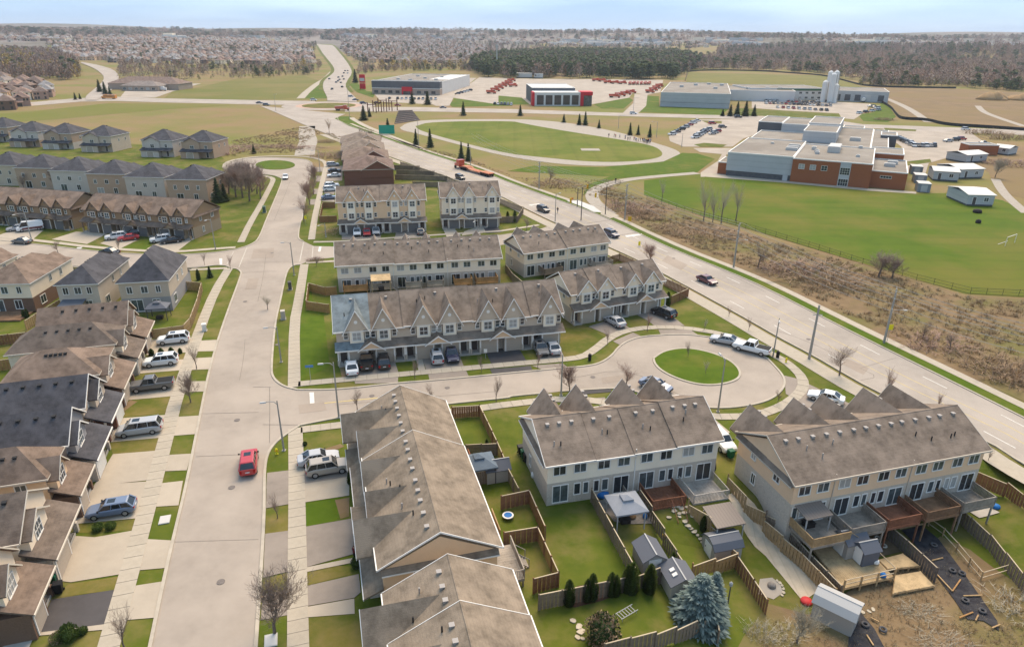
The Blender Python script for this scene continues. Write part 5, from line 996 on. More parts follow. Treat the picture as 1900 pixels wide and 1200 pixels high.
SKIN = mat('skin', (0.42, 0.25, 0.17), rough=0.7); HAIR = mat('hair', (0.04, 0.025, 0.018), rough=0.8)
PM0 = person_mesh()
def person_variant(shirt, trousers):
    me = PM0.copy()
    for m in (SKIN, shirt, trousers, HAIR): me.materials.append(m)
    for f in me.polygons:
        c = f.center; f.material_index = 2 if c.z < 0.98 and abs(c.y) < 0.2 and c.z > 0.1 else 3 if c.z < 0.1 or (c.z > 1.62 and (c.x < 0.05 or c.z > 1.7)) else 1 if 0.98 <= c.z < 1.5 else 0
    me.polygons.foreach_set('use_smooth', [True] * len(me.polygons)); return me
CL = {n: mat('cloth_' + n, c, rough=0.9) for n, c in (('maroon', (0.13, 0.02, 0.025)), ('navy', (0.02, 0.025, 0.06)), ('black', (0.015, 0.015, 0.018)), ('red', (0.4, 0.03, 0.03)), ('white', (0.6, 0.58, 0.55)), ('grey', (0.2, 0.2, 0.2)), ('blue', (0.06, 0.12, 0.3)))}
p = G(*T('B3', (745, 556))[0]); tag(place('person', person_variant(CL['maroon'], CL['black']), None, (p.x, p.y, 0.09), math.radians(20)), 'person in a dark red top and black trousers walking to a garage', 'person')
PV = [(n, person_variant(CL[n], CL[t])) for n, t in (('navy', 'black'), ('black', 'grey'), ('red', 'black'), ('white', 'navy'), ('blue', 'black'), ('grey', 'black'))]
for i in range(26):
    x = (750, 790, 800, 830, 870, 872, 890, 905, 935, 945, 952, 965, 980, 995, 1000, 1005, 1012, 1020, 1028, 1035, 1040, 1050, 1056, 1010, 1030, 1045)[i]; p = G(*T('C0', (x, 925 + (x - 750) * 0.17 + ru(-8, 8)))[0]); n, me = PV[i % 6]; tag(place('person', me, None, (p.x, p.y, 0.08), ru(0, 6.28), (1.05,) * 3), f'person in {n} standing on the far side of the running track', 'person', 'people on the running track')
for i, (t, q) in enumerate((('C1', (800, 158)), ('GT', (1065, 445)))): p = G(*T(t, q)[0]); tag(place('person', PV[1][1], None, (p.x, p.y, 0.1), 1.0), ('person in black walking on the curved path', 'person in black on the median of the arterial')[i], 'person')
# bench-like rugby sled and goal on the field
p = G(*T('D1', (1795, 608))[0]); R = thing('goal_frame', 'white football goal frame on the school field', 'goal', (p.x, p.y, 0.05), math.radians(35))
for x in (-2.6, 2.6): MB().tube((x, 0, 0), (x, 0, 2.1), 0.06, 0.06, 6).build('post', M_TRIM, R)
MB().tube((-2.6, 0, 2.1), (2.6, 0, 2.1), 0.06, 0.06, 6).build('crossbar', M_TRIM, R); MB().tube((-2.6, 1.5, 0.05), (2.6, 1.5, 0.05), 0.05, 0.05, 6).build('ground_bar', M_TRIM, R)
for i, (x, y) in enumerate(((1555, 375), (1562, 452))): lump(['black training sled on the school field', 'small black training pad on the school field'][i], T('D1', (x, y))[0], 1.2 - 0.5 * i, 1.0, M_BUMP_, 'training_sled', 'sports equipment')
# ================================================================ vehicles
def paint(name, c, r=0.35): return mat('paint_' + name, c, rough=r, spec=0.5, coat=0.6)
P_WHITE = paint('white', (0.72, 0.72, 0.70)); P_SILVER = paint('silver', (0.40, 0.40, 0.40)); P_GREY = paint('grey', (0.13, 0.125, 0.12)); P_BLACK = paint('black', (0.012, 0.012, 0.014)); P_RED = paint('red', (0.42, 0.022, 0.028)); P_MAROON = paint('maroon', (0.10, 0.015, 0.025)); P_NAVY = paint('navy', (0.03, 0.035, 0.075)); P_BLUE = paint('steel_blue', (0.14, 0.18, 0.26)); P_ORANGE = paint('bus_orange', (0.62, 0.22, 0.015)); P_TRUCKRED = paint('truck_red', (0.50, 0.06, 0.02)); P_BEIGE = paint('champagne', (0.33, 0.29, 0.24)); P_BRIGHTBLUE = paint('bright_blue', (0.05, 0.07, 0.35))
M_TYRE = mat('tyre', (0.018, 0.018, 0.018), rough=0.9); M_RIM = mat('alloy', (0.35, 0.35, 0.35), rough=0.4, metal=0.5); M_CARGLASS = mat('car_glass', (0.018, 0.022, 0.025), rough=0.06, spec=0.8); M_LAMP = mat('head_lamp', (0.6, 0.6, 0.58), rough=0.15); M_TAIL = mat('tail_lamp', (0.35, 0.01, 0.012), rough=0.25); M_PLATE = mat('number_plate', (0.6, 0.6, 0.6)); M_BUMP = mat('black_plastic', (0.02, 0.02, 0.02), rough=0.7)
CARS = {  # length, width, roof height, belt, [hood/belt/deck profile x,z], cabin x: screen base, roof front, roof rear, rear base ; bed
 'sedan': (4.65, 1.82, 1.45, 0.93, [(-1, 0.62), (-0.97, 0.9), (-0.62, 1.0), (0.36, 0.93), (0.82, 0.80), (0.97, 0.66), (1, 0.5)], (0.40, 0.12, -0.42, -0.76)),
 'suv': (4.7, 1.88, 1.70, 1.05, [(-1, 0.62), (-0.985, 1.05), (-0.6, 1.08), (0.44, 1.05), (0.86, 0.98), (0.98, 0.82), (1, 0.55)], (0.48, 0.22, -0.78, -0.97)),
 'minivan': (5.1, 1.98, 1.75, 1.05, [(-1, 0.62), (-0.985, 1.05), (-0.6, 1.08), (0.56, 1.02), (0.86, 0.92), (0.98, 0.76), (1, 0.52)], (0.66, 0.34, -0.82, -0.98)),
 'wagon': (4.55, 1.78, 1.5, 0.95, [(-1, 0.6), (-0.985, 0.95), (-0.6, 0.98), (0.42, 0.94), (0.84, 0.82), (0.97, 0.68), (1, 0.5)], (0.48, 0.18, -0.74, -0.96)),
 'pickup': (5.7, 2.0, 1.88, 1.15, [(-1, 0.75), (-0.99, 1.18), (-0.24, 1.18), (0.40, 1.15), (0.90, 1.08), (0.99, 0.9), (1, 0.6)], (0.42, 0.24, -0.16, -0.22)),
 'van': (5.7, 2.02, 2.35, 1.2, [(-1, 0.6), (-0.995, 1.25), (-0.6, 1.25), (0.66, 1.2), (0.9, 1.05), (0.99, 0.85), (1, 0.55)], (0.78, 0.52, -0.96, -0.99)),
}
def car_meshes(t):
    L_, W_, Hh, belt, prof, (s0, r0, r1, s1) = CARS[t]; hl, hw = L_ / 2, W_ / 2
    b = MB(); st = []; zb = 0.24 if t != 'pickup' else 0.36
    xs = sorted(set([p[0] for p in prof] + [-0.85, -0.3, 0.1, 0.62]))
    def top(x):
        for (a, za), (c, zc) in zip(prof, prof[1:]):
            if a <= x <= c: return za + (zc - za) * (x - a) / (c - a)
        return prof[-1][1]
    for x in xs:
        e = abs(x); wf = 1.0 - 0.14 * max(0, (e - 0.72) / 0.28) ** 2; zt = top(x); w_ = hw * wf; zbb = zb + (0.14 if e > 0.96 else 0)
        st.append([(x * hl, y * w_, z) for y, z in ((-0.86, zbb), (-1, zbb + 0.16), (-1, (zbb + zt) / 2 + 0.08), (-0.97, zt - 0.10), (-0.88, zt), (0.88, zt), (0.97, zt - 0.10), (1, (zbb + zt) / 2 + 0.08), (1, zbb + 0.16), (0.86, zbb))])
    n = len(b.v); k = len(st[0])
    for s in st: b.v += s
    for i in range(len(st) - 1):
        for j in range(k): q = (j + 1) % k; b.f.append((n + i * k + j, n + i * k + q, n + (i + 1) * k + q, n + (i + 1) * k + j)[::-1]); b.m.append(0)
    b.f.append(tuple(n + j for j in range(k))[::-1]); b.m.append(0); b.f.append(tuple(n + (len(st) - 1) * k + j for j in range(k))); b.m.append(0)
    out_ = {}
    g = MB(); wb, wt = hw * 0.90, hw * 0.72; zb1, zb2 = top(s0) - 0.05, top(s1) - 0.05; zt = Hh - 0.05
    g.hexa([(s1 * hl, -wb, zb2), (s0 * hl, -wb, zb1), (s0 * hl, wb, zb1), (s1 * hl, wb, zb2)], [(r1 * hl, -wt, zt), (r0 * hl, -wt, zt), (r0 * hl, wt, zt), (r1 * hl, wt, zt)])
    out_['windows'] = (g.mesh('windows', M_CARGLASS), None)
    r = MB(); e = 0.03
    r.hexa([(r1 * hl - e, -wt - e, zt - 0.02), (r0 * hl + e, -wt - e, zt - 0.02), (r0 * hl + e, wt + e, zt - 0.02), (r1 * hl - e, wt + e, zt - 0.02)], [(r1 * hl + 0.1, -wt * 0.86, Hh), (r0 * hl - 0.1, -wt * 0.86, Hh), (r0 * hl - 0.1, wt * 0.86, Hh), (r1 * hl + 0.1, wt * 0.86, Hh)])
    for sy in (-1, 1):
        r.tube((s0 * hl, sy * wb, zb1), (r0 * hl, sy * wt, zt), 0.055, 0.05, 4); r.tube((s1 * hl, sy * wb, zb2), (r1 * hl, sy * wt, zt), 0.1, 0.09, 4)
        nm = 2 if (r0 - r1) > 0.5 else 1
        for q in range(nm):
            f = (q + 1) / (nm + 1); xb = s0 + (s1 - s0) * (f * 0.9 + 0.08); xt = r0 + (r1 - r0) * f; r.tube((xb * hl, sy * (wb + 0.005), zb1), (xt * hl, sy * (wt + 0.005), zt), 0.045, 0.045, 4)
        if t in ('van',): r.hexa([(s1 * hl, sy * wb - 0.02, zb2), (0.1 * hl, sy * wb - 0.02, zb2), (0.1 * hl, sy * wb + 0.02, zb2), (s1 * hl, sy * wb + 0.02, zb2)], [(r1 * hl, sy * wt - 0.02, zt), (0.1 * hl, sy * wt - 0.02, zt), (0.1 * hl, sy * wt + 0.02, zt), (r1 * hl, sy * wt + 0.02, zt)])
    out_['roof'] = (r.mesh('roof', P_WHITE), 'paint')
    body = b.mesh('body', P_WHITE, smooth=False)
    lights = []
    hz_ = top(0.97) - 0.12
    mk = lambda x0, x1, y0, y1, z0, z1, m, nm: MB().box(x0, x1, y0, y1, z0, z1).mesh(nm, m)
    for sy in (-1, 1):
        y0, y1 = sorted((sy * hw * 0.50, sy * hw * 0.86)); lights.append(('headlight', mk(hl * 0.955, hl * 0.992, y0, y1, hz_ - 0.1, hz_ + 0.04, M_LAMP, 'headlight')))
        y0, y1 = sorted((sy * hw * 0.62, sy * hw * 0.88)); zt_ = top(-0.985) - 0.08; lights.append(('tail_light', mk(-hl * 1.004, -hl * 0.95, y0, y1, zt_ - (0.35 if t in ('suv', 'minivan', 'van') else 0.16), zt_, M_TAIL, 'tail_light')))
        y0, y1 = sorted((sy * hw * 0.98, sy * (hw + 0.17))); lights.append(('mirror', mk(s0 * hl * 0.82, s0 * hl * 0.82 + 0.12, y0, y1, belt + 0.02, belt + 0.17, M_BUMP, 'mirror')))
    lights.append(('number_plate', mk(-hl - 0.015, -hl + 0.02, -0.22, 0.22, 0.66, 0.78, M_PLATE, 'number_plate')))
    lights.append(('bumper', MB().box(hl * 0.94, hl + 0.012, -hw * 0.72, hw * 0.72, zb + 0.12, zb + 0.34).mesh('bumper', M_BUMP)))
    if t == 'pickup': lights.append(('load_bed', MB().box(-hl * 0.96, -hl * 0.27, -hw * 0.80, hw * 0.80, 1.0, 1.195).mesh('load_bed', M_BUMP)))
    if t in ('suv', 'wagon', 'minivan'):
        rr = MB()
        lights.append(('sunroof', MB().box(hl * (r0 - 0.42), hl * (r0 - 0.1), -wt * 0.55, wt * 0.55, Hh - 0.02, Hh + 0.008).mesh('sunroof', M_CARGLASS)))
    wr = 0.34 if t not in ('pickup', 'van', 'suv') else 0.38
    ty = MB(); ty.lathe([(wr * 0.9, -0.11), (wr, -0.08), (wr, 0.08), (wr * 0.9, 0.11)], 16)
    ri = MB(); ri.lathe([(wr * 0.62, -0.118), (wr * 0.62, 0.118)], 12)
    for q in (ty, ri): q.v = [(x, z, y) for x, y, z in q.v]; q.f = [f[::-1] for f in q.f]
    wheels = (ty.mesh('wheel', M_TYRE), ri.mesh('rim', M_RIM), [(sx * hl * 0.60 + (0.05 if sx > 0 else 0), sy * (hw - 0.10), wr) for sx in (-1, 1) for sy in (-1, 1)])
    return body, out_, lights, wheels
def lerp_xy(px): return G(px[0], px[1])
def car(t, col, px, hd, label, cat='car', name='parked_car', group='parked cars', world=False, z=None, simple=False):
    body, parts, lights, wheels = cached(('car', t), lambda: car_meshes(t))
    p = Vector(px) if world else G(*px); zz = (hz(*p) + (0.1 if z is None else z));
    R = thing(name, label, cat, (p.x, p.y, zz), math.radians(90 - hd), group)
    place('body', body, R, mt=col)
    for nm, (me, pk) in parts.items(): place(nm, me, R, mt=col if pk else None)
    if not simple:
        for nm, me in lights: place(nm, me, R)
    for w_ in wheels[2]:
        o = place('wheel', wheels[0], R, w_)
        if not simple: place('rim', wheels[1], o)
    return R
CARLIST = [
 ('suv', P_WHITE, (323, 636), 253, 'white crossover on the drive nearest the curved tan fence', 'drive'), ('suv', P_WHITE, (300, 677), 253, 'white sloping-backed crossover on the drive below the small cedars', 'drive'),
 ('pickup', P_GREY, (283, 722), 253, 'dark grey crew-cab pickup on the drive left of the street', 'drive'), ('minivan', P_SILVER, (261, 803), 253, 'silver-grey minivan on the left drive', 'drive'), ('wagon', P_BLUE, (209, 953), 253, 'blue-grey wagon on the bottom left drive', 'drive'),
 ('suv', P_RED, (463, 866), -17, 'red crossover driving up the street', 'street'), ('sedan', P_SILVER, (592, 858), 71, 'silver sedan on the drive of the tan row', 'drive'), ('suv', P_BEIGE, (609, 876), 71, 'grey-beige crossover beside the silver sedan', 'drive'),
 ('sedan', P_WHITE, (653, 688), -16, 'white sedan in front of the slate-blue end roof', 'drive'), ('pickup', P_BLACK, (680, 677), -14, 'black pickup beside the white sedan', 'drive'), ('suv', P_BLACK, (712, 677), -14, 'black crossover right of the black pickup', 'drive'),
 ('suv', P_SILVER, (810, 668), -13, 'silver hatch-backed crossover in front of the seven-gable row', 'drive'), ('suv', P_NAVY, (838, 665), 167, 'navy crossover facing the street beside the silver one', 'drive'), ('suv', P_GREY, (1002, 653), 167, 'dark grey crossover at the right end of the seven-gable row', 'drive'), ('sedan', P_SILVER, (1025, 651), -13, 'silver sedan at the right end of the seven-gable row', 'drive'),
 ('sedan', P_SILVER, (1140, 602), -30, 'silver sedan in front of the four-gable row', 'drive'), ('suv', P_BLACK, (1231, 587), -38, 'black crossover beside the green bins of the four-gable row', 'drive'), ('sedan', P_BLUE, (1216, 722), 128, 'grey sedan half hidden behind a steep gable by the turning circle', 'street'),
 ('sedan', P_SILVER, (1344, 637), 297, 'silver sedan parked at the turning circle kerb', 'street'), ('pickup', P_WHITE, (1394, 653), 305, 'white pickup parked at the turning circle kerb', 'street'), ('suv', P_WHITE, (1336, 826), 165, 'white crossover between the ivory and beige rows', 'drive'), ('sedan', P_WHITE, (1531, 744), 300, 'white car with blue glass half hidden by the beige row gables', 'drive'),
 ('suv', P_BLACK, (1008, 393), 150, 'dark crossover on the arterial near the crossing', 'arterial'), ('suv', P_NAVY, (1134, 439), 150, 'dark blue crossover on the arterial beside the cream row', 'arterial'), ('sedan', P_MAROON, (1311, 525), 151, 'maroon sedan on the arterial', 'arterial'), ('suv', P_BLACK, (854, 333), 149, 'black crossover behind the lowbed truck on the arterial', 'arterial'),
 ('sedan', P_WHITE, (530, 332), 165, 'white car coming down the street from the small turning circle', 'street'), ('suv', P_SILVER, (618, 309), 71, 'silver roofed car at the top of the row of drives', 'drive'), ('sedan', P_BLACK, (621, 320), 71, 'black sedan second from the top of the row of drives', 'drive'), ('sedan', P_WHITE, (620, 329), 251, 'white sedan third from the top of the row of drives', 'drive'),
 ('suv', P_WHITE, (616, 348), 71, 'white crossover above another white car by the red brick rows', 'drive'), ('suv', P_WHITE, (614, 355), 71, 'white crossover half hidden by a roof left of the tan row', 'drive'), ('sedan', P_BLUE, (611, 370), 71, 'blue-grey sedan beside the small fenced lawn', 'drive'),
 ('suv', P_WHITE, (663, 436), 168, 'white car left of the red one at the tan three-storey row', 'drive'), ('sedan', P_RED, (681, 436), 168, 'red car in front of the tan three-storey row', 'drive'), ('suv', P_SILVER, (698, 434), 168, 'pale blue-silver crossover right of the red car', 'drive'), ('sedan', P_GREY, (780, 434), -12, 'dark grey car at the right end of the tan three-storey row', 'drive'),
 ('van', P_WHITE, (57, 428), 235, 'white and maroon delivery van outside the brown row', 'drive'), ('sedan', P_SILVER, (33, 428), 235, 'grey car tucked behind the delivery van', 'drive'), ('sedan', P_GREY, (42, 452), 280, 'dark grey sedan on the side street', 'street'), ('suv', P_WHITE, (216, 444), 240, 'white crossover left of the red car at the brown row', 'drive'), ('sedan', P_RED, (239, 446), 240, 'red sedan outside the brown row', 'drive'), ('suv', P_BLACK, (251, 438), 240, 'black car behind the red sedan at the brown row', 'drive'), ('suv', P_WHITE, (299, 449), 240, 'white crossover at the right end of the brown row', 'drive'), ('sedan', P_BLACK, (318, 451), 240, 'black sedan at the right end of the brown row', 'drive'), ('sedan', P_BLACK, (204, 472), 285, 'black car on the side street behind the narrow grey house', 'street'),
]
for t, c, px, hd, lab, wh in CARLIST:
    cr_ = car(t, c, px, hd, lab, 'pickup' if t == 'pickup' else 'van' if t in ('van', 'minivan') else 'car', 'pickup_truck' if t == 'pickup' else 'delivery_van' if t == 'van' else 'minivan' if t == 'minivan' else 'car', {'drive': 'cars parked on drives', 'street': 'cars on the side streets', 'arterial': 'cars on the arterial road'}[wh])
    if t == 'van': MB().box(-2.6, 1.6, -1.03, -0.995, 0.5, 1.0).build('maroon_stripe', P_MAROON, cr_); MB().box(-2.6, 1.6, 0.995, 1.03, 0.5, 1.0).build('maroon_stripe', P_MAROON, cr_)
# red lorry with empty lowbed trailer
def lorry():
    a = G(851, 312); b = G(908, 328); hd = math.degrees(math.atan2(a.x - b.x, a.y - b.y)); R = thing('lowbed_lorry', 'red tractor lorry with a long empty lowbed trailer on the arterial', 'lorry', (b.x, b.y, 0.08), math.radians(90 - hd)); L_ = (a - b).length
    X = L_
    c = MB(); c.box(X - 2.2, X - 0.4, -1.2, 1.2, 1.0, 3.2); c.hexa([(X - 0.4, -1.1, 1.0), (X + 1.4, -1.0, 1.0), (X + 1.4, 1.0, 1.0), (X - 0.4, 1.1, 1.0)], [(X - 0.4, -1.1, 2.0), (X + 1.3, -0.9, 1.8), (X + 1.3, 0.9, 1.8), (X - 0.4, 1.1, 2.0)]); c.build('cab', P_TRUCKRED, R)
    MB().box(X - 0.6, X - 0.37, -1.05, 1.05, 2.1, 2.9).build('windscreen', M_CARGLASS, R)
    MB().box(X - 7, X + 1.3, -0.5, 0.5, 0.7, 1.0).build('chassis', P_TRUCKRED, R)
    t = MB(); t.box(X - 7.5, X - 4.2, -1.25, 1.25, 1.2, 1.55); t.hexa([(X - 9, -1.25, 0.75), (X - 7.5, -1.25, 1.2), (X - 7.5, 1.25, 1.2), (X - 9, 1.25, 0.75)], [(X - 9, -1.25, 0.95), (X - 7.5, -1.25, 1.5), (X - 7.5, 1.25, 1.5), (X - 9, 1.25, 0.95)]); t.box(4.2, X - 9, -1.25, 1.25, 0.72, 0.95); t.box(-1.4, 4.2, -1.25, 1.25, 1.0, 1.25); t.build('trailer_bed', mat('lowbed_orange', (0.42, 0.10, 0.04), (0.5, 0.3, 0.2), 0.8), R)
    wm = cached('lwheel', lambda: (lambda q: (setattr(q, 'v', [(x, z, y) for x, y, z in q.v]), q.mesh('wheel', M_TYRE))[1])(MB().lathe([(0.42, -0.28), (0.5, -0.22), (0.5, 0.22), (0.42, 0.28)], 12)))
    for x in (-0.4, 0.9, 2.2, 3.5, X - 6.2, X - 4.9, X - 3.6, X + 0.6):
        for y in (-1.0, 1.0): place('wheel', wm, R, (x, y, 0.5))
    for y in (-0.9, 0.9): MB().box(-1.45, -1.4, y - 0.2, y + 0.2, 1.02, 1.2).build('tail_light', M_TAIL, R)
lorry()
# school bus
def bus(px, hd):
    p = G(*px); R = thing('school_bus', 'orange school bus on the far left road', 'bus', (p.x, p.y, 0.1), math.radians(90 - hd))
    b = MB(); b.box(-5.5, 3.8, -1.22, 1.22, 0.6, 2.2); b.hexa([(-5.5, -1.22, 2.2), (3.8, -1.22, 2.2), (3.8, 1.22, 2.2), (-5.5, 1.22, 2.2)], [(-5.4, -1.0, 3.1), (3.6, -1.0, 3.1), (3.6, 1.0, 3.1), (-5.4, 1.0, 3.1)]); b.box(3.8, 5.4, -1.0, 1.0, 0.6, 1.8); b.build('body', P_ORANGE, R)
    for y in (-1.23, 1.17): MB().box(-5.0, 3.2, y, y + 0.06, 1.75, 2.2).build('window_band', M_CARGLASS, R)
    for x in (-3.6, 4.2):
        for y in (-1.0, 1.0): MB().tube((x, y - 0.15, 0.5), (x, y + 0.15, 0.5), 0.5, 0.5, 12).build('wheel', M_TYRE, R)
bus((203, 184), 275)
# small far vehicles: one mesh each
def tiny(t):
    L_, W_, Hh, belt, prof, (s0, r0, r1, s1) = CARS[t]; hl, hw = L_ / 2, W_ / 2; b = MB()
    b.hexa([(-hl, -hw, 0.3), (hl, -hw * 0.9, 0.3), (hl, hw * 0.9, 0.3), (-hl, hw, 0.3)], [(-hl, -hw * 0.95, belt), (hl * 0.95, -hw * 0.85, belt - 0.2), (hl * 0.95, hw * 0.85, belt - 0.2), (-hl, hw * 0.95, belt)])
    b.hexa([(s1 * hl, -hw * 0.9, belt - 0.1), (s0 * hl, -hw * 0.9, belt - 0.1), (s0 * hl, hw * 0.9, belt - 0.1), (s1 * hl, hw * 0.9, belt - 0.1)], [(r1 * hl, -hw * 0.75, Hh - 0.06), (r0 * hl, -hw * 0.75, Hh - 0.06), (r0 * hl, hw * 0.75, Hh - 0.06), (r1 * hl, hw * 0.75, Hh - 0.06)], 1)
    b.box(r1 * hl, r0 * hl, -hw * 0.74, hw * 0.74, Hh - 0.06, Hh)
    for sx in (-0.6, 0.6):
        for sy in (-0.88, 0.88): b.tube((sx * hl, sy * hw - 0.1, 0.34), (sx * hl, sy * hw + 0.1, 0.34), 0.34, 0.34, 8, 2)
    return b.mesh('far_car', [P_WHITE, M_CARGLASS, M_TYRE])
FARCOL = {'white': P_WHITE, 'silver': P_SILVER, 'grey': P_GREY, 'black': P_BLACK, 'red': P_RED, 'blue': P_NAVY}
def farcar(p, hd, where, group, cn=None, t=None):
    cn = cn or random.choice(['white', 'white', 'silver', 'silver', 'grey', 'black', 'black', 'red', 'blue']); t = t or random.choice(['sedan', 'suv', 'suv'])
    o = place('car', cached(('tiny', t), lambda: tiny(t)), None, (p[0], p[1], hz(*p) + 0.12), math.radians(90 - hd), mt=FARCOL[cn])
    return tag(o, f'small {cn} car {where}', 'car', group)
def carrow(a, b, n, hd, where, group, fill=0.9, cols=None):
    a, b = G(*a), G(*b)
    for i in range(n):
        if rnd() < fill: farcar(a.lerp(b, i / max(1, n - 1)), hd + random.choice((0, 180)) + ru(-2, 2), where, group, random.choice(cols) if cols else None)
Gs = 'cars in the school car park'
carrow(*T('C0', (1215, 915), (1400, 815)), 7, 60, 'in the angled row at the left of the school car park', Gs, 1); carrow(*T('C0', (1385, 938), (1480, 880)), 7, 60, 'in the middle row of the school car park', Gs, 1, ['white', 'silver', 'blue']); carrow(*T('C0', (1510, 910), (1545, 895)), 3, 60, 'in the short row nearest the school', Gs, 1)
for px, c in (((1510, 835), 'red'), ((1585, 862), 'grey')): farcar(G(*T('C0', px)[0]), 75, 'alone on the school car park lane', Gs, c)
carrow(*T('D0', (980, 945), (1075, 990)), 6, 60, 'in the row beside the school east wing', Gs, 1); carrow(*T('D0', (1090, 1000), (1240, 1000)), 6, 20, 'in the row behind the school', Gs, 1, ['white', 'silver', 'black']); carrow(*T('D0', (1340, 965), (1440, 950)), 3, 80, 'in the far corner of the school car park', Gs, 1)
farcar(G(*T('D0', (1605, 980))[0]), 80, 'at the edge of the school car park by the shrubs', Gs, 'blue'); farcar(G(*T('D0', (1420, 1065))[0]), 80, 'near the school sheds', Gs, 'black'); farcar(G(*T('D0', (1470, 878))[0]), 85, 'on the far street behind the school', 'cars on the far street', 'white')
Gf = 'cars in the factory car park'
for y, n in ((655, 16), (668, 18), (685, 17)): carrow(*T('D0', (5, y), (475, y + 18)), n, 8, 'in the crowded factory car park', Gf, 0.92)
carrow(*T('D0', (90, 715), (450, 738)), 10, 8, 'in the near row of the factory car park', Gf, 0.9); carrow(*T('D0', (690, 758), (830, 735)), 4, 60, 'in the row beside the factory grass', Gf, 1, ['white', 'silver', 'black']); carrow(*T('D0', (770, 705), (820, 720)), 4, 70, 'behind the row beside the factory grass', Gf, 1)
Gm = 'cars outside the grey store'
carrow(*T('B0', (990, 612), (1180, 615)), 7, 0, 'close to the grey store front', Gm, 0.9); carrow(*T('B0', (1000, 650), (1370, 655)), 13, 0, 'in the row outside the grey store', Gm, 0.85); carrow(*T('B0', (1400, 590), (1500, 545)), 6, 75, 'along the side of the grey store', Gm, 1); carrow(*T('B0', (1500, 615), (1590, 590)), 5, 75, 'across the lane from the grey store', Gm, 1)
carrow(*T('B0', (1775, 690), (1895, 695)), 6, 5, 'in front of the red truck yard', 'cars at the truck dealer', 1)
farcar(G(*T('B0', (1395, 718))[0]), 88, 'on the far street below the grey store', 'cars on the far street', 'blue', 'sedan'); farcar(G(*T('C0', (930, 762))[0]), 90, 'at the mouth of the dealer lane', 'cars on the far street', 'white'); farcar(G(*T('C0', (1700, 788))[0]), 90, 'on the far street by the spruces', 'cars on the far street', 'black')
for px, c, h in (((645, 362), 'white', 85), ((1080, 322), 'silver', 30), ((1135, 360), 'blue', 60), ((1390, 400), 'black', 80), ((1225, 400), 'blue', 60), ((1632, 423), 'red', 88), ((10, 396), 'black', 95), ((92, 420), 'grey', 100)): farcar(G(*T('R', px)[0]), h, 'at the roundabout', 'cars at the roundabout', c)
for px in ((860, 236), (980, 210), (965, 158), (910, 155), (930, 140), (950, 122), (1000, 117), (985, 85), (1045, 48), (1000, 45), (1045, 18), (935, 97), (830, 115), (1015, 20)): farcar(G(*T('R', px)[0]), -2 + (180 if rnd() > .5 else 0), 'on the hill road', 'cars on the hill road', random.choice(['black', 'grey', 'grey', 'white']))
# red lorries
def rig(p, hd, where, group, c=None, long=False):
    def mk():
        b = MB(); b.box(1.2, 3.4, -1.2, 1.2, 0.9, 3.3); b.box(3.4, 4.9, -1.05, 1.05, 0.9, 1.9); b.box(3.3, 3.45, -1.0, 1.0, 2.1, 2.9, 1); b.hexa([(-4, -1.25, 1.2), (1.0, -1.25, 1.2), (1.0, 1.25, 1.2), (-4, 1.25, 1.2)], [(-4.3, -1.25, 2.6), (1.1, -1.25, 2.9), (1.1, 1.25, 2.9), (-4.3, 1.25, 2.6)]); b.box(-4, 4.5, -0.6, 0.6, 0.7, 0.95, 2)
        for x in (-3, -1.7, 4.0):
            for y in (-1.0, 1.0): b.tube((x, y - 0.2, 0.5), (x, y + 0.2, 0.5), 0.5, 0.5, 10, 2)
        return b.mesh('dump_lorry', [P_TRUCKRED, M_CARGLASS, M_TYRE])
    o = place('dump_lorry', cached('rig', mk), None, (p[0], p[1], hz(*p) + 0.1), math.radians(90 - hd), mt=c or P_TRUCKRED); return tag(o, f'red dump lorry {where}', 'lorry', group)
def rigrow(a, b, n, hd, where):
    a, b = G(*a), G(*b)
    for i in range(n): rig(a.lerp(b, i / max(1, n - 1)), hd + ru(-8, 8), where, 'red lorries at the dealer')
rigrow(*T('C0', (905, 545), (1045, 545)), 6, 20, 'in the back row of the dealer yard'); rigrow(*T('C0', (1050, 605), (1120, 560)), 4, 150, 'in the corner row by the dealer fence'); rigrow(*T('C0', (790, 640), (910, 608)), 4, 120, 'in the row beside the dealer flagpoles'); rigrow(*T('B0', (1745, 610), (1895, 520)), 7, 120, 'in the long row behind the cars at the dealer'); rigrow(*T('C0', (5, 545), (45, 560)), 2, 55, 'left of the glass showroom'); rigrow(*T('C0', (655, 520), (700, 522)), 2, 80, 'alone at the back of the dealer yard'); rigrow(*T('C0', (740, 535), (850, 540)), 3, 70, 'between the back row and the showroom')
r_ = rig(G(*T('R', (975, 478))[0]), 85, 'rounding the roundabout', 'lorries on the road'); r_['label'] = 'red lorry going round the roundabout'
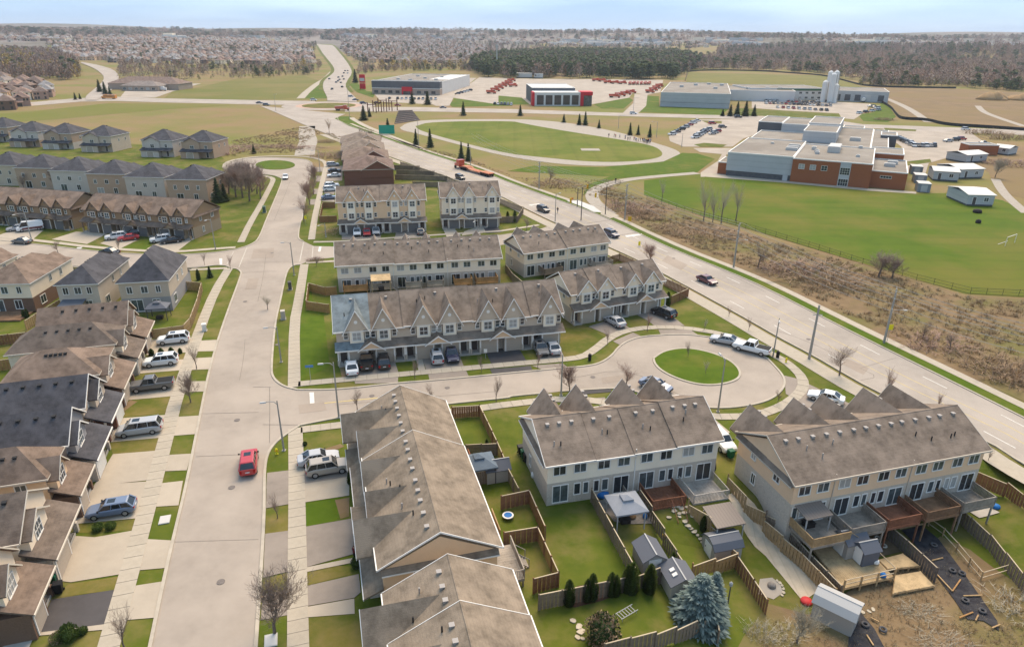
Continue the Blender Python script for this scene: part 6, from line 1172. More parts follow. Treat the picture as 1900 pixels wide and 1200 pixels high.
# ================================================================ poles, lamps, wires, signs
M_POLE = mat('concrete_pole', (0.36, 0.33, 0.285), (0.30, 0.275, 0.235), 2, 0.85); M_GALV = mat('galvanised_pole', (0.36, 0.345, 0.315), rough=0.5); M_LUM = mat('lamp_housing', (0.5, 0.48, 0.44), rough=0.5); M_WIRE = mat('aluminium_wire', (0.50, 0.45, 0.39), rough=0.5); M_DARKPOLE = mat('dark_pole', (0.10, 0.09, 0.08), rough=0.8)
def proj_y(x, y, z):
    z -= CAMH; d = y * _cp - z * _sp; v = (y * _sp + z * _cp) / d; u = x / d; return 600 - FPX * (-u * _sr + v * _cr)
def height_for(p, py):
    lo, hi = 0.0, 60.0
    for _ in range(30):
        m = (lo + hi) / 2
        if proj_y(p.x, p.y, hz(p.x, p.y) + m) > py: lo = m
        else: hi = m
    return lo
def lamp(label, base, top_y, arm=None, hmax=None, conc=True, group='street lamps'):
    p = G(*base); h = height_for(p, top_y); R = thing('street_lamp', label, 'street lamp', (p.x, p.y, hz(*p)), 0, group)
    b = MB(); b.tube((0, 0, 0), (0, 0, h), 0.13, 0.07, 8); b.build('pole', M_POLE if conc else M_GALV, R); MB().box(-0.2, 0.2, -0.2, 0.2, 0, 0.12).build('footing', M_CONC, R)
    if arm is not None:
        a = math.radians(90 - arm); dx, dy = math.cos(a), math.sin(a); b = MB(); A = 0.55 if conc else 1.0; pts = [(0, 0, h - 0.5), (dx * 0.6 * A, dy * 0.6 * A, h - 0.1), (dx * 1.5 * A, dy * 1.5 * A, h), (dx * 2.2 * A, dy * 2.2 * A, h)]
        for q, r in zip(pts, pts[1:]): b.tube(q, r, 0.045, 0.045, 6)
        b.build('arm', M_GALV, R); l = MB(); l.hexa([(-0.05, -0.12, -0.1), (0.65, -0.14, -0.06), (0.65, 0.14, -0.06), (-0.05, 0.12, -0.1)], [(0.0, -0.08, 0.06), (0.6, -0.08, 0.08), (0.6, 0.08, 0.08), (0.0, 0.08, 0.06)]); l.build('lamp_head', M_LUM, R, (dx * 2.2 * A, dy * 2.2 * A, h), a)
    return R, p, h
lamp('street lamp on the corner beside the near tan row', (629, 775), 672, -107); lamp('street lamp at the lower kerb of the crescent mouth', (527, 836), 743, -107); lamp('street lamp at the upper corner of the crescent mouth', (522, 672), 606, -107); lamp('street lamp on the verge beside the court street', (546, 511), 449, -107)
lamp('street lamp in the verge above the ivory row gables', (1041, 734), 658, -10); lamp('street lamp between the ivory and beige rows', (1332, 764), 666, -10); lamp('street lamp behind the white pickup', (1434, 662), 590, 200); lamp('small street lamp on the lawn left of the tan three-storey row', (605, 440), 414, 200, conc=False); lamp('street lamp among cars at the brown row', (59, 446), 394, 200, conc=False); lamp('street lamp at the right end of the brown row', (400, 463), 406, 200)
lamp('street lamp on the arterial kerb left of the crossing', (1030, 411), 360, 45); lamp('street lamp near the small turning circle', (594, 318), 278, 220, conc=False); lamp('lamp in front of the three-gable row', (887, 437), 407, 200, conc=False)
lamp('tall lamp beside the roundabout green', (649, 222), 161, 100); lamp('lamp at the arterial pavement beside the two spruces', (873, 308), 272, 215); lamp('lamp at the arterial pavement near the green sign', (777, 272), 222, 215); lamp('lamp left of the roundabout', (512, 207), 175, 90)
for i, (a, b) in enumerate((((1285, 1000), 900), ((820, 865), 770), ((1100, 930), 815), ((930, 745), 640))): lamp(['school car park lamp at the lane end', 'lamp on the path behind the oval', 'lamp near the school car park corner', 'lamp at the dealer lane mouth'][i], T('C0', (a[0], a[1]))[0], T('C0', (0, b))[0][1], 90 if i % 2 else 270, conc=False)
# utility poles and wires
UT = [((1000, 351), 300, 'utility pole beside the thicket near the oval'), ((1159, 408), 342, 'utility pole behind the crossing'), ((1361, 496), 415, 'utility pole on the arterial verge above the maroon sedan'), ((1640, 636), 536, 'utility pole with a yellow sign on the far verge')]
tops = []
for base, ty, lab in UT:
    p = G(*base); h = height_for(p, ty); R = thing('utility_pole', lab, 'utility pole', (p.x, p.y, 0), math.radians(62), 'utility poles along the arterial'); MB().tube((0, 0, 0), (0, 0, h), 0.2, 0.13, 8).build('pole', M_POLE, R)
    for k, zz in enumerate((h - 0.3, h - 1.5, h - 3.2)):
        MB().box(-1.0, 1.0, -0.06, 0.06, zz - 0.06, zz + 0.06).build('crossarm', M_GALV, R)
        for x in (-0.95, 0.95): MB().lathe([(0.05, zz + 0.06), (0.08, zz + 0.14), (0.04, zz + 0.28)], 6, (x, 0)).build('insulator', M_LUM, R)
    a = MB(); a.tube((0, 0.1, h - 3.6), (0, -1.6, h - 3.2), 0.04, 0.04, 5); a.build('arm', M_GALV, R); MB().box(-0.12, 0.12, -2.1, -1.5, h - 3.28, h - 3.14).build('lamp_head', M_LUM, R)
    tops.append((p, h))
p = G(2060, 800); tops.append((p, 11.5)); p = G(880, 300); tops.insert(0, (p, 10.5))
_w = 0
for k in range(len(tops) - 1):
    (a, ha), (b, hb) = tops[k], tops[k + 1]; d = (b - a).normalized(); nrm = Vector((-d.y, d.x))
    for off, dz in ((-0.95, 0.0), (0.95, 0.0), (-0.95, -1.2), (0.95, -1.2), (0.95, -2.9), (0, -3.7)):
        m = MB(); n = 10; prev = None
        for i in range(n + 1):
            t = i / n; q = a.lerp(b, t) + nrm * off; z = ha + (hb - ha) * t + dz - 4 * 0.9 * t * (1 - t)
            if prev: m.tube(prev, (q.x, q.y, z), 0.03, 0.03, 3, cap=False)
            prev = (q.x, q.y, z)
        tag(m.build('overhead_wire', M_WIRE), 'thin overhead wire strung between utility poles above the arterial', 'wire', 'overhead wires along the arterial')
_p = G(1501, 666); _h = height_for(_p, 566); R = thing('utility_pole', 'thick bare concrete pole between the crescent and the arterial', 'utility pole', (_p.x, _p.y, 0)); MB().tube((0, 0, 0), (0, 0, _h), 0.22, 0.15, 8).build('pole', M_POLE, R); MB().box(-0.7, 0.7, -0.05, 0.05, _h - 1.6, _h - 1.5).build('crossarm', M_GALV, R)
# crossing signals
M_SIG = mat('signal_yellow', (0.62, 0.36, 0.02), rough=0.5); M_SIGNO = mat('sign_orange', (0.7, 0.2, 0.02), rough=0.5)
def signal(label, base, ty, arm, n=1):
    p = G(*base); h = height_for(p, ty); R = thing('traffic_signal', label, 'traffic signal', (p.x, p.y, 0), math.radians(90 - arm), 'crossing signals'); MB().tube((0, 0, 0), (0, 0, h), 0.14, 0.1, 8).build('pole', M_DARKPOLE, R); MB().tube((0, 0, 5.4), (3.2, 0, 5.8), 0.06, 0.05, 6).build('arm', M_GALV, R)
    for i in range(n):
        o = MB().box(3.0 - i * 1.4, 3.4 - i * 1.4, -0.25, 0.1, 4.9, 6.1).build('signal_head', M_SIG, R)
        for z, m in ((5.85, M_TAIL), (5.5, M_SIGNO), (5.15, M_VENT_D)): MB().tube((3.2 - i * 1.4, -0.25, z), (3.2 - i * 1.4, -0.32, z), 0.13, 0.13, 8).build('lens', m, o)
    return R
signal('traffic signal pole on the median of the crossing', (1078, 409), 348, 250, 1); signal('traffic signal pole on the far side of the crossing', (1123, 398), 343, 250, 1); signal('second signal pole beside the bus stop pad', (1071, 384), 350, 60, 1)
def sign(label, base, h, w_, hh, col, hd=180, name='road_sign', cat='sign', post=True):
    p = G(*base); R = thing(name, label, cat, (p.x, p.y, hz(*p)), math.radians(180 - hd)); 
    if post: MB().tube((0, 0, 0), (0, 0, h), 0.04, 0.04, 6).build('post', M_GALV, R)
    MB().box(-w_ / 2, w_ / 2, -0.05, -0.02, h - hh, h).build('panel', col, R); return R
M_YSIGN = mat('warning_yellow', (0.75, 0.62, 0.02), rough=0.5); M_GSIGN = mat('sign_green', (0.02, 0.30, 0.20), rough=0.5); M_BSIGN = mat('sign_blue', (0.10, 0.22, 0.45), rough=0.5); M_RSIGN = mat('store_red', (0.55, 0.02, 0.03), rough=0.5)
sign('yellow warning sign on the far arterial verge', (1645, 636), 3.2, 0.9, 0.9, M_YSIGN); sign('large green direction sign beside a spruce', (718, 250), 4.5, 7.5, 4.2, M_GSIGN, 170); sign('orange construction marker on the far verge', (1168, 413), 1.6, 0.9, 1.2, M_SIG); sign('yellow marker by the arterial dash line', (1186, 457), 1.2, 0.5, 1.0, M_YSIGN); sign('blue and white street name sign at the crescent corner', (577, 708), 2.6, 1.1, 0.35, M_BSIGN, 170); sign('yellow school sign on the verge beside the small turning circle', (568, 418), 2.4, 0.6, 0.8, M_YSIGN); sign('small orange sign beside the bus stop pad', (1061, 381), 2.2, 0.7, 0.7, M_SIGNO); sign('white estate sign on a lawn by the black drive', (901, 665), 1.6, 0.5, 0.6, M_TRIM)
# fire hydrants, boxes, bins
def hydrant(label, px, col):
    p = G(*px); R = thing('fire_hydrant', label, 'hydrant', (p.x, p.y, 0.05)); MB().lathe([(0.16, 0), (0.16, 0.08), (0.11, 0.1), (0.11, 0.6), (0.15, 0.62), (0.15, 0.68), (0.10, 0.76), (0.03, 0.82)], 10).build('barrel', col, R); MB().tube((-0.2, 0, 0.45), (0.2, 0, 0.45), 0.06, 0.06, 8).build('nozzle', M_SIGNO, R)
hydrant('yellow fire hydrant beside the crescent pavement', (1458, 673), M_YSIGN); hydrant('yellow hydrant on the lawn beside the lower crescent lamp', (514, 843), M_YSIGN)
def cabinet(label, px, w_, d, h, col, hd=-17):
    p = G(*px); R = thing('utility_box', label, 'utility box', (p.x, p.y, 0.03), math.radians(90 - hd)); MB().box(-w_ / 2 - 0.1, w_ / 2 + 0.1, -d / 2 - 0.1, d / 2 + 0.1, 0, 0.1).build('plinth', M_CONC, R); b = MB(); b.box(-w_ / 2, w_ / 2, -d / 2, d / 2, 0.1, h); b.box(-w_ / 2 - 0.03, w_ / 2 + 0.03, -d / 2 - 0.03, d / 2 + 0.03, h, h + 0.06); b.build('cabinet', col, R); MB().box(-w_ * 0.4, w_ * 0.4, -d / 2 - 0.02, -d / 2, 0.2, h - 0.1).build('door', M_VENT, R)
M_BOX = mat('box_beige', (0.42, 0.38, 0.32), rough=0.6); M_BOXG = mat('box_green', (0.08, 0.13, 0.09), rough=0.6)
cabinet('dark community mailbox on the verge beside the L-shaped fence', T('F', (1098, 1005))[0], 1.0, 0.6, 1.5, M_DARKPOLE); cabinet('beige utility cabinet on the verge left of the blue-roofed end', (526, 592), 0.9, 0.7, 1.5, M_BOX); cabinet('white utility box beside the curved tan fence', (380, 614), 0.7, 0.6, 1.2, M_TRIM); cabinet('grey mailbox cluster beside the upper left pavement', (491, 394), 1.6, 0.8, 1.6, M_BOXG)
for lab, px in (('pale concrete vault lid in the verge beside the left street', (306, 965)), ('concrete vault lid in the verge at the bottom of the street', (503, 1189)), ('small vault lid on the verge of the side street', (147, 461))):
    p = G(*px); tag(MB().box(-0.5, 0.5, -0.65, 0.65, -0.05, 0.05).box(-0.44, 0.44, -0.59, 0.59, 0.05, 0.07).build('vault_lid', M_LUM, None, (p.x, p.y, 0.09), math.radians(17)), lab, 'vault lid')
def wheelie(label, px, col, hd=160, group='wheeled bins'):
    p = G(*px); R = thing('wheeled_bin', label, 'bin', (p.x, p.y, hz(*p) + 0.08), math.radians(90 - hd), group); b = MB(); b.hexa([(-0.24, -0.26, 0.06), (0.24, -0.26, 0.06), (0.24, 0.26, 0.06), (-0.24, 0.26, 0.06)], [(-0.32, -0.36, 1.0), (0.32, -0.36, 1.0), (0.32, 0.36, 1.0), (-0.32, 0.36, 1.0)]); b.build('body', col, R); l = MB(); l.hexa([(-0.34, -0.38, 1.0), (0.34, -0.38, 1.0), (0.34, 0.38, 1.0), (-0.34, 0.38, 1.0)], [(-0.3, -0.34, 1.1), (0.3, -0.34, 1.06), (0.3, 0.34, 1.06), (-0.3, 0.34, 1.1)]); l.build('lid', col, R)
    for y in (-0.3, 0.3): MB().tube((-0.28, y - 0.04, 0.1), (-0.28, y + 0.04, 0.1), 0.1, 0.1, 8).build('wheel', M_TYRE, R)
M_BING = mat('bin_green', (0.01, 0.09, 0.045), rough=0.5); M_BINB = mat('bin_black', (0.02, 0.02, 0.022), rough=0.5); M_BINBL = mat('bin_blue', (0.02, 0.09, 0.30), rough=0.5)
for lab, px, c in (('green bin beside the bottom left porch', T('A3', (395, 735))[0], M_BING), ('black bin beside the bottom left porch', T('A3', (360, 735))[0], M_BINB), ('black bin fallen near the bottom left blacktop', T('A3', (440, 790))[0], M_BINB), ('green bin left of the black pickup', (652, 668), M_BING), ('dark bin beside the green one by the blue-roofed end', (657, 667), M_BING), ('green bin beside the navy crossover', (846, 650), M_BING), ('green bin left of the black crossover at the four-gable row', (1184, 578), M_BING), ('second green bin left of the black crossover', (1189, 577), M_BING), ('teal bin right of the four-gable garages', (1216, 572), M_BING), ('dark bin beside the silver sedan', (1015, 634), M_BINB), ('green bin against the ivory row end wall', (972, 850), M_BING), ('black bin left of the green one at the ivory row end wall', (966, 842), M_BINB), ('black bin below the green one at the ivory row end wall', (977, 858), M_BINB), ('black bin by the brown row garage', (174, 430), M_BINB), ('black bin at the van house', (106, 421), M_BINB), ('green bin at the gate between the ivory and beige rows', (1355, 850), M_BING)): wheelie(lab, px, c)
p = G(1094, 669); tag(MB().lathe([(0.25, 0), (0.27, 0.9), (0.2, 1.0)], 10, (0, 0)).box(-0.02, 0.02, -0.27, 0.27, 1.0, 1.15).build('litter_bin', M_BINB, None, (p.x, p.y, 0.1)), 'black litter bin at the bend of the crescent pavement', 'litter bin')
p = G(1435, 664); tag(MB().lathe([(0.25, 0), (0.27, 0.9), (0.2, 1.0)], 10).box(-0.02, 0.02, -0.27, 0.27, 1.0, 1.15).build('litter_bin', M_BINB, None, (p.x + 0.6, p.y, 0.1)), 'black litter bin at the foot of the lamp behind the white pickup', 'litter bin')
# ================================================================ trees and shrubs
M_BARK = mat('grey_brown_bark', (0.19, 0.145, 0.115), (0.13, 0.10, 0.08), 3, 0.95); M_TWIG = mat('bare_twigs', (0.27, 0.20, 0.155), rough=0.95, rand=0.12); M_TWIG_P = mat('pinkish_twigs', (0.33, 0.215, 0.165), rough=0.95, rand=0.12); M_TWIG_G = mat('pale_grey_twigs', (0.42, 0.365, 0.27), rough=0.95, rand=0.1); M_TWIG_D = mat('dark_bramble', (0.33, 0.225, 0.14), rough=0.95, rand=0.12)
M_NEED = mat('needle_green', (0.035, 0.055, 0.018), rough=0.9, rand=0.15); M_NEED2 = mat('needle_light', (0.065, 0.088, 0.03), rough=0.9, rand=0.15); M_NEEDB = mat('blue_needles', (0.115, 0.15, 0.13), rough=0.9); M_NEEDB2 = mat('pale_blue_needles', (0.20, 0.24, 0.21), rough=0.9); M_CED = mat('cedar_green', (0.055, 0.082, 0.016), rough=0.9, rand=0.12); M_CED2 = mat('cedar_light', (0.10, 0.135, 0.03), rough=0.9, rand=0.12)
def bare_tree(seed, H=8.0, spread=0.5, trunk=0.3, levels=4, nb=5, tw=0.011, up=0.62):
    r = random.Random(seed); T_, C_ = MB(), MB()
    def grow(p, d, l, rad, lev):
        n = 3 if lev < 2 else 2; q = p; dd = d.copy()
        for i in range(n):
            e = q + dd * (l / n); r0 = rad * (1 - 0.55 * i / n); r1 = rad * (1 - 0.55 * (i + 1) / n)
            (T_ if lev == 0 else C_).tube(q, e, max(r0, tw), max(r1, tw * 0.6), 5 if lev == 0 else 3, cap=False)
            if lev < levels:
                k = nb if lev == 0 else (3 if lev == 1 else 2 + (r.random() < 0.5))
                if i >= (1 if lev == 0 else 0):
                    for _ in range(max(1, k // (1 if lev else 1))):
                        a = r.uniform(0, 2 * math.pi); s = Vector((math.cos(a), math.sin(a), 0)); side = (s - dd * s.dot(dd)).normalized()
                        nd = (dd * r.uniform(0.55, 0.95) + side * r.uniform(0.45, 0.9) * (0.6 + spread) + Vector((0, 0, up * r.uniform(0.3, 1.2)))).normalized()
                        grow(q.lerp(e, r.uniform(0.2, 1)), nd, l * r.uniform(0.45, 0.68), max(tw, r1 * 0.5), lev + 1)
            q = e; dd = (dd + Vector((r.uniform(-0.18, 0.18), r.uniform(-0.18, 0.18), 0.08))).normalized()
    grow(Vector((0, 0, -0.1)), Vector((r.uniform(-0.05, 0.05), r.uniform(-0.05, 0.05), 1)).normalized(), H * 0.62, H * 0.021, 0)
    zs = max(v[2] for v in C_.v) / H
    for m in (T_, C_): m.v = [(x / zs, y / zs, z / zs) for x, y, z in m.v]
    return T_.mesh('trunk', M_BARK), C_.mesh('crown', M_TWIG)
BARE = [bare_tree(s, 8, sp, nb=n, levels=l) for s, sp, n, l in ((1, 0.25, 5, 3), (2, 0.1, 5, 3), (3, 0.45, 6, 3), (5, 0.22, 6, 4), (8, 0.0, 6, 4))]
POP = [bare_tree(21, 8, 0.0, nb=5, levels=3, up=0.5, tw=0.008)]
UPR = [bare_tree(s, 8, 0.05, nb=5, levels=3, up=0.9) for s in (11, 12)]
def tree(label, base, ty=None, h=None, kind_=0, twig=None, group='bare young street trees', name='bare_tree', wide=1.0, world=False):
    p = Vector(base) if world else G(*base); z = hz(*p); h = h or height_for(p, ty); tm, cm = (BARE + UPR + POP)[kind_]
    R = thing(name, label, 'tree', (p.x, p.y, z), ru(0, 6.28), group); s = h / 8
    place('trunk', tm, R, sc=(s * wide, s * wide, s)); place('crown', cm, R, sc=(s * wide, s * wide, s), mt=twig or M_TWIG); return R
def Tp(t, *p): return T(t, *p)
TREES = [
 ('large bare tree in the verge at the bottom of the street', (510, 1176), 1048, 3, M_TWIG), ('slender bare tree in the verge beside the white crossover drive', (365, 685), 634, 1, M_TWIG), ('bare tree in the verge beside the pickup drive', (354, 747), 690, 3, M_TWIG), ('thin bare tree in the bottom left verge', (232, 1205), 1122, 1, M_TWIG), ('bare sapling in the verge above the grey drive', (515, 962), 912, 1, M_TWIG),
 ('bare tree above the topmost tan roof corner', (663, 762), 714, 0, M_TWIG), ('bare tree just over the near tan ridge', (799, 745), 708, 0, M_TWIG), ('bare tree on the verge right of the near tan ridge', (921, 745), 694, 1, M_TWIG), ('sapling in the verge before the silver hatch', (770, 702), 662, 1, M_TWIG), ('sapling in the verge beside the black drive', (893, 690), 658, 1, M_TWIG),
 ('large pinkish bare tree beside the lamp above the ivory gables', (1057, 728), 668, 3, M_TWIG_P), ('pinkish bare tree between ivory gables', (1161, 722), 670, 2, M_TWIG_P), ('sapling at the bend of the crescent pavement', (1127, 640), 608, 1, M_TWIG), ('sapling on the lawn before the four-gable row', (1201, 615), 580, 1, M_TWIG_P), ('sapling in a mulch ring on the turning circle', (1276, 663), 632, 1, M_TWIG), ('second faint sapling on the turning circle', (1309, 694), 668, 1, M_TWIG_G), ('sapling in the small verge triangle right of the turning circle', (1443, 748), 720, 0, M_TWIG), ('sapling on the lawn strip beside the arterial path', (1352, 588), 566, 0, M_TWIG_P), ('second sapling beside the arterial path', (1389, 613), 586, 0, M_TWIG_P), ('sapling right of the white sedan at the black drive end', (998, 684), 650, 1, M_TWIG), ('faint sapling on the lawn behind the silver kerbside sedan', (1307, 612), 590, 1, M_TWIG_G),
 ('wide bare tree on the arterial verge beside the thick pole', (1557, 697), 632, 2, M_TWIG), ('upright fan-shaped bare tree on the arterial verge', (1642, 742), 676, 5, M_TWIG_P), ('small upright shrub tree behind the beige ridge', (1738, 764), 722, 6, M_TWIG_P), ('sapling on the verge right of the beige row', (1833, 856), 824, 0, M_TWIG),
 ('bare tree on the upper right verge near the small turning circle', (585, 344), 300, 3, M_TWIG_P), ('large pinkish tree on the verge left of the drives', (575, 380), 328, 3, M_TWIG_P), ('third bare tree on the upper right verge', (582, 361), 318, 2, M_TWIG_P), ('broad bare tree on the verge at the court corner', (564, 412), 362, 2, M_TWIG_P), ('small bare tree by the court street corner', (587, 494), 474, 2, M_TWIG), ('bare tree beside the lower left verge of the street', (497, 575), 545, 2, M_TWIG_G),
 ('bare tree in the garden behind the brown row', (108, 470), 442, 2, M_TWIG), ('bare tree over the left hip-roofed house', (45, 352), 318, 2, M_TWIG), ('bare tree over the ivory hip-roofed house', (108, 352), 308, 3, M_TWIG), ('bare sapling in front of the white crossover at the brown row', (221, 466), 436, 1, M_TWIG), ('bare sapling on the side street verge', (380, 492), 466, 1, M_TWIG), ('sapling at the corner house garden', (428, 500), 470, 1, M_TWIG_P),
 ('bare tree on the arterial side of the four-gable row', (1207, 490), 446, 3, M_TWIG_P), ('bare tree in the scrub below the utility pole', (1406, 498), 450, 2, M_TWIG), ('bare tree in the scrub beside the yellow sign', (1712, 628), 590, 2, M_TWIG), ('second bare tree in the scrub beside the yellow sign', (1762, 648), 612, 2, M_TWIG), ('bare tree near the court mouth behind the cream row', (977, 428), 400, 2, M_TWIG),
 ('round bushy bare tree at the school field fence', (1630, 514), 464, 3, M_TWIG), ('second bushy bare tree at the school field fence', (1655, 516), 474, 3, M_TWIG), ('bare poplar at the left of the field group', (1228, 372), 330, 7, M_TWIG_G), ('tall bare poplar second in the field group', (1305, 410), 330, 7, M_TWIG_G), ('tall bare poplar third in the field group', (1338, 415), 333, 7, M_TWIG_G), ('tall bare poplar at the right of the field group', (1365, 410), 332, 7, M_TWIG_G), ('small poplar between the tall ones of the field group', (1322, 413), 346, 7, M_TWIG_G),
 ('bare tree beside the track fence', (1020, 340), 306, 2, M_TWIG), ('tall bare snag beside the arterial at the gravel path', (611, 248), 218, 1, M_TWIG_D), ('bare twiggy tree at the bottom right beside the barn shed', (1478, 1192), 1118, 3, M_TWIG_G), ('bare tree near the school sheds', (1846, 330), 288, 3, M_TWIG_G),
]
for lab, b, ty, k, tw in TREES: tree(lab, b, ty, None, k, tw, wide=2.3 if 'bushy' in lab else 1.35 if k in (2, 3) else 1.0)
GROVE = ['bare tree at the lower left', 'bare tree low in the middle left', 'pale-trunked bare tree at the front', 'bare tree at the right front', 'bare tree at the far left', 'short bare tree at the right edge', 'tall bare tree in the heart', 'bare tree at the rear right', 'tall bare tree at the rear left', 'small bare tree by the pavement side', 'bare tree beside the dark conifers', 'bare tree in the middle right']
for i, (x, y, ty) in enumerate(((300, 840, 330), (400, 850, 350), (500, 900, 300), (610, 790, 330), (250, 700, 280), (700, 720, 430), (450, 720, 260), (560, 620, 280), (350, 640, 260), (660, 860, 480), (200, 800, 380), (540, 760, 300))):
    tree(GROVE[i] + ' of the grove left of the upper street', T('E', (x, y))[0], T('E', (0, ty))[0][1], None, (3, 2, 3, 4)[i % 4], M_TWIG_P if i % 2 else M_TWIG, 'grove beside the small turning circle', wide=1.6)
for i in range(9): tree('thin bare tree in the scrub along the arterial beyond the brick rows', T('R', (1120 + 40 * i + ru(-10, 10), 870 + ru(-30, 40)))[0], None, ru(5, 9), (1, 4)[i % 2], M_TWIG, 'scrub trees along the arterial')
# thickets of brambles
def thicket_mesh(seed, n=260):
    r = random.Random(seed); b = MB()
    for i in range(n):
        a = r.uniform(0, 6.28); rr = math.sqrt(r.random()); x, y = rr * math.cos(a), rr * math.sin(a); h = (1 - 0.55 * rr * rr) * r.uniform(0.55, 1.0)
        lx, ly = r.uniform(-0.35, 0.35) + x * 0.25, r.uniform(-0.35, 0.35) + y * 0.25; m = (x + lx * 0.5, y + ly * 0.5, h * 0.6); e = (x + lx * 1.3, y + ly * 1.3, h)
        b.tube((x, y, -0.05), m, 0.012, 0.01, 3, cap=False); b.tube(m, e, 0.01, 0.005, 3, cap=False)
        for k in range(2):
            q = (m[0] + r.uniform(-0.22, 0.22), m[1] + r.uniform(-0.22, 0.22), m[2] + r.uniform(0.05, 0.3) * h); b.tube(m, q, 0.008, 0.004, 3, cap=False)
    return b.mesh('thicket', M_TWIG_D)
THK = [thicket_mesh(s, 130) for s in (1, 2, 3)]
def thicket(label, px, rx, ry, h, m=None, group='bare thickets beside the arterial'):
    p = G(*px); o = place('thicket', THK[int(rnd() * 3)], None, (p.x, p.y, hz(*p)), ru(-0.4, 0.4), (rx, ry, h * 0.75), mt=m or M_TWIG_D); return tag(o, label, 'shrub', group)
for lab, t, q, rx, ry, h, m in (('dark thicket left of the bus stop pad', 'C1', (350, 175), 8, 5, 3.0, M_TWIG_D), ('dark thicket behind the crossing signals', 'C1', (880, 345), 6, 6, 3.2, M_TWIG_P), ('brown thicket right of the tall pole behind the crossing', 'C1', (1010, 400), 5, 5, 2.8, M_TWIG_D), ('low thicket in the scrub bank below the field', 'C1', (1160, 500), 4, 4, 2.0, M_TWIG_D), ('brown thicket in front of the black fence', 'C1', (1460, 545), 7, 6, 3.0, M_TWIG_D), ('wide dark thicket left of the round bushy tree', 'D1', (350, 830), 10, 7, 3.2, M_TWIG_D), ('second wide thicket beside the dark one', 'D1', (480, 900), 6, 5, 2.6, M_TWIG_D), ('thicket below the left end of the black fence', 'D1', (180, 800), 6, 5, 2.6, M_TWIG_P), ('dark thicket at the right edge beyond the arterial', 'D2', (1760, 350), 6, 5, 2.6, M_TWIG_D), ('second dark thicket at the right edge', 'D2', (1880, 420), 5, 4, 2.6, M_TWIG_D), ('low scrub between the two sapling trees by the yellow sign', 'D2', (1240, 160), 5, 4, 1.8, M_TWIG_P), ('reddish thicket below the gravel path', 'R', (880, 1010), 9, 7, 3.0, M_TWIG_P), ('thicket beside the gravel path top', 'R', (800, 850), 4, 3, 2.6, M_TWIG_D), ('brush left of the small turning circle field', 'E', (150, 160), 14, 10, 3.0, M_TWIG_P), ('brush along the field edge above the small turning circle', 'E', (1000, 110), 18, 5, 1.8, M_TWIG_P), ('twiggy bush right of the lamp post lawn', 'C3', (1850, 1090), 1.3, 1.2, 1.4, M_TWIG_G), ('brown brush behind the grey barn shed', 'D3', (150, 1100), 1.6, 1.2, 0.7, M_TWIG_G), ('tangled brush below the lower deck', 'D3', (1130, 930), 1.8, 1.0, 0.6, M_TWIG_G), ('brush at the bottom right corner', 'D3', (1300, 1150), 2.2, 1.2, 0.6, M_TWIG_G), ('tall pinkish brush at the right edge below the fence', 'D3', (1850, 900), 2.2, 2.4, 1.1, M_TWIG_G), ('dark brush beside the school car park', 'D0', (1600, 905), 10, 6, 4.5, M_TWIG_D), ('second dark brush beside the school car park', 'D0', (1790, 940), 12, 8, 4.5, M_TWIG_D), ('brush beside the grass bank behind the school', 'D0', (870, 805), 6, 4, 3, M_TWIG_D), ('orange-brown brush right of the school sheds', 'D0', (1800, 1130), 10, 10, 3, M_TWIG_P), ('shrub by the porch of the court corner', 'F', (1460, 590), 1.8, 1.2, 1.6, M_TWIG_P), ('hedge of bare shrubs beside the tan three-storey row', 'B1', (590, 520), 2.2, 3.5, 1.2, M_TWIG_D)): thicket(lab, T(t, q)[0], rx, ry, h, m)
# conifers
def conifer_mesh(seed, R=0.22, n=1100, tip=0.02, pw=1.0, m=(M_NEED, M_NEED2), s=0.05, skirt=0.04, droop=0.35, column=False):
    r = random.Random(seed); b = MB()
    for i in range(n):
        t = r.random() ** (1.25 if not column else 1.0); z = skirt + t * (1 - skirt)
        lay = 0.78 + 0.22 * math.sin(z * 60 + seed); rad = (R * (1 - t) ** pw + tip) * (lay if not column else 1.0) if not column else R * math.sqrt(max(0.0, min(1, (1 - t) * 2.2))) * (0.75 + 0.25 * min(1, t * 6)) + 0.004
        a = r.uniform(0, 6.283); q = rad * r.uniform(0.55, 1.05); x, y = q * math.cos(a), q * math.sin(a)
        k = s * r.uniform(0.7, 1.5) * (0.6 + 0.6 * (1 - t)); o = Vector((math.cos(a), math.sin(a), -droop if not column else 1.6)).normalized(); sd = Vector((-math.sin(a), math.cos(a), r.uniform(-0.4, 0.4))).normalized(); c = Vector((x, y, z))
        n0 = len(b.v); b.v += [tuple(c - sd * k * 0.5 - o * k * 0.4), tuple(c + sd * k * 0.5 - o * k * 0.4), tuple(c + o * k * 0.9 + Vector((0, 0, r.uniform(-0.3, 0.3) * k)))]; b.f.append((n0, n0 + 1, n0 + 2)); b.m.append(1 if r.random() < 0.35 else 0)
    b.lathe([(R * 0.55 if not column else R * 0.7, skirt), (R * 0.33 if not column else R * 0.66, 0.4), (0.005, 0.93)], 7)
    return b.mesh('foliage', list(m))
M_CONE_T = MB().tube((0, 0, -0.02), (0, 0, 0.9), 0.018, 0.004, 6).mesh('trunk', M_BARK)
SPR = [conifer_mesh(s) for s in (1, 2, 3)]; BLUE = conifer_mesh(7, 0.36, 5200, 0.03, 0.75, (M_NEEDB, M_NEEDB2), 0.045, 0.02, 0.2); CED = [conifer_mesh(s, 0.15, 1500, m=(M_CED, M_CED2), s=0.045, skirt=0.0, column=True) for s in (4, 5)]
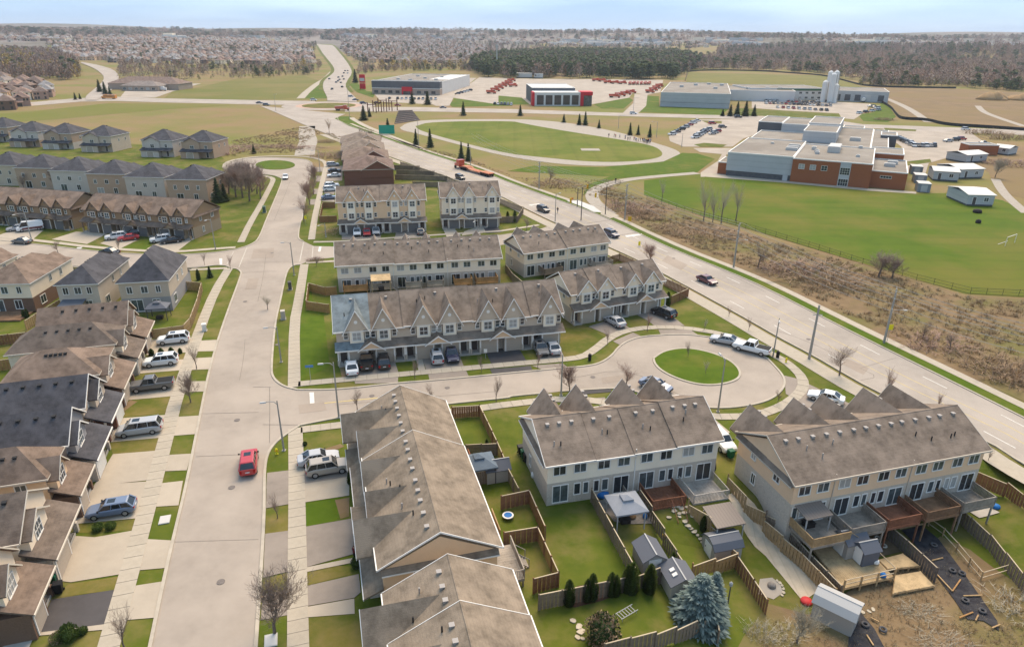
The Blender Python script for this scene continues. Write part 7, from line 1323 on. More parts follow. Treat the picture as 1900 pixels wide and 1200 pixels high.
def conifer(label, base, ty=None, h=None, me=None, wide=1.0, group='spruces beside the oval', name='spruce_tree', cat='tree', p=None):
    p = p or G(*base); h = h or height_for(p, ty); R = thing(name, label, cat, (p.x, p.y, hz(*p)), ru(0, 6.28), group); place('trunk', M_CONE_T, R, sc=(h, h, h)); place('foliage', me or SPR[int(rnd() * 3)], R, sc=(h * wide, h * wide, h)); return R
for lab, t, (x, y, ty), wd in (('spruce by the roundabout behind the timber frame', 'B0', (812, 805, 695), 1.5), ('smaller spruce right of the roundabout spruce', 'B0', (855, 780, 710), 1.2), ('spruce above the green direction sign', 'B0', (990, 895, 790), 1.3), ('narrow spruce left of the pair beside the oval', 'B0', (1195, 985, 868), 1.0), ('larger spruce of the pair beside the oval', 'B0', (1300, 1003, 865), 1.0), ('left spruce of the pair by the lorry', 'B0', (1528, 1090, 960), 1.0), ('right spruce of the pair by the lorry', 'B0', (1580, 1103, 970), 1.0), ('lone spruce beyond the top of the oval', 'B0', (1543, 770, 665), 1.1), ('left spruce in front of the grey store', 'B0', (1167, 686, 592), 1.3), ('right spruce in front of the grey store', 'B0', (1280, 690, 590), 1.5), ('spruce beside the hill road', 'B0', (750, 530, 430), 1.3), ('spruce left of the showroom across the far street', 'C0', (100, 772, 690), 1.3), ('small spruce below the showroom', 'C0', (420, 822, 757), 1.3), ('left spruce of the close pair beyond the oval', 'C0', (533, 840, 757), 1.2), ('right spruce of the close pair beyond the oval', 'C0', (577, 842, 740), 1.1), ('smallest spruce beyond the oval', 'C0', (678, 864, 800), 1.2), ('spruce near the end of the oval', 'C0', (905, 915, 822), 1.1), ('narrower spruce near the end of the oval', 'C0', (965, 912, 838), 1.1), ('spruce beside the people on the track', 'C0', (1050, 930, 835), 1.0), ('first spruce of the factory group', 'C0', (1640, 775, 690), 1.5), ('second spruce of the factory group', 'C0', (1690, 775, 668), 1.3), ('third spruce of the factory group', 'C0', (1752, 775, 662), 1.4), ('fourth spruce of the factory group', 'C0', (1815, 775, 690), 1.4), ('low spruce at the left of the factory group', 'C0', (1585, 775, 722), 1.8)):
    b = T(t, (x, y))[0]; conifer(lab, b, T(t, (0, ty))[0][1], None, wide=wd)
for lab, t, (x, y, ty) in (('dark conifer at the left of the grove', 'E', (45, 915, 560)), ('second dark conifer beside the grove', 'E', (140, 900, 640)), ('conifer on the field edge above the brush', 'E', (565, 200, 60)), ('first conifer by the curving road', 'A0', (735, 600, 505)), ('second conifer by the curving road', 'A0', (775, 615, 520)), ('third conifer by the curving road', 'A0', (810, 620, 555)), ('conifer by the far left junction', 'A0', (555, 655, 600)), ('second conifer by the far left junction', 'A0', (590, 650, 605)), ('spruce in the corner house side garden', 'A1', (1545, 850, 765))):
    conifer(lab, T(t, (x, y))[0], T(t, (0, ty))[0][1], wide=1.3, group='dark conifers on the left')
conifer('large blue spruce on the fenced lawn', T('C3', (1405, 1000))[0], T('C3', (0, 660))[0][1], None, BLUE, 1.35, 'garden conifers', 'blue_spruce'); conifer('second tip of the blue spruce pair on the fenced lawn', T('C3', (1500, 960))[0], T('C3', (0, 640))[0][1], None, BLUE, 0.85, 'garden conifers', 'blue_spruce')
for i, (x, y, ty) in enumerate(((455, 880, 695), (590, 850, 690), (625, 840, 650), (765, 810, 640), (800, 810, 660), (880, 780, 585), (915, 790, 570), (1045, 790, 580), (1040, 785, 600))):
    lab = ['leftmost cedar along the grey fence', 'taller left cedar of the second pair along the fence', 'pointed right cedar of the second pair along the fence', 'left cedar of the third pair along the fence', 'right cedar of the third pair along the fence', 'left cedar of the tall pair along the fence', 'right cedar of the tall pair along the fence', 'broad cedar left of the white shed', 'cedar merged with the broad one left of the white shed'][i]
    conifer(lab, T('C3', (x, y))[0], T('C3', (0, ty))[0][1], None, CED[i % 2], 1.15, 'cedars along the garden fence', 'columnar_cedar')
for lab, t, (x, y, ty) in (('small cedar first beside the gazebo garden shed', 'C3', (1130, 610, 535)), ('small cedar second beside the gazebo garden shed', 'C3', (1170, 605, 530)), ('taller cedar third beside the gazebo garden shed', 'C3', (1215, 600, 490)), ('round cedar in the stepping-stone garden', 'C3', (1440, 335, 225)), ('dark cedar at the corner of the four-gable row', 'C1', (1180, 1065, 955)), ('left cedar in the fenced garden by the three-gable row', 'GT', (332, 575, 415)), ('right cedar in the fenced garden by the three-gable row', 'GT', (435, 575, 400)), ('cedar at the end wall of the near tan row', 'B3', (1005, 850, 735)), ('second cedar at the end wall of the near tan row', 'B3', (1055, 830, 765)), ('dark cedar in the slate gazebo garden', 'B2', (1715, 950, 850)), ('tall cedar beside the near tan row drive', 'B2', (712, 1180, 1090)), ('small cedar in front of the black crossover gap', 'B2', (1048, 275, 230)), ('cedar in the left garden by the red deck', 'A1', (180, 1150, 1085)), ('second cedar in the left garden by the red deck', 'A1', (205, 1145, 1080)), ('dark cedar at the corner house front', 'A1', (1460, 870, 790))):
    conifer(lab, T(t, (x, y))[0], T(t, (0, ty))[0][1], None, CED[0], 1.2, 'garden cedars', 'columnar_cedar')
for i, (x, y, ty) in enumerate(((1115, 235, 185), (1187, 235, 180), (1262, 230, 175), (1325, 220, 180))): conifer(['first small cedar between the two white crossovers', 'second small cedar between the two white crossovers', 'third small cedar between the two white crossovers', 'fourth small cedar between the two white crossovers'][i], T('A2', (x, y))[0], T('A2', (0, ty))[0][1], None, CED[1], 2.2, 'garden cedars', 'columnar_cedar')
def round_shrub(label, base, h, w_=1.0, m=(M_CED, M_NEED)):
    def mk():
        r = random.Random(9); b = MB()
        for i in range(1600):
            v = Vector((r.gauss(0, 1), r.gauss(0, 1), r.gauss(0, 1))).normalized(); rr = 0.5 * r.uniform(0.75, 1.08) * (1 + 0.15 * math.sin(v.x * 7) * math.sin(v.y * 6 + 1)); c = v * rr + Vector((0, 0, 0.5)); k = 0.06
            o = (v + Vector((r.uniform(-.6, .6), r.uniform(-.6, .6), r.uniform(-.3, .8)))).normalized(); sd = o.orthogonal().normalized(); n0 = len(b.v); b.v += [tuple(c - sd * k * .6), tuple(c + sd * k * .6), tuple(c + o * k * 1.3)]; b.f.append((n0, n0 + 1, n0 + 2)); b.m.append(1 if r.random() < .5 else 0)
        b.lathe([(0.15, 0.05), (0.36, 0.25), (0.40, 0.5), (0.3, 0.75), (0.05, 0.9)], 9); return b.mesh('foliage', list(m))
    p = G(*base); o = place('round_shrub', cached(('rs', m), mk), None, (p.x, p.y, hz(*p)), ru(0, 6), (h * w_, h * w_, h)); return tag(o, label, 'shrub', 'rounded garden shrubs')
round_shrub('large dark round shrub on the fenced lawn', T('C3', (700, 1150))[0], 2.4, 1.15, (M_NEED, M_TWIG_D)); round_shrub('clipped round bush at the entrance of the near tan row', T('B3', (760, 600))[0], 1.0); round_shrub('clipped egg-shaped bush at the bottom left', T('A3', (518, 1135))[0], 1.5, 0.9, (M_CED2, M_CED)); round_shrub('low yellow-green bush in the strip left of the wagon', T('A3', (725, 330))[0], 0.8, 1.2, (M_CED2, M_CED)); round_shrub('second low yellow-green bush in the strip below the wagon', T('A3', (815, 320))[0], 0.8, 1.2, (M_CED2, M_CED)); round_shrub('small conifer bush beside the egg-shaped one', T('A3', (612, 1090))[0], 0.7); round_shrub('low bush at the foot of the egg-shaped one', T('A3', (430, 1150))[0], 0.9, 1.2, (M_CED2, M_TWIG_D)); round_shrub('bush at the porch of the four-gable row', T('C1', (528, 1170))[0], 1.3); round_shrub('small bush at the front lawn of the near tan row', T('B2', (380, 895))[0], 0.5)

# tufts of dead grass and brush over the banks
def tuft_mesh(seed, n=26):
    r = random.Random(seed); b = MB()
    for i in range(n):
        a = r.uniform(0, 6.28); q = r.uniform(0, 0.5); x, y = q * math.cos(a), q * math.sin(a); h = r.uniform(0.4, 1.0); e = (x * 1.9 + r.uniform(-.2, .2), y * 1.9 + r.uniform(-.2, .2), h); s_ = Vector((-math.sin(a), math.cos(a), 0)) * 0.035; n0 = len(b.v); b.v += [(x - s_.x, y - s_.y, -0.05), (x + s_.x, y + s_.y, -0.05), e]; b.f.append((n0, n0 + 1, n0 + 2)); b.m.append(0)
    return b
M_DEAD = [mat('dead_grass', (0.36, 0.25, 0.135), rough=0.95), mat('dead_stalks', (0.30, 0.205, 0.12), rough=0.95), mat('straw', (0.36, 0.28, 0.16), rough=0.95)]
TUFT = [tuft_mesh(i).mesh('tuft', M_DEAD[i % 3]) for i in range(6)]
# ================================================================ school, store, factory, far suburb, woods
M_FLAT = mat('flat_roof_gravel', (0.30, 0.265, 0.22), (0.25, 0.22, 0.185), 0.25, 0.95, 6, c3=(0.22, 0.19, 0.155), scale3=0.06); M_METAL_L = mat('pale_metal_cladding', (0.46, 0.46, 0.45), (0.42, 0.42, 0.41), 0.2, 0.5, stripe=('Z', 0.55, 0.12)); M_METAL_W = mat('white_metal_cladding', (0.62, 0.60, 0.56), (0.58, 0.56, 0.52), 0.2, 0.5); M_BLOCK = mat('dark_block', (0.085, 0.085, 0.09), (0.12, 0.12, 0.12), 1.5, 0.8, stripe=('Z', 1.2, 0.2)); M_CLADG = mat('charcoal_cladding', (0.12, 0.125, 0.13), (0.10, 0.105, 0.11), 0.3, 0.6, stripe=('Z', 0.8, 0.1)); M_SILO = mat('silo_white', (0.66, 0.64, 0.60), rough=0.5); M_PINK = mat('tan_block', (0.40, 0.31, 0.24), (0.35, 0.27, 0.21), 1, 0.9); M_GREENT = mat('green_trim', (0.05, 0.13, 0.07), rough=0.6); M_WROOF = mat('white_membrane_roof', (0.66, 0.63, 0.57), (0.58, 0.55, 0.50), 0.1, 0.8)
# ground first
sheet('school_field', T('C1', (1010, 140), (1300, 95), (1560, 90)) + T('SC', (0, 650), (700, 700), (1500, 780), (1900, 805)) + [(1780, 358), (1860, 372), (1960, 420), (1990, 560), (1900, 552), (1790, 545), (1640, 500), (1500, 459), (1420, 434), (1300, 400), (1195, 362)], 0.04, mat('school_grass', (0.080, 0.122, 0.006), (0.062, 0.104, 0.004), 0.12, 0.95, 9, c3=(0.125, 0.125, 0.018), scale3=0.035, stripe=('Y', 0.16, 0.09), bump=0.5, bscale=1.5))
sheet('field', T('C0', (0, 1180), (200, 1140), (700, 1150), (1150, 1110), (1290, 1045), (1400, 1050), (1530, 1090), (1400, 1188)) + T('C1', (1350, 85), (800, 125), (640, 190), (560, 250), (600, 170), (760, 110)), 0.045, M_LAWN2)
OUT = T('B0', (1075, 862), (1130, 822), (1300, 800), (1900, 797)) + T('C0', (250, 805), (500, 830), (860, 900), (1080, 970), (1230, 1015), (1285, 1050), (1250, 1085), (1150, 1112), (800, 1145), (400, 1132), (0, 1072)) + T('B0', (1600, 1010), (1200, 902), (1100, 882))
INN = T('B0', (1190, 850), (1300, 816), (1900, 811)) + T('C0', (100, 826), (400, 880), (850, 950), (1080, 992), (1155, 1045), (1120, 1085), (900, 1113), (600, 1112), (200, 1072), (0, 1050)) + T('B0', (1500, 962), (1220, 882))
so = smooth_line(GG(OUT) + [G(*OUT[0])], 2); si = smooth_line(GG(INN) + [G(*INN[0])], 2)
sheet('running_track', [tuple(p) for p in so[:-1]], 0.06, M_GRAVEL, world=True); sheet('oval_infield', [tuple(p) for p in si[:-1]], 0.075, mat('infield_grass', (0.11, 0.135, 0.014), (0.088, 0.118, 0.011), 0.15, 0.95, 8, c3=(0.16, 0.155, 0.03), scale3=0.03, stripe=('X', 0.12, 0.10)), world=True)
p_ = G(*T('C0', (615, 1022))[0]); kind(MB().box(-4, 4, -3, 3, 0.0, 0.1).build('pitch_mat', M_GRAVEL, None, (p_.x, p_.y, 0.02)), 'structure')
strip('path', smooth_line(GG(T('C1', (760, 385), (640, 300), (620, 235), (680, 185), (860, 135), (1100, 110), (1400, 85))), 2), -2.0, 2.0, 0.09, M_GRAVEL)
sheet('path', T('C1', (700, 330), (740, 360), (830, 400), (760, 420), (690, 390)), 0.1, M_WALK); sheet('bus_stop_pad', T('C1', (440, 290), (530, 288), (640, 330), (700, 375), (640, 372), (560, 335)), 0.11, M_LUM)
sheet('path', T('SC', (0, 620), (220, 640), (800, 695), (1500, 762), (1900, 790), (1900, 808), (1480, 782), (700, 708), (0, 655)), 0.07, M_WALK); sheet('path', T('SC', (210, 420), (150, 520), (0, 620), (0, 660), (210, 650), (240, 520)), 0.075, M_LOT)
sheet('car_park', T('C0', (1190, 925), (1400, 800), (1580, 800), (1900, 800), (1900, 890), (1740, 940), (1660, 1000), (1300, 1000), (1200, 960)), 0.06, M_LOT); sheet('car_park', T('C0', (1370, 1010), (1660, 1010), (1640, 1060), (1420, 1040)), 0.066, M_LOT)
sheet('lawn', T('C0', (1375, 985), (1450, 972), (1620, 985), (1580, 1005), (1420, 1000)), 0.075, M_LAWN); sheet('lawn', T('C0', (1430, 808), (1580, 812), (1580, 830), (1480, 830)), 0.075, M_DRYLAWN)
sheet('car_park', T('D0', (860, 860), (1500, 890), (1640, 990), (1560, 1020), (1200, 1120), (1180, 1188), (1020, 1188), (1000, 1000), (900, 930)), 0.06, M_LOT); sheet('car_park', T('D0', (-100, 655), (420, 665), (770, 685), (740, 740), (650, 800), (560, 790), (540, 755), (150, 735), (-100, 715)), 0.06, M_LOT); sheet('lawn', T('D0', (870, 862), (1110, 875), (1105, 887), (880, 878)), 0.09, M_LAWN); sheet('lawn', T('D0', (1030, 1110), (1210, 1090), (1220, 1115), (1040, 1140)), 0.075, M_LAWN)
sheet('lawn', T('D0', (680, 765), (800, 745), (850, 690), (780, 640), (900, 690), (960, 780), (900, 820), (720, 812)), 0.05, M_LAWN2); sheet('lawn', T('D0', (-200, 715), (150, 738), (540, 760), (580, 795), (-200, 780)), 0.05, M_LAWN)
sheet('car_park', T('B0', (890, 615), (1360, 618), (1490, 540), (1490, 495), (1640, 495), (1480, 620), (1440, 700), (1340, 700), (1320, 690), (940, 670)), 0.06, M_LOT); sheet('lawn', T('B0', (1440, 690), (1490, 630), (1690, 635), (1720, 660), (1900, 640), (1900, 700), (1460, 708)), 0.05, M_LAWN2); sheet('lawn', T('B0', (1580, 550), (1690, 505), (1800, 505), (1730, 600), (1600, 620), (1540, 600)), 0.05, M_LAWN2); sheet('lawn', T('B0', (700, 540), (760, 530), (830, 590), (900, 600), (880, 640), (760, 600)), 0.05, M_LAWN2)
sheet('car_park', T('C0', (-400, 640), (-300, 560), (-200, 490), (100, 500), (700, 505), (1150, 510), (1130, 600), (1030, 620), (930, 600), (900, 640), (620, 690), (-60, 690)), 0.06, M_LOT); sheet('side_lane', T('C0', (940, 610), (1035, 615), (1025, 700), (960, 760), (840, 765), (930, 680)), 0.075, M_LOT); sheet('lawn', T('C0', (640, 690), (900, 640), (930, 660), (860, 720), (700, 720)), 0.07, M_LAWN2); sheet('lawn', T('C0', (1030, 625), (1120, 630), (1120, 700), (1630, 725), (1570, 770), (980, 745)), 0.05, M_LAWN2); sheet('lawn', T('C0', (-60, 625), (110, 640), (170, 690), (-60, 690)), 0.07, M_LAWN2)
sheet('field', T('C0', (1320, 525), (1330, 450), (1900, 455)) + T('D0', (100, 460), (430, 480), (560, 510), (700, 560), (780, 600), (520, 590), (0, 545)), 0.05, mat('factory_field', (0.175, 0.155, 0.042), (0.14, 0.135, 0.034), 0.03, 0.95)); sheet('field', T('D0', (780, 560), (1100, 570), (1400, 575), (1900, 600), (1900, 880), (1660, 850), (1320, 835), (1130, 800), (960, 760), (900, 690), (800, 620)), 0.05, M_DIRT); strip('path', smooth_line(GG(T('D0', (780, 605), (900, 650), (1060, 720), (1200, 820))), 2), -2.5, 2.5, 0.08, M_GRAVEL); strip('path', smooth_line(GG(T('D0', (1560, 700), (1600, 745), (1720, 790), (1900, 850))), 2), -2, 2, 0.08, M_GRAVEL)
sheet('field', [(300, 186), (320, 170), (380, 160), (440, 146), (560, 140), (592, 150), (600, 165), (560, 181), (480, 186)], 0.05, mat('north_field', (0.185, 0.15, 0.05), (0.165, 0.142, 0.04), 0.03, 0.95, 8, c3=(0.125, 0.132, 0.028), scale3=0.012)); sheet('lawn', T('R', (540, 335), (690, 170), (740, 170), (760, 250), (810, 320), (790, 335)), 0.06, M_LAWN2); sheet('lawn', T('R', (890, 570), (960, 548), (1075, 545), (1300, 700), (1890, 930), (1895, 955), (1400, 770), (1060, 660)), 0.06, M_LAWN2)
sheet('field', [(-80, 218), (60, 207), (200, 192), (330, 193), (420, 196), (300, 204), (100, 222), (-80, 235)], 0.03, mat('green_field', (0.135, 0.14, 0.024), (0.16, 0.145, 0.036), 0.03, 0.95)); strip('path', smooth_line(GG(T('R', (570, 660), (560, 760), (590, 830), (550, 920), (540, 1000))), 2), -4, 4, 0.07, M_GRAVEL); strip('path', smooth_line(GG(T('R', (490, 335), (560, 260), (700, 150), (780, 110), (860, 40))), 2), -3, 3, 0.09, M_WALK); strip('path', smooth_line(GG(T('R', (1090, 560), (1100, 575), (1250, 660), (1500, 760), (1895, 920))), 1), -1.5, 1.5, 0.1, M_WALK); sheet('scrub_ground', T('C1', (650, 210), (740, 170), (880, 215), (1100, 290), (1500, 440), (1900, 560)) + [(1500, 462), (1640, 503), (1790, 548), (1990, 560), (2100, 640), (2100, 850)] + [(1900, 745), (1769, 688), (1650, 630), (1546, 581), (1420, 520), (1256, 455), (1160, 408), (1120, 375)], 0.045, M_SCRUB); sheet('field', T('D0', (1400, 1000), (1640, 1000), (1900, 1000), (1990, 1400), (1700, 1330), (1640, 1188)), 0.035, M_DIRT); strip('path', smooth_line(GG(T('D1', (1690, 130), (1740, 220), (1820, 300), (1920, 380))), 2), -1.4, 1.4, 0.07, M_GRAVEL)
# school
SCH = root_at('school_building', 'low brick and grey panelled school with flat roofs and a taller middle block', 'school', (74.8, 242.6), 116.9)
def block(par, x0, x1, y0, y1, z0, z1, m, roof=True, name='wall', pz=0.35, rm=None):
    o = MB().box(x0, x1, y0, y1, z0, z1).build(name, m, par)
    if roof:
        MB().box(x0 + 0.3, x1 - 0.3, y0 + 0.3, y1 - 0.3, z1, z1 + 0.05).build('flat_roof', rm or M_FLAT, o)
        b = MB(); b.box(x0 - 0.05, x1 + 0.05, y0 - 0.05, y0 + 0.3, z1, z1 + pz); b.box(x0 - 0.05, x1 + 0.05, y1 - 0.3, y1 + 0.05, z1, z1 + pz); b.box(x0 - 0.05, x0 + 0.3, y0 + 0.3, y1 - 0.3, z1, z1 + pz); b.box(x1 - 0.3, x1 + 0.05, y0 + 0.3, y1 - 0.3, z1, z1 + pz); kind(b.build('parapet', M_TRIM, o), 'stuff')
    return o
block(SCH, 0, 21.5, 0, 42, 1.9, 7.9, M_METAL_L); MB().box(0.15, 21.4, 0.2, 42, -0.2, 1.9).build('base_wall', M_BLOCK, SCH); block(SCH, -3.2, 0, 2, 14, -0.2, 4.0, M_BRICK_R)
BR = block(SCH, 21.5, 45.6, -0.6, 38, -0.2, 7.6, M_BRICK_R); block(SCH, 45.6, 56, 2.5, 30, -0.2, 5.2, M_BRICK_R); block(SCH, 44, 55, 30, 46, -0.2, 7.1, M_BRICK_R); block(SCH, 20, 44, 38, 105, -0.2, 7.2, M_METAL_L); block(SCH, 44, 50, 46, 105, -0.2, 7.0, M_BRICK_R); block(SCH, 0, 20, 42, 76, -0.2, 7.2, M_METAL_L)
block(SCH, 19.5, 31.5, 47, 70, 7.25, 11.3, M_METAL_L); block(SCH, -2, 8, 78, 104, -0.2, 10.6, M_CLADG); block(SCH, 8, 18.5, 76.5, 104, -0.2, 10.4, M_METAL_L); block(SCH, 18.5, 31, 80, 110, -0.2, 11.0, M_METAL_L); block(SCH, 31, 40, 105, 125, -0.2, 6.2, M_BRICK_R); block(SCH, 47, 53, 78, 90, -0.2, 8.0, M_CLADG)
for x in (24.5, 28, 31.5): win(BR, 'F', x, -0.6, 4.6, 1.7, 1.5, 2, 2, name='window')
MB().box(36.2, 39.4, -0.72, -0.6, 0, 7.7).build('stair_panel', M_METAL_L, BR); win(BR, 'F', 37.8, -0.72, 3.8, 2.8, 2.2, 4, 3); win(BR, 'F', 37.8, -0.72, 0.2, 2.8, 2.2, 4, 2, name='entrance')
win(SCH, 'F', 50, 2.5, 3.3, 3.2, 0.7, 4, 1); MB().box(19.0, 20.6, -0.05, 0.19, 0, 2.1).build('door', M_METAL_L, SCH)
for x, y, z, w_, d, h in ((17, 16, 7.95, 4, 1.6, 0.9), (17, 20, 7.95, 4, 1.6, 0.9), (17, 25, 7.95, 4, 1.6, 0.9), (30.5, 20, 7.65, 4, 6, 2.0), (30.5, 28, 7.65, 4, 5, 1.6), (25, 24, 7.65, 1.6, 1.6, 1.0), (27, 14, 7.65, 1.4, 1.4, 0.8), (26.5, 18, 7.65, 1.4, 1.2, 0.9), (40, 14, 7.65, 1.2, 1.2, 0.7), (49, 14, 5.25, 3.4, 1.6, 1.0), (50, 20, 5.25, 3.2, 1.6, 1.0), (36, 60, 7.25, 4, 2, 1.2), (40, 36, 7.65, 1.4, 1.4, 0.8), (10, 30, 7.95, 1.2, 1.2, 0.5)): b = MB(); b.box(x, x + w_, y, y + d, z, z + h); b.box(x + 0.2, x + w_ - 0.2, y + 0.2, y + d - 0.2, z + h, z + h + 0.15); b.build('roof_unit', M_LUM, SCH)
# portables and containers
def portable(label, px, px2, d, h, hd=None, m=None):
    a, b = G(*px), G(*px2); hd = hd or math.degrees(math.atan2(b.x - a.x, b.y - a.y)); L_ = (b - a).length; R = root_at('portable_classroom', label, 'portable', (a.x, a.y), hd, 'portable classrooms'); MB().box(0, L_, 0, d, 0.5, h).build('wall', m or M_METAL_L, R); MB().box(0.1, L_ - 0.1, 0.1, d - 0.1, 0, 0.5).build('skirt', M_BLOCK, R); b_ = MB(); chevron(b_, 'x', -0.3, L_ + 0.3, d / 2, d / 2, h, h + 0.9, 0.3); b_.build('roof', M_WROOF, R); win(R, 'F', L_ * 0.7, 0, 1.4, 1.2, 1.1); door(R, 'F', L_ * 0.25, 0, 0.5)
portable('grey portable classroom behind the school yard', *T('D1', (1225, 138), (1412, 150)), 9, 3.4); portable('white-roofed portable classroom at the field corner', *T('D1', (1475, 325), (1668, 330)), 12, 3.4); portable('white portable classroom behind the corner one', *T('D1', (1422, 128), (1592, 122)), 11, 3.4); portable('portable classroom behind the car park brick hut', *T('D0', (1470, 1120), (1620, 1110)), 9, 3.2); portable('low white shed at the edge of the woods', *T('D0', (1660, 1050), (1780, 1065)), 8, 3.0)
BH = root_at('brick_hut', 'small red brick hut in the school car park', 'hut', G(*T('D0', (1480, 1060))[0]), 95); block(BH, 0, 12, 0, 7, -0.2, 4.0, M_BRICK_R); door(BH, 'F', 3, 0, 0)
M_CONT = mat('container_grey', (0.22, 0.24, 0.26), rough=0.6, stripe=('X', 4, 0.2))
for i, (lab, q) in enumerate((('grey container nearest the field', (1150, 215)), ('grey container second from the field', (1125, 150)), ('grey container furthest from the field', (1100, 85)))):
    p = G(*T('D1', q)[0]); R = thing('storage_container', lab, 'container', (p.x, p.y, 0.05), math.radians(-20), 'storage containers'); MB().box(-1.8, 1.8, -2.5, 2.5, 0, 2.6).build('body', M_CONT, R); MB().box(-1.85, 1.85, -2.55, 2.55, 2.6, 2.75).build('roof', M_LUM, R); MB().box(-0.9, 0.9, -2.56, -2.5, 0.1, 2.3).build('door', M_METAL_L, R)
# store
ST = thing('retail_store', 'large flat-roofed store with charcoal front and red entrance', 'store', (-116.3, 587.7, 0), math.radians(-8.5)); 
block(ST, 0, 57, 8, 118, -0.2, 9.6, M_METAL_W, pz=0.5); block(ST, 0.5, 57.3, 0, 7.99, -0.2, 4.6, M_PINK, roof=True); block(ST, 0.2, 57.2, 0.6, 8.0, 4.62, 10.2, M_CLADG); MB().box(26, 34.5, -1.6, -0.01, 0, 6.0).build('entrance', M_RSIGN, ST); MB().box(27.2, 33.3, -1.65, -1.6, 0.1, 2.7).build('entrance_doors', M_GLASS, ST); MB().box(-1, 5, 9, 40, 0, 8.6).build('side_wing', M_METAL_W, ST); MB().box(38, 56, 40, 117, 9.66, 9.76).build('white_roof_patch', M_WROOF, ST)
for x in (4, 10, 16, 22, 40, 46, 52): win(ST, 'F', x, 0, 1.0, 3.2, 2.0, 3, 1, M_TRIM_D)
for i in range(6): MB().box(36 + i * 2.4, 37.6 + i * 2.4, 0.5, 0.6, 6.2, 7.2).build('letter_block', M_TRIM_D, ST)
for x, y in ((12, 30), (30, 50), (25, 22), (45, 30), (15, 80), (40, 70)): MB().box(x, x + 3, y, y + 2, 9.65, 10.9).build('roof_unit', M_LUM, ST)
p = G(*T('B0', (805, 580))[0]); R = thing('pylon_sign', 'tall red and white pylon sign beside the store', 'sign', (p.x, p.y, 0), math.radians(-10)); MB().box(-2.6, 2.6, -0.4, 0.4, 0.5, 5.2).box(-2.6, 2.6, -0.4, 0.4, 5.6, 12.5).build('panel', M_RSIGN, R); MB().box(-2.2, 2.2, -0.46, -0.4, 7, 9.6).build('white_panel', M_LUM, R)
# dealer showroom
DS = thing('truck_showroom', 'white truck showroom with tall glazing and a red portal', 'showroom', (14.4, 495.4, 0), math.radians(4.5)); block(DS, 0, 32, 0, 18, -0.2, 8.6, M_METAL_W, rm=M_WROOF); block(DS, 0, 31, 18.1, 62, -0.2, 10.5, M_CLADG, rm=M_WROOF); MB().box(32.0, 40.5, -0.6, 10, 7.0, 9.4).box(32.0, 34.2, -0.6, 10, -0.1, 7.0).build('red_portal', M_RSIGN, DS); MB().box(-1.6, -0.01, -0.3, 10, -0.1, 9.0).build('red_pier', M_RSIGN, DS); MB().box(34.3, 40.2, 0.4, 9.8, 0, 6.95).build('entrance_glass', M_GLASS2, DS)
for i in range(5): win(DS, 'F', 4.0 + i * 6.1, 0, 0.8, 4.6, 6.2, 4, 3, M_TRIM_D, M_GLASS)
# factory with silos
FA = thing('factory', 'long pale factory with flat tan roof beside a car park', 'factory', (101.8, 497.7, 0), math.radians(-15)); block(FA, 0, 46.5, 0, 118, 3.2, 9.3, M_METAL_L); MB().box(0.1, 46.4, 0.1, 118, -0.2, 3.0).build('base_wall', M_METAL_L, FA); MB().box(0.05, 46.45, 0.05, 118, 3.0, 3.2).build('dark_band', M_BLOCK, FA); block(FA, 46.5, 95, 70, 118, -0.2, 7.5, M_METAL_W)
for x, y in ((10, 60), (20, 85), (35, 50), (30, 100), (40, 90), (60, 85), (75, 95), (85, 100)): MB().box(x, x + 3, y, y + 2.5, 9.35 if x < 46 else 7.55, 10.8 if x < 46 else 9.0).build('roof_unit', M_LUM, FA)
FO = thing('factory_offices', 'two-storey pale offices with dark green trim beside the silos', 'offices', (205.1, 561.6, 0), math.radians(2)); block(FO, -22, 38, 0, 40, -0.2, 8.4, M_METAL_W); MB().box(0, 38, -0.3, -0.01, 6.9, 8.3).build('green_band', M_GREENT, FO)
for i in range(7): win(FO, 'F', 4 + i * 5, 0, 4.6, 2.2, 1.4, 2, 1); win(FO, 'F', 4 + i * 5, 0, 1.0, 2.2, 1.4, 2, 1)
FL = thing('loading_hall', 'grey loading hall with dock doors right of the silos', 'warehouse', (243, 556, 0), math.radians(-22)); block(FL, 0, 42, 0, 45, -0.2, 7.6, M_METAL_L)
for i, x in enumerate((7, 14, 21, 28, 37)): MB().box(x - 2, x + 2, -0.15, -0.01, 0.8, 5.2).build('dock_door', M_BLOCK if i != 3 else M_LUM, FL)
for i, (q, h) in enumerate((((418, 672), 14.5), ((446, 666), 21), ((470, 676), 20), ((500, 676), 12.5), ((490, 662), 21))):
    p = G(*T('D0', q)[0]); R = thing('silo', ['shorter white silo at the left of the cluster', 'tall white silo at the left of the cluster', 'tall white silo in the middle of the cluster', 'short white silo at the right of the cluster', 'tall white silo behind the left pair'][i], 'silo', (p.x, p.y, 0), 0, 'white factory silos'); MB().lathe([(1.9, -0.2), (1.9, h), (1.0, h + 0.8), (0.3, h + 1.3)], 16).build('shell', M_SILO, R); MB().tube((2.5, 0, 0), (2.5, 0, h), 0.25, 0.25, 5).build('ladder', M_GALV, R)
for i, (x0, y0) in enumerate(((650, 665), (720, 672))):
    p = G(*T('D0', (x0, y0))[0]); R = thing('tanker_trailer', ['white tanker trailer at the left dock', 'white tanker trailer at the right dock'][i], 'trailer', (p.x, p.y, 0), math.radians(60)); b = MB(); b.tube((-5, 0, 2.2), (5, 0, 2.2), 1.3, 1.3, 12); b.build('tank', M_SILO, R); MB().box(-4.5, 4.5, -1.1, 1.1, 0.4, 0.95).build('chassis', M_BUMP, R)
    for x in (-3.6, -2.4, 3.6): MB().tube((x, -1.1, 0.5), (x, 1.1, 0.5), 0.5, 0.5, 10).build('axle', M_TYRE, R)
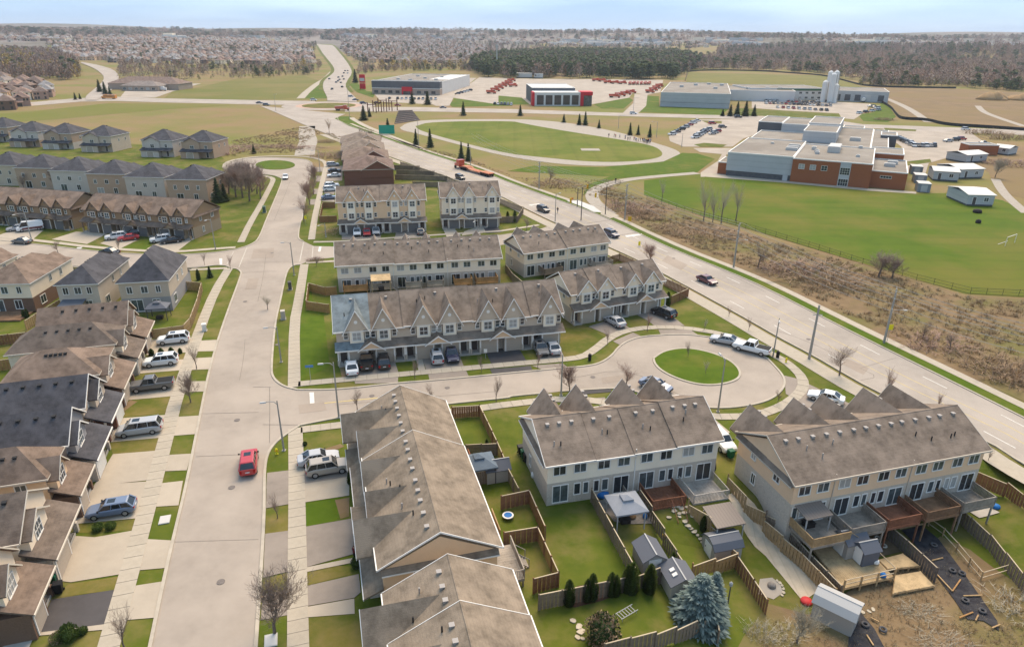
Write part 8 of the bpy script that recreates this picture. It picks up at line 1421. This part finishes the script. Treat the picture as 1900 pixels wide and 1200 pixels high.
for i, (q, w_) in enumerate((((130, 495), 18), ((235, 498), 10))):
    p = G(*T('C0', q)[0]); R = thing('trailer_shed', ['long white trailer shed behind the showroom', 'short white trailer shed behind the showroom'][i], 'shed', (p.x, p.y, 0)); MB().box(-w_ / 2, w_ / 2, 0, 8, 0.9, 5).build('body', M_METAL_W, R); MB().box(-w_ / 2 - .2, w_ / 2 + .2, -0.2, 8.2, 5, 5.2).build('roof', M_WROOF, R); MB().box(-w_ / 2 + 0.5, w_ / 2 - 0.5, 0.3, 7.7, 0, 0.9).build('base', M_BLOCK, R)
# black silt fences round the fields
for lab, q in (('black silt fence curving round the factory field', T('C0', (1310, 520), (1325, 470), (1330, 445), (1600, 440), (1900, 447)) + T('D0', (200, 462), (440, 480), (600, 522), (720, 555), (960, 567), (1400, 572))), ('black silt fence along the far street behind the school', T('D0', (780, 640), (920, 710), (960, 770), (1000, 802), (1180, 805), (1320, 845), (1600, 860), (1900, 882)))):
    tag(strip('silt_fence', smooth_line(GG(q), 2), -0.1, 0.1, 1.6, M_VENT_D, 1.7, k=None), lab, 'fence', 'silt fences')
p = G(*T('D0', (1760, 655))[0]); b = MB(); r9 = random.Random(4)
for i in range(7):
    cx, cy, rr, hh = r9.uniform(-16, 16), r9.uniform(-5, 5), r9.uniform(6, 10), r9.uniform(3, 7)
    b.lathe([(rr, -0.2), (rr * 0.75, hh * 0.4), (rr * 0.4, hh * 0.8), (0.3, hh)], 12, (cx, cy))
kind(b.build('dirt_mound', mat('excavated_soil', (0.36, 0.235, 0.115), (0.28, 0.18, 0.09), 0.3, 0.95, bump=0.8, bscale=0.6), None, (p.x, p.y, 0), smooth=True), 'structure')
# cell mast
p = G(922, 137); R = thing('radio_mast', 'tall slim radio mast in front of the pine wood', 'mast', (p.x, p.y, hz(*p))); h_ = height_for(p, 83); MB().tube((0, 0, 0), (0, 0, h_), 0.9, 0.5, 8).build('pole', M_LUM, R)
for i in range(6): a = i * 1.047; MB().box(-0.35, 0.35, -0.3, 0.3, h_ - 4, h_ - 0.4).build('antenna', M_LUM, R, (1.3 * math.cos(a), 1.3 * math.sin(a), 0), a)
# timber gateway frame and terraces near the roundabout
for i in range(5):
    p = G(*T('R', (1330 + i * 62, 500 - i * 6))[0]); R = thing('timber_gateway', f'{("first", "second", "third", "fourth", "fifth")[i]} from left of the dark timber frames beside the roundabout', 'frame', (p.x, p.y, 0), 0, 'timber frames by the roundabout'); M_ = mat('rust_timber', (0.14, 0.06, 0.04), rough=0.9)
    for x in (-2.6, 2.6): MB().box(x - 0.25, x + 0.25, -0.25, 0.25, 0, 6.0 + (i % 3)).build('post', M_, R)
    MB().box(-3.0, 3.0, -0.2, 0.2, 4.6 + (i % 3), 5.0 + (i % 3)).build('beam', M_, R)
p0, p1 = G(*T('R', (1610, 630))[0]), G(*T('R', (1640, 505))[0])
for i in range(7):
    a = G(*T('R', (1605 + i * 6, 632 - i * 19))[0]); b = G(*T('R', (1890 - i * 14, 590 - i * 13))[0]); hd = head(a, b); o = MB().box(0, (b - a).length, 0, 0.9, 0, 0.5 + 0.25 * i).build('stone_terrace', mat('terrace_stone', (0.25, 0.19, 0.16), (0.2, 0.16, 0.14), 1, 0.9), None, (a.x, a.y, 0.05), hd); tag(o, ('lowest', 'second lowest', 'third lowest', 'middle', 'third highest', 'second highest', 'highest')[i] + ' of the long stone terraces beside the running track', 'terrace', 'stone terraces')
# red brick rows seen end-on
for i in range(4):
    k = Vector((-53.5 - 4.9 * i, 217.0 + 19.5 * i)); R = root_at('brick_row', ['nearest red-brown brick row with hip roof beyond the three-storey rows', 'second red-brown row with cross gables', 'third taupe-roofed row with cross gables', 'farthest taupe-roofed row by the arterial'][i], 'townhouse', (k.x, k.y), 78.5, 'brick rows seen end-on'); MB().box(0, 15.5, 0, 18.5, -0.2, 2.8).build('lower_wall', M_BRICK if i < 2 else M_STONE, R); MB().box(0.05, 15.45, 0.05, 18.45, 2.8, 5.3).build('upper_wall', M_BRICK if i < 2 else M_SD_BROWN, R)
    b = MB(); hip_roof(b, 0, 15.5, 0, 18.5, 5.5, 8.4, 0.4); rf = b.build('roof', [(M_SH_RED, M_SH_BROWN, M_SH_TAUPE, M_SH_TAUPE)[i], M_TRIM_T], R); b = MB(); chevron(b, 'y', -0.6, 9, 10.6, 5.0, 5.4, 8.2, 0.3); gr = b.build('gable_roof', (M_SH_RED, M_SH_RED, M_SH_TAUPE, M_SH_TAUPE)[i], R); b = MB(); rake(b, 'y', -0.66, 10.6, 5.0, 5.4, 8.2, 0.3); b.build('rake_board', M_TRIM_T, gr); b = MB(); pent_wall(b, 'y', -0.3, 1, 10.6, 4.9, 2.9, 5.35, 8.0); b.build('gable_wall', M_BRICK if i < 2 else M_SD_TAN, R)
    for q in range(3): garage(R, 'L', 0, 3.5 + q * 5.5, 0, 2.6, 2.2, M_GAR_D); win(R, 'L', 0, 3.5 + q * 5.5, 3.6, 1.4, 1.2)
# ---------------------------------------------------------------- far suburb: houses
def far_house(rm, wm, w_=10, d=12, ze=5.5, zr=9):
    b = MB(); b.box(-w_ / 2, w_ / 2, -d / 2, d / 2, -1.5, ze - 0.1, 1); hip_roof(b, -w_ / 2, w_ / 2, -d / 2, d / 2, ze, zr, 0.4, 0, 1)
    b.box(-w_ / 2 + 0.5, 0.5, -d / 2 - 3, -d / 2, -1.5, 2.8, 1); b.hexa([(-w_ / 2 + 0.2, -d / 2 - 3.3, 2.7), (0.8, -d / 2 - 3.3, 2.7), (0.8, -d / 2, 2.7), (-w_ / 2 + 0.2, -d / 2, 2.7)], [(-w_ / 2 + 0.2, -d / 2 - 3.3, 2.8), (0.8, -d / 2 - 3.3, 2.8), (0.8, -d / 2, 4), (-w_ / 2 + 0.2, -d / 2, 4)], 0)
    for x in (-w_ * 0.3, w_ * 0.15, w_ * 0.35):
        b.box(x - 0.6, x + 0.6, -d / 2 - 0.06, -d / 2, 3.4, 4.8, 2); b.box(x - 0.6, x + 0.6, d / 2, d / 2 + 0.06, 3.4, 4.8, 2); b.box(x - 0.6, x + 0.6, d / 2, d / 2 + 0.06, 0.5, 2.2, 2)
    b.box(-w_ / 2 + 1, -0.2, -d / 2 - 3.06, -d / 2 - 3, 0, 2.2, 2); b.box(-w_ / 2 - 0.06, -w_ / 2, -1, 1, 3.4, 4.6, 2); b.box(w_ / 2, w_ / 2 + 0.06, -1, 1, 3.4, 4.6, 2)
    chevron(b, 'y', -d / 2 - 0.5, -d / 2 + 4, -w_ * 0.15, w_ * 0.25, ze - 0.1, ze + 1.8, 0.3)
    return b.mesh('far_house', [rm, wm, M_GLASS])
M_SH_FAR = [shingle('far_taupe', (0.31, 0.26, 0.23)), shingle('far_grey', (0.34, 0.32, 0.31)), shingle('far_brown', (0.255, 0.185, 0.15)), shingle('far_red', (0.32, 0.22, 0.175))]
M_FW = [M_SD_CREAM, M_SD_TAN, M_BRICK_DK, M_SD_WHITE, mat('far_salmon', (0.40, 0.255, 0.19))]
FH = [(('taupe', 'grey', 'brown', 'reddish')[i % 4], far_house(M_SH_FAR[i % 4], M_FW[(i * 3 + i // 4) % 5], 9 + (i % 3), 11 + (i % 2) * 2)) for i in range(12)]
def inside(px, poly):
    x, y = px; c = False; j = len(poly) - 1
    for i in range(len(poly)):
        if (poly[i][1] > y) != (poly[j][1] > y) and x < (poly[j][0] - poly[i][0]) * (y - poly[i][1]) / (poly[j][1] - poly[i][1]) + poly[i][0]: c = not c
        j = i
    return c
def scatter_houses(poly, pitch_x, pitch_y, rot, prob=0.82, avoid=None):
    w_ = GG(poly); xs = [p.x for p in w_]; ys = [p.y for p in w_]; wp = [tuple(p) for p in w_]; out_ = []; c0 = Vector((sum(xs) / len(xs), sum(ys) / len(ys))); R_ = max((p - c0).length for p in w_); ca, sa = math.cos(rot), math.sin(rot); j = 0; v = -R_
    while v < R_:
        u = -R_
        while u < R_:
            bend = 40 * math.sin(v * 0.011) + 25 * math.sin(u * 0.009 + v * 0.004); p = c0 + Vector((u * ca - (v + bend) * sa, u * sa + (v + bend) * ca)); rj = ru(-0.3, 0.3)
            if inside((p.x, p.y), wp) and rnd() < prob: out_.append((p.x + ru(-2, 2), p.y + ru(-5, 5), rot + (0 if j % 2 else math.pi) + rj))
            u += pitch_x
        v += pitch_y * (0.62 if j % 2 == 0 else 1.38); j += 1
    return out_
PL = thing('plaza_building', 'long low brown-roofed building beside the curving road', 'building', (*G(*T('A0', (800, 578))[0]), 0), math.radians(-4)); MB().box(0, 62, 0, 24, -0.3, 5).build('wall', M_PINK, PL); b = MB(); hip_roof(b, 0, 62, 0, 24, 5, 10, 0.6); b.build('roof', [M_SH_FAR[2], M_TRIM_T], PL); MB().box(20, 52, -14, -0.01, -0.3, 4.2).build('front_wing', M_PINK, PL); b = MB(); hip_roof(b, 20, 52, -14, 2, 4.2, 7.5, 0.5); b.build('wing_roof', [M_SH_FAR[0], M_TRIM_T], PL)
for i in range(6): win(PL, 'F', 23 + i * 5, -14, 1.0, 2.6, 1.8, 3, 1)
sheet('car_park', T('A0', (880, 640), (920, 590), (1140, 560), (1300, 540), (1480, 535), (1280, 590), (1140, 640)), 0.05, M_LOT)
PK = thing('cube_truck', 'white box truck parked beside the brown-roofed plaza', 'truck', (*G(*T('A0', (1185, 590))[0]), 0.1), 0.1); MB().box(-4, 2.6, -1.2, 1.2, 0.9, 3.6).build('box', M_SILO, PK); MB().box(2.65, 4.4, -1.1, 1.1, 0.6, 2.6).build('cab', M_SILO, PK)
for x in (-2.8, 3.4):
    for y in (-1.0, 1.0): MB().tube((x, y - .15, .45), (x, y + .15, .45), .45, .45, 10).build('wheel', M_TYRE, PK)
spots = []
spots += [(p, 'in the estate left of the hill road') for p in scatter_houses([(140, 112), (225, 117), (330, 118), (470, 122), (575, 118), (578, 98), (560, 84), (480, 76), (330, 74), (180, 76), (90, 82)], 13.5, 36, -0.12)]
spots += [(p, 'in the estate right of the hill road') for p in scatter_houses([(672, 118), (760, 121), (860, 118), (905, 100), (900, 86), (780, 76), (650, 76), (632, 90), (650, 104)], 13.5, 36, 0.15)]
spots += [(p, 'in the estate by the curving road') for p in scatter_houses([(-20, 205), (40, 206), (62, 196), (112, 186), (116, 172), (92, 158), (40, 152), (-20, 150)], 12.5, 27, 0.35, 0.95)]
spots.sort(key=lambda s: math.hypot(s[0][0], s[0][1])); FARM = None
import array
stuffmb = {}
for i, ((x, y, a), wh) in enumerate(spots):
    nm, me = FH[int(rnd() * 12)]
    if i < 300: o = place('far_house', me, None, (x, y, hz(x, y)), a + ru(-0.05, 0.05)); tag(o, f'small {nm}-roofed house {wh}', 'house', 'far suburb houses')
    else: stuffmb.setdefault(me.name, (me, []))[1].append((x, y, hz(x, y), a, 1.0, 1.0))
def replicate(name, groups, mats=None):
    """many copies of small meshes joined into one"""
    V, F, MI, ML = [], [], [], []
    for me, inst in groups:
        vs = [tuple(v.co) for v in me.vertices]; fs = [tuple(p.vertices) for p in me.polygons]; ms = [p.material_index for p in me.polygons]; mm = []
        for m in me.materials:
            if m not in ML: ML.append(m)
            mm.append(ML.index(m))
        for x, y, z, a, sx, sz in inst:
            n = len(V); c, s = math.cos(a) * sx, math.sin(a) * sx; V += [(x + vx * c - vy * s, y + vx * s + vy * c, z + vz * sz) for vx, vy, vz in vs]; F += [tuple(n + q for q in f) for f in fs]; MI += [mm[q] for q in ms]
    me = bpy.data.meshes.new(name); me.from_pydata(V, [], F)
    for m in ML: me.materials.append(m)
    me.polygons.foreach_set('material_index', MI); me.update(); return kind(place(name, me), 'stuff')
far2 = []
for poly, n in (([(600, 76), (900, 78), (900, 66), (600, 64)], 260), ([(0, 78), (560, 76), (560, 66), (0, 66)], 260), ([(905, 84), (1270, 90), (1400, 88), (1400, 74), (905, 70)], 330), ([(1500, 82), (1900, 88), (1900, 76), (1500, 74)], 140)):
    k = 0
    while k < n:
        px, py = ru(min(p[0] for p in poly), max(p[0] for p in poly)), ru(min(p[1] for p in poly), max(p[1] for p in poly))
        if inside((px, py), poly):
            p = G(px, py); far2.append((p.x, p.y, hz(*p), ru(0, 6.28), 1.1, 1.0))
        k += 1
for i, f in enumerate(far2): nm, me = FH[i % 12]; stuffmb.setdefault(me.name, (me, []))[1].append(f)
replicate('distant_houses', list(stuffmb.values()))
ws = MB().box(-30, 30, -20, 20, -2, 8).mesh('w1', M_WROOF); ws2 = MB().box(-22, 22, -16, 16, -2, 10).mesh('w2', M_METAL_L); ws3 = MB().box(-18, 18, -12, 12, -2, 13).mesh('w3', M_SD_CREAM)
gi = {0: [], 1: [], 2: []}
for px, py in [(ru(1010, 1250), ru(72, 86)) for _ in range(26)] + [(ru(640, 900), ru(63, 74)) for _ in range(16)] + [(ru(1280, 1420), ru(74, 86)) for _ in range(10)] + [(ru(300, 560), ru(64, 74)) for _ in range(10)] + [(ru(1600, 1890), ru(76, 84)) for _ in range(8)]:
    p = G(px, py); gi[int(rnd() * 3)].append((p.x, p.y, hz(*p), ru(-0.5, 0.5), ru(0.7, 1.4), 1.0))
replicate('distant_warehouses', [(m, gi[i]) for i, m in enumerate((ws, ws2, ws3))])
# ---------------------------------------------------------------- woods
M_W = [mat('wood_brown', (0.225, 0.155, 0.118), rough=0.95), mat('wood_pink', (0.29, 0.19, 0.145), rough=0.95), mat('wood_grey', (0.27, 0.22, 0.18), rough=0.95), mat('wood_pine', (0.055, 0.082, 0.030), rough=0.95), mat('wood_pine_light', (0.088, 0.105, 0.038), rough=0.95), mat('wood_willow', (0.36, 0.26, 0.075), rough=0.95), mat('wood_yellowgreen', (0.20, 0.185, 0.05), rough=0.95)]
def wood_tree(seed, pine, m1, m2, n=46):
    r = random.Random(seed); b = MB(); H = 1.0
    b.tube((0, 0, -0.05), (0, 0, 0.7), 0.014, 0.006, 3, 0, False)
    for i in range(n):
        t = r.random(); a = r.uniform(0, 6.28)
        if pine: z = 0.2 + 0.78 * t; rad = 0.21 * (1 - t) ** 0.8 + 0.02; k = 0.17
        else: z = 0.12 + 0.85 * t; rad = 0.30 * math.sin(min(1, 0.25 + t * 0.8) * math.pi) + 0.03; k = 0.16
        c = Vector((rad * r.uniform(0.3, 1) * math.cos(a), rad * r.uniform(0.3, 1) * math.sin(a), z)); o = Vector((math.cos(a), math.sin(a), -0.4 if pine else r.uniform(0.5, 2.0))).normalized(); sd = Vector((-math.sin(a), math.cos(a), r.uniform(-.3, .3))); wd = k * (0.55 if pine else 0.20)
        n0 = len(b.v); b.v += [tuple(c - sd * wd), tuple(c + sd * wd), tuple(c + o * k * 1.2)]; b.f.append((n0, n0 + 1, n0 + 2)); b.m.append(1 if r.random() < 0.4 else 0)
    return b.mesh('wt', [m1, m2])
WT = {'bare': [wood_tree(1, 0, M_W[0], M_W[2], 60), wood_tree(2, 0, M_W[1], M_W[0], 60), wood_tree(3, 0, M_W[2], M_W[1], 60)], 'pine': [wood_tree(4, 1, M_W[3], M_W[4], 60), wood_tree(5, 1, M_W[3], M_W[4], 60)], 'willow': [wood_tree(6, 0, M_W[5], M_W[5], 90)], 'yg': [wood_tree(7, 1, M_W[6], M_W[4], 50)]}
def wood(name, poly, dens, mixw, h=(11, 17), wide=1.0):
    """scatter trees over a ground polygon given in photo pixels"""
    w_ = GG(poly); wp = [tuple(p) for p in w_]; xs = [p[0] for p in wp]; ys = [p[1] for p in wp]; A = abs(sum(wp[i][0] * wp[(i + 1) % len(wp)][1] - wp[(i + 1) % len(wp)][0] * wp[i][1] for i in range(len(wp)))) / 2; n = min(int(A * dens), 2600); g = {}; k = 0; tries = 0
    keys = list(mixw); tot = sum(mixw.values())
    while k < n and tries < n * 30:
        tries += 1; x, y = ru(min(xs), max(xs)), ru(min(ys), max(ys))
        if not inside((x, y), wp): continue
        k += 1; q = rnd() * tot; cl = math.sin(x * 0.021 + 1) * math.sin(y * 0.017) * 0.35 * tot; q = min(tot - 1e-6, max(0, q + cl))
        for kk in keys:
            if q < mixw[kk]: break
            q -= mixw[kk]
        lst = WT[kk]; me = lst[int(rnd() * len(lst))]; H = ru(*h) * (1.12 if kk == 'pine' else 1.0) * (0.6 if kk == 'yg' else 1.0); g.setdefault(me.name + kk, (me, []))[1].append((x, y, hz(x, y), ru(0, 6.28), H * wide * ru(0.9, 1.3), H))
    return replicate(name, list(g.values()))
wood('pine_wood', [(950, 147), (1100, 147), (1245, 149), (1275, 138), (1310, 118), (1250, 103), (1000, 103), (900, 112), (870, 128), (900, 145)], 0.016, {'pine': 3.4, 'bare': 1.4}, (12, 17))
wood('leafless_wood', [(1275, 131), (1400, 132), (1520, 138), (1600, 152), (1660, 160), (1900, 168), (1980, 160), (1980, 112), (1600, 104), (1320, 104)], 0.011, {'bare': 4.2, 'pine': 1.1}, (7, 13), 1.35)
wood('young_wood_edge', [(1590, 160), (1700, 162), (1780, 160), (1900, 172), (1960, 168), (1960, 158), (1600, 152)], 0.02, {'yg': 3, 'bare': 1, 'pine': 0.6}, (7, 11))
wood('leafless_wood', [(1330, 103), (1600, 104), (1950, 110), (1950, 92), (1650, 88), (1480, 86), (1330, 92)], 0.005, {'bare': 4, 'pine': 1}, (11, 16))
wood('leafless_wood', [(-40, 152), (60, 148), (130, 150), (150, 138), (140, 118), (90, 102), (-40, 98)], 0.016, {'bare': 5, 'pine': 0.5, 'willow': 0.25}, (10, 16))
wood('leafless_wood', [(215, 148), (300, 152), (480, 146), (590, 138), (598, 122), (480, 124), (360, 121), (225, 118)], 0.006, {'bare': 4, 'pine': 0.6, 'yg': 0.6}, (6, 10))
wood('leafless_wood', [(660, 143), (700, 134), (850, 132), (950, 143), (900, 122), (760, 124), (665, 124)], 0.009, {'bare': 3, 'pine': 0.3}, (5, 9))
for i, (x, y) in enumerate(((710, 127), (730, 128), (752, 126), (770, 127), (790, 126), (835, 127), (855, 126), (565, 126), (90, 133), (145, 142))):
    p = G(x, y + 5); o = place('willow_tree', WT['willow'][0], None, (p.x, p.y, hz(*p)), ru(0, 6), (17, 17, 14)); tag(o, 'golden willow behind the grey store' if i < 7 else 'golden willow at the edge of the left woods', 'tree', 'golden willows')
wood('horizon_trees', [(-60, 73), (500, 72), (900, 74), (1500, 80), (1960, 84), (1960, 74), (900, 66), (-60, 62)], 0.0004, {'bare': 3, 'pine': 1}, (14, 20), 1.6)
wood('horizon_trees', [(-60, 60), (900, 64), (1960, 72), (1960, 69), (900, 61), (-60, 54)], 0.0010, {'bare': 3, 'pine': 1}, (14, 22), 2.2)
wood('suburb_trees', [(100, 116), (575, 120), (590, 84), (90, 80)], 0.0012, {'bare': 3, 'pine': 0.8}, (7, 12)); wood('suburb_trees', [(650, 120), (880, 120), (900, 80), (630, 78)], 0.0012, {'bare': 3, 'pine': 1.0}, (8, 13)); wood('suburb_trees', [(900, 100), (1280, 100), (1300, 84), (900, 80)], 0.0012, {'bare': 3, 'pine': 1.0}, (9, 14))
def tufts(name, poly, n, sc=(0.6, 1.5), near=None):
    w_ = GG(poly); wp = [tuple(p) for p in w_]; xs = [p[0] for p in wp]; ys = [p[1] for p in wp]; g = {}; k = 0; tr_ = 0
    while k < n and tr_ < n * 40:
        tr_ += 1; x, y = ru(min(xs), max(xs)), ru(min(ys), max(ys))
        if not inside((x, y), wp): continue
        if math.sin(x * 0.35 + 2) * math.sin(y * 0.28) + ru(-1, 1) < -0.25: continue
        k += 1; i = int(rnd() * 6); s_ = ru(*sc); g.setdefault(i, (TUFT[i], []))[1].append((x, y, hz(x, y) + 0.05, ru(0, 6.28), s_, s_ * ru(0.25, 0.6)))
    return replicate(name, list(g.values()))
tufts('dead_grass', T('C1', (660, 230), (740, 190), (880, 235), (1100, 310), (1500, 460), (1900, 580)) + [(1500, 466), (1640, 507), (1790, 552), (1990, 566), (2000, 640), (1990, 770), (1900, 730), (1769, 672), (1650, 615), (1546, 570), (1420, 508), (1256, 445), (1170, 405), (1130, 372)], 2600)
tufts('dead_grass', [(1530, 1150), (1640, 1075), (1745, 1010), (1800, 1040), (1900, 1100), (2000, 1110), (2000, 1260), (1400, 1260), (1420, 1150)], 1300, (0.2, 0.55))
tufts('dead_grass', [(720, 262), (860, 300), (1000, 345), (1130, 372), (1160, 335), (960, 330), (860, 290)], 900, (0.4, 1.0)); tufts('dead_grass', [(440, 285), (560, 284), (570, 262), (600, 245), (640, 270), (630, 300), (700, 270), (560, 235), (430, 262)], 1500, (0.6, 1.4))
# haze over the whole view
hb = MB().box(-7500, 7500, -300, 8500, -4, 150); hm = bpy.data.materials.new('haze_air'); hm.use_nodes = True; hn = hm.node_tree; hn.nodes.clear(); ho = hn.nodes.new('ShaderNodeOutputMaterial'); hv = hn.nodes.new('ShaderNodeVolumePrincipled'); hv.inputs['Color'].default_value = (0.80, 0.86, 0.95, 1); hv.inputs['Density'].default_value = 0.000085; hv.inputs['Anisotropy'].default_value = 0.2; hn.links.new(hv.outputs[0], ho.inputs['Volume'])
if True: kind(hb.build('haze', hm), 'stuff')
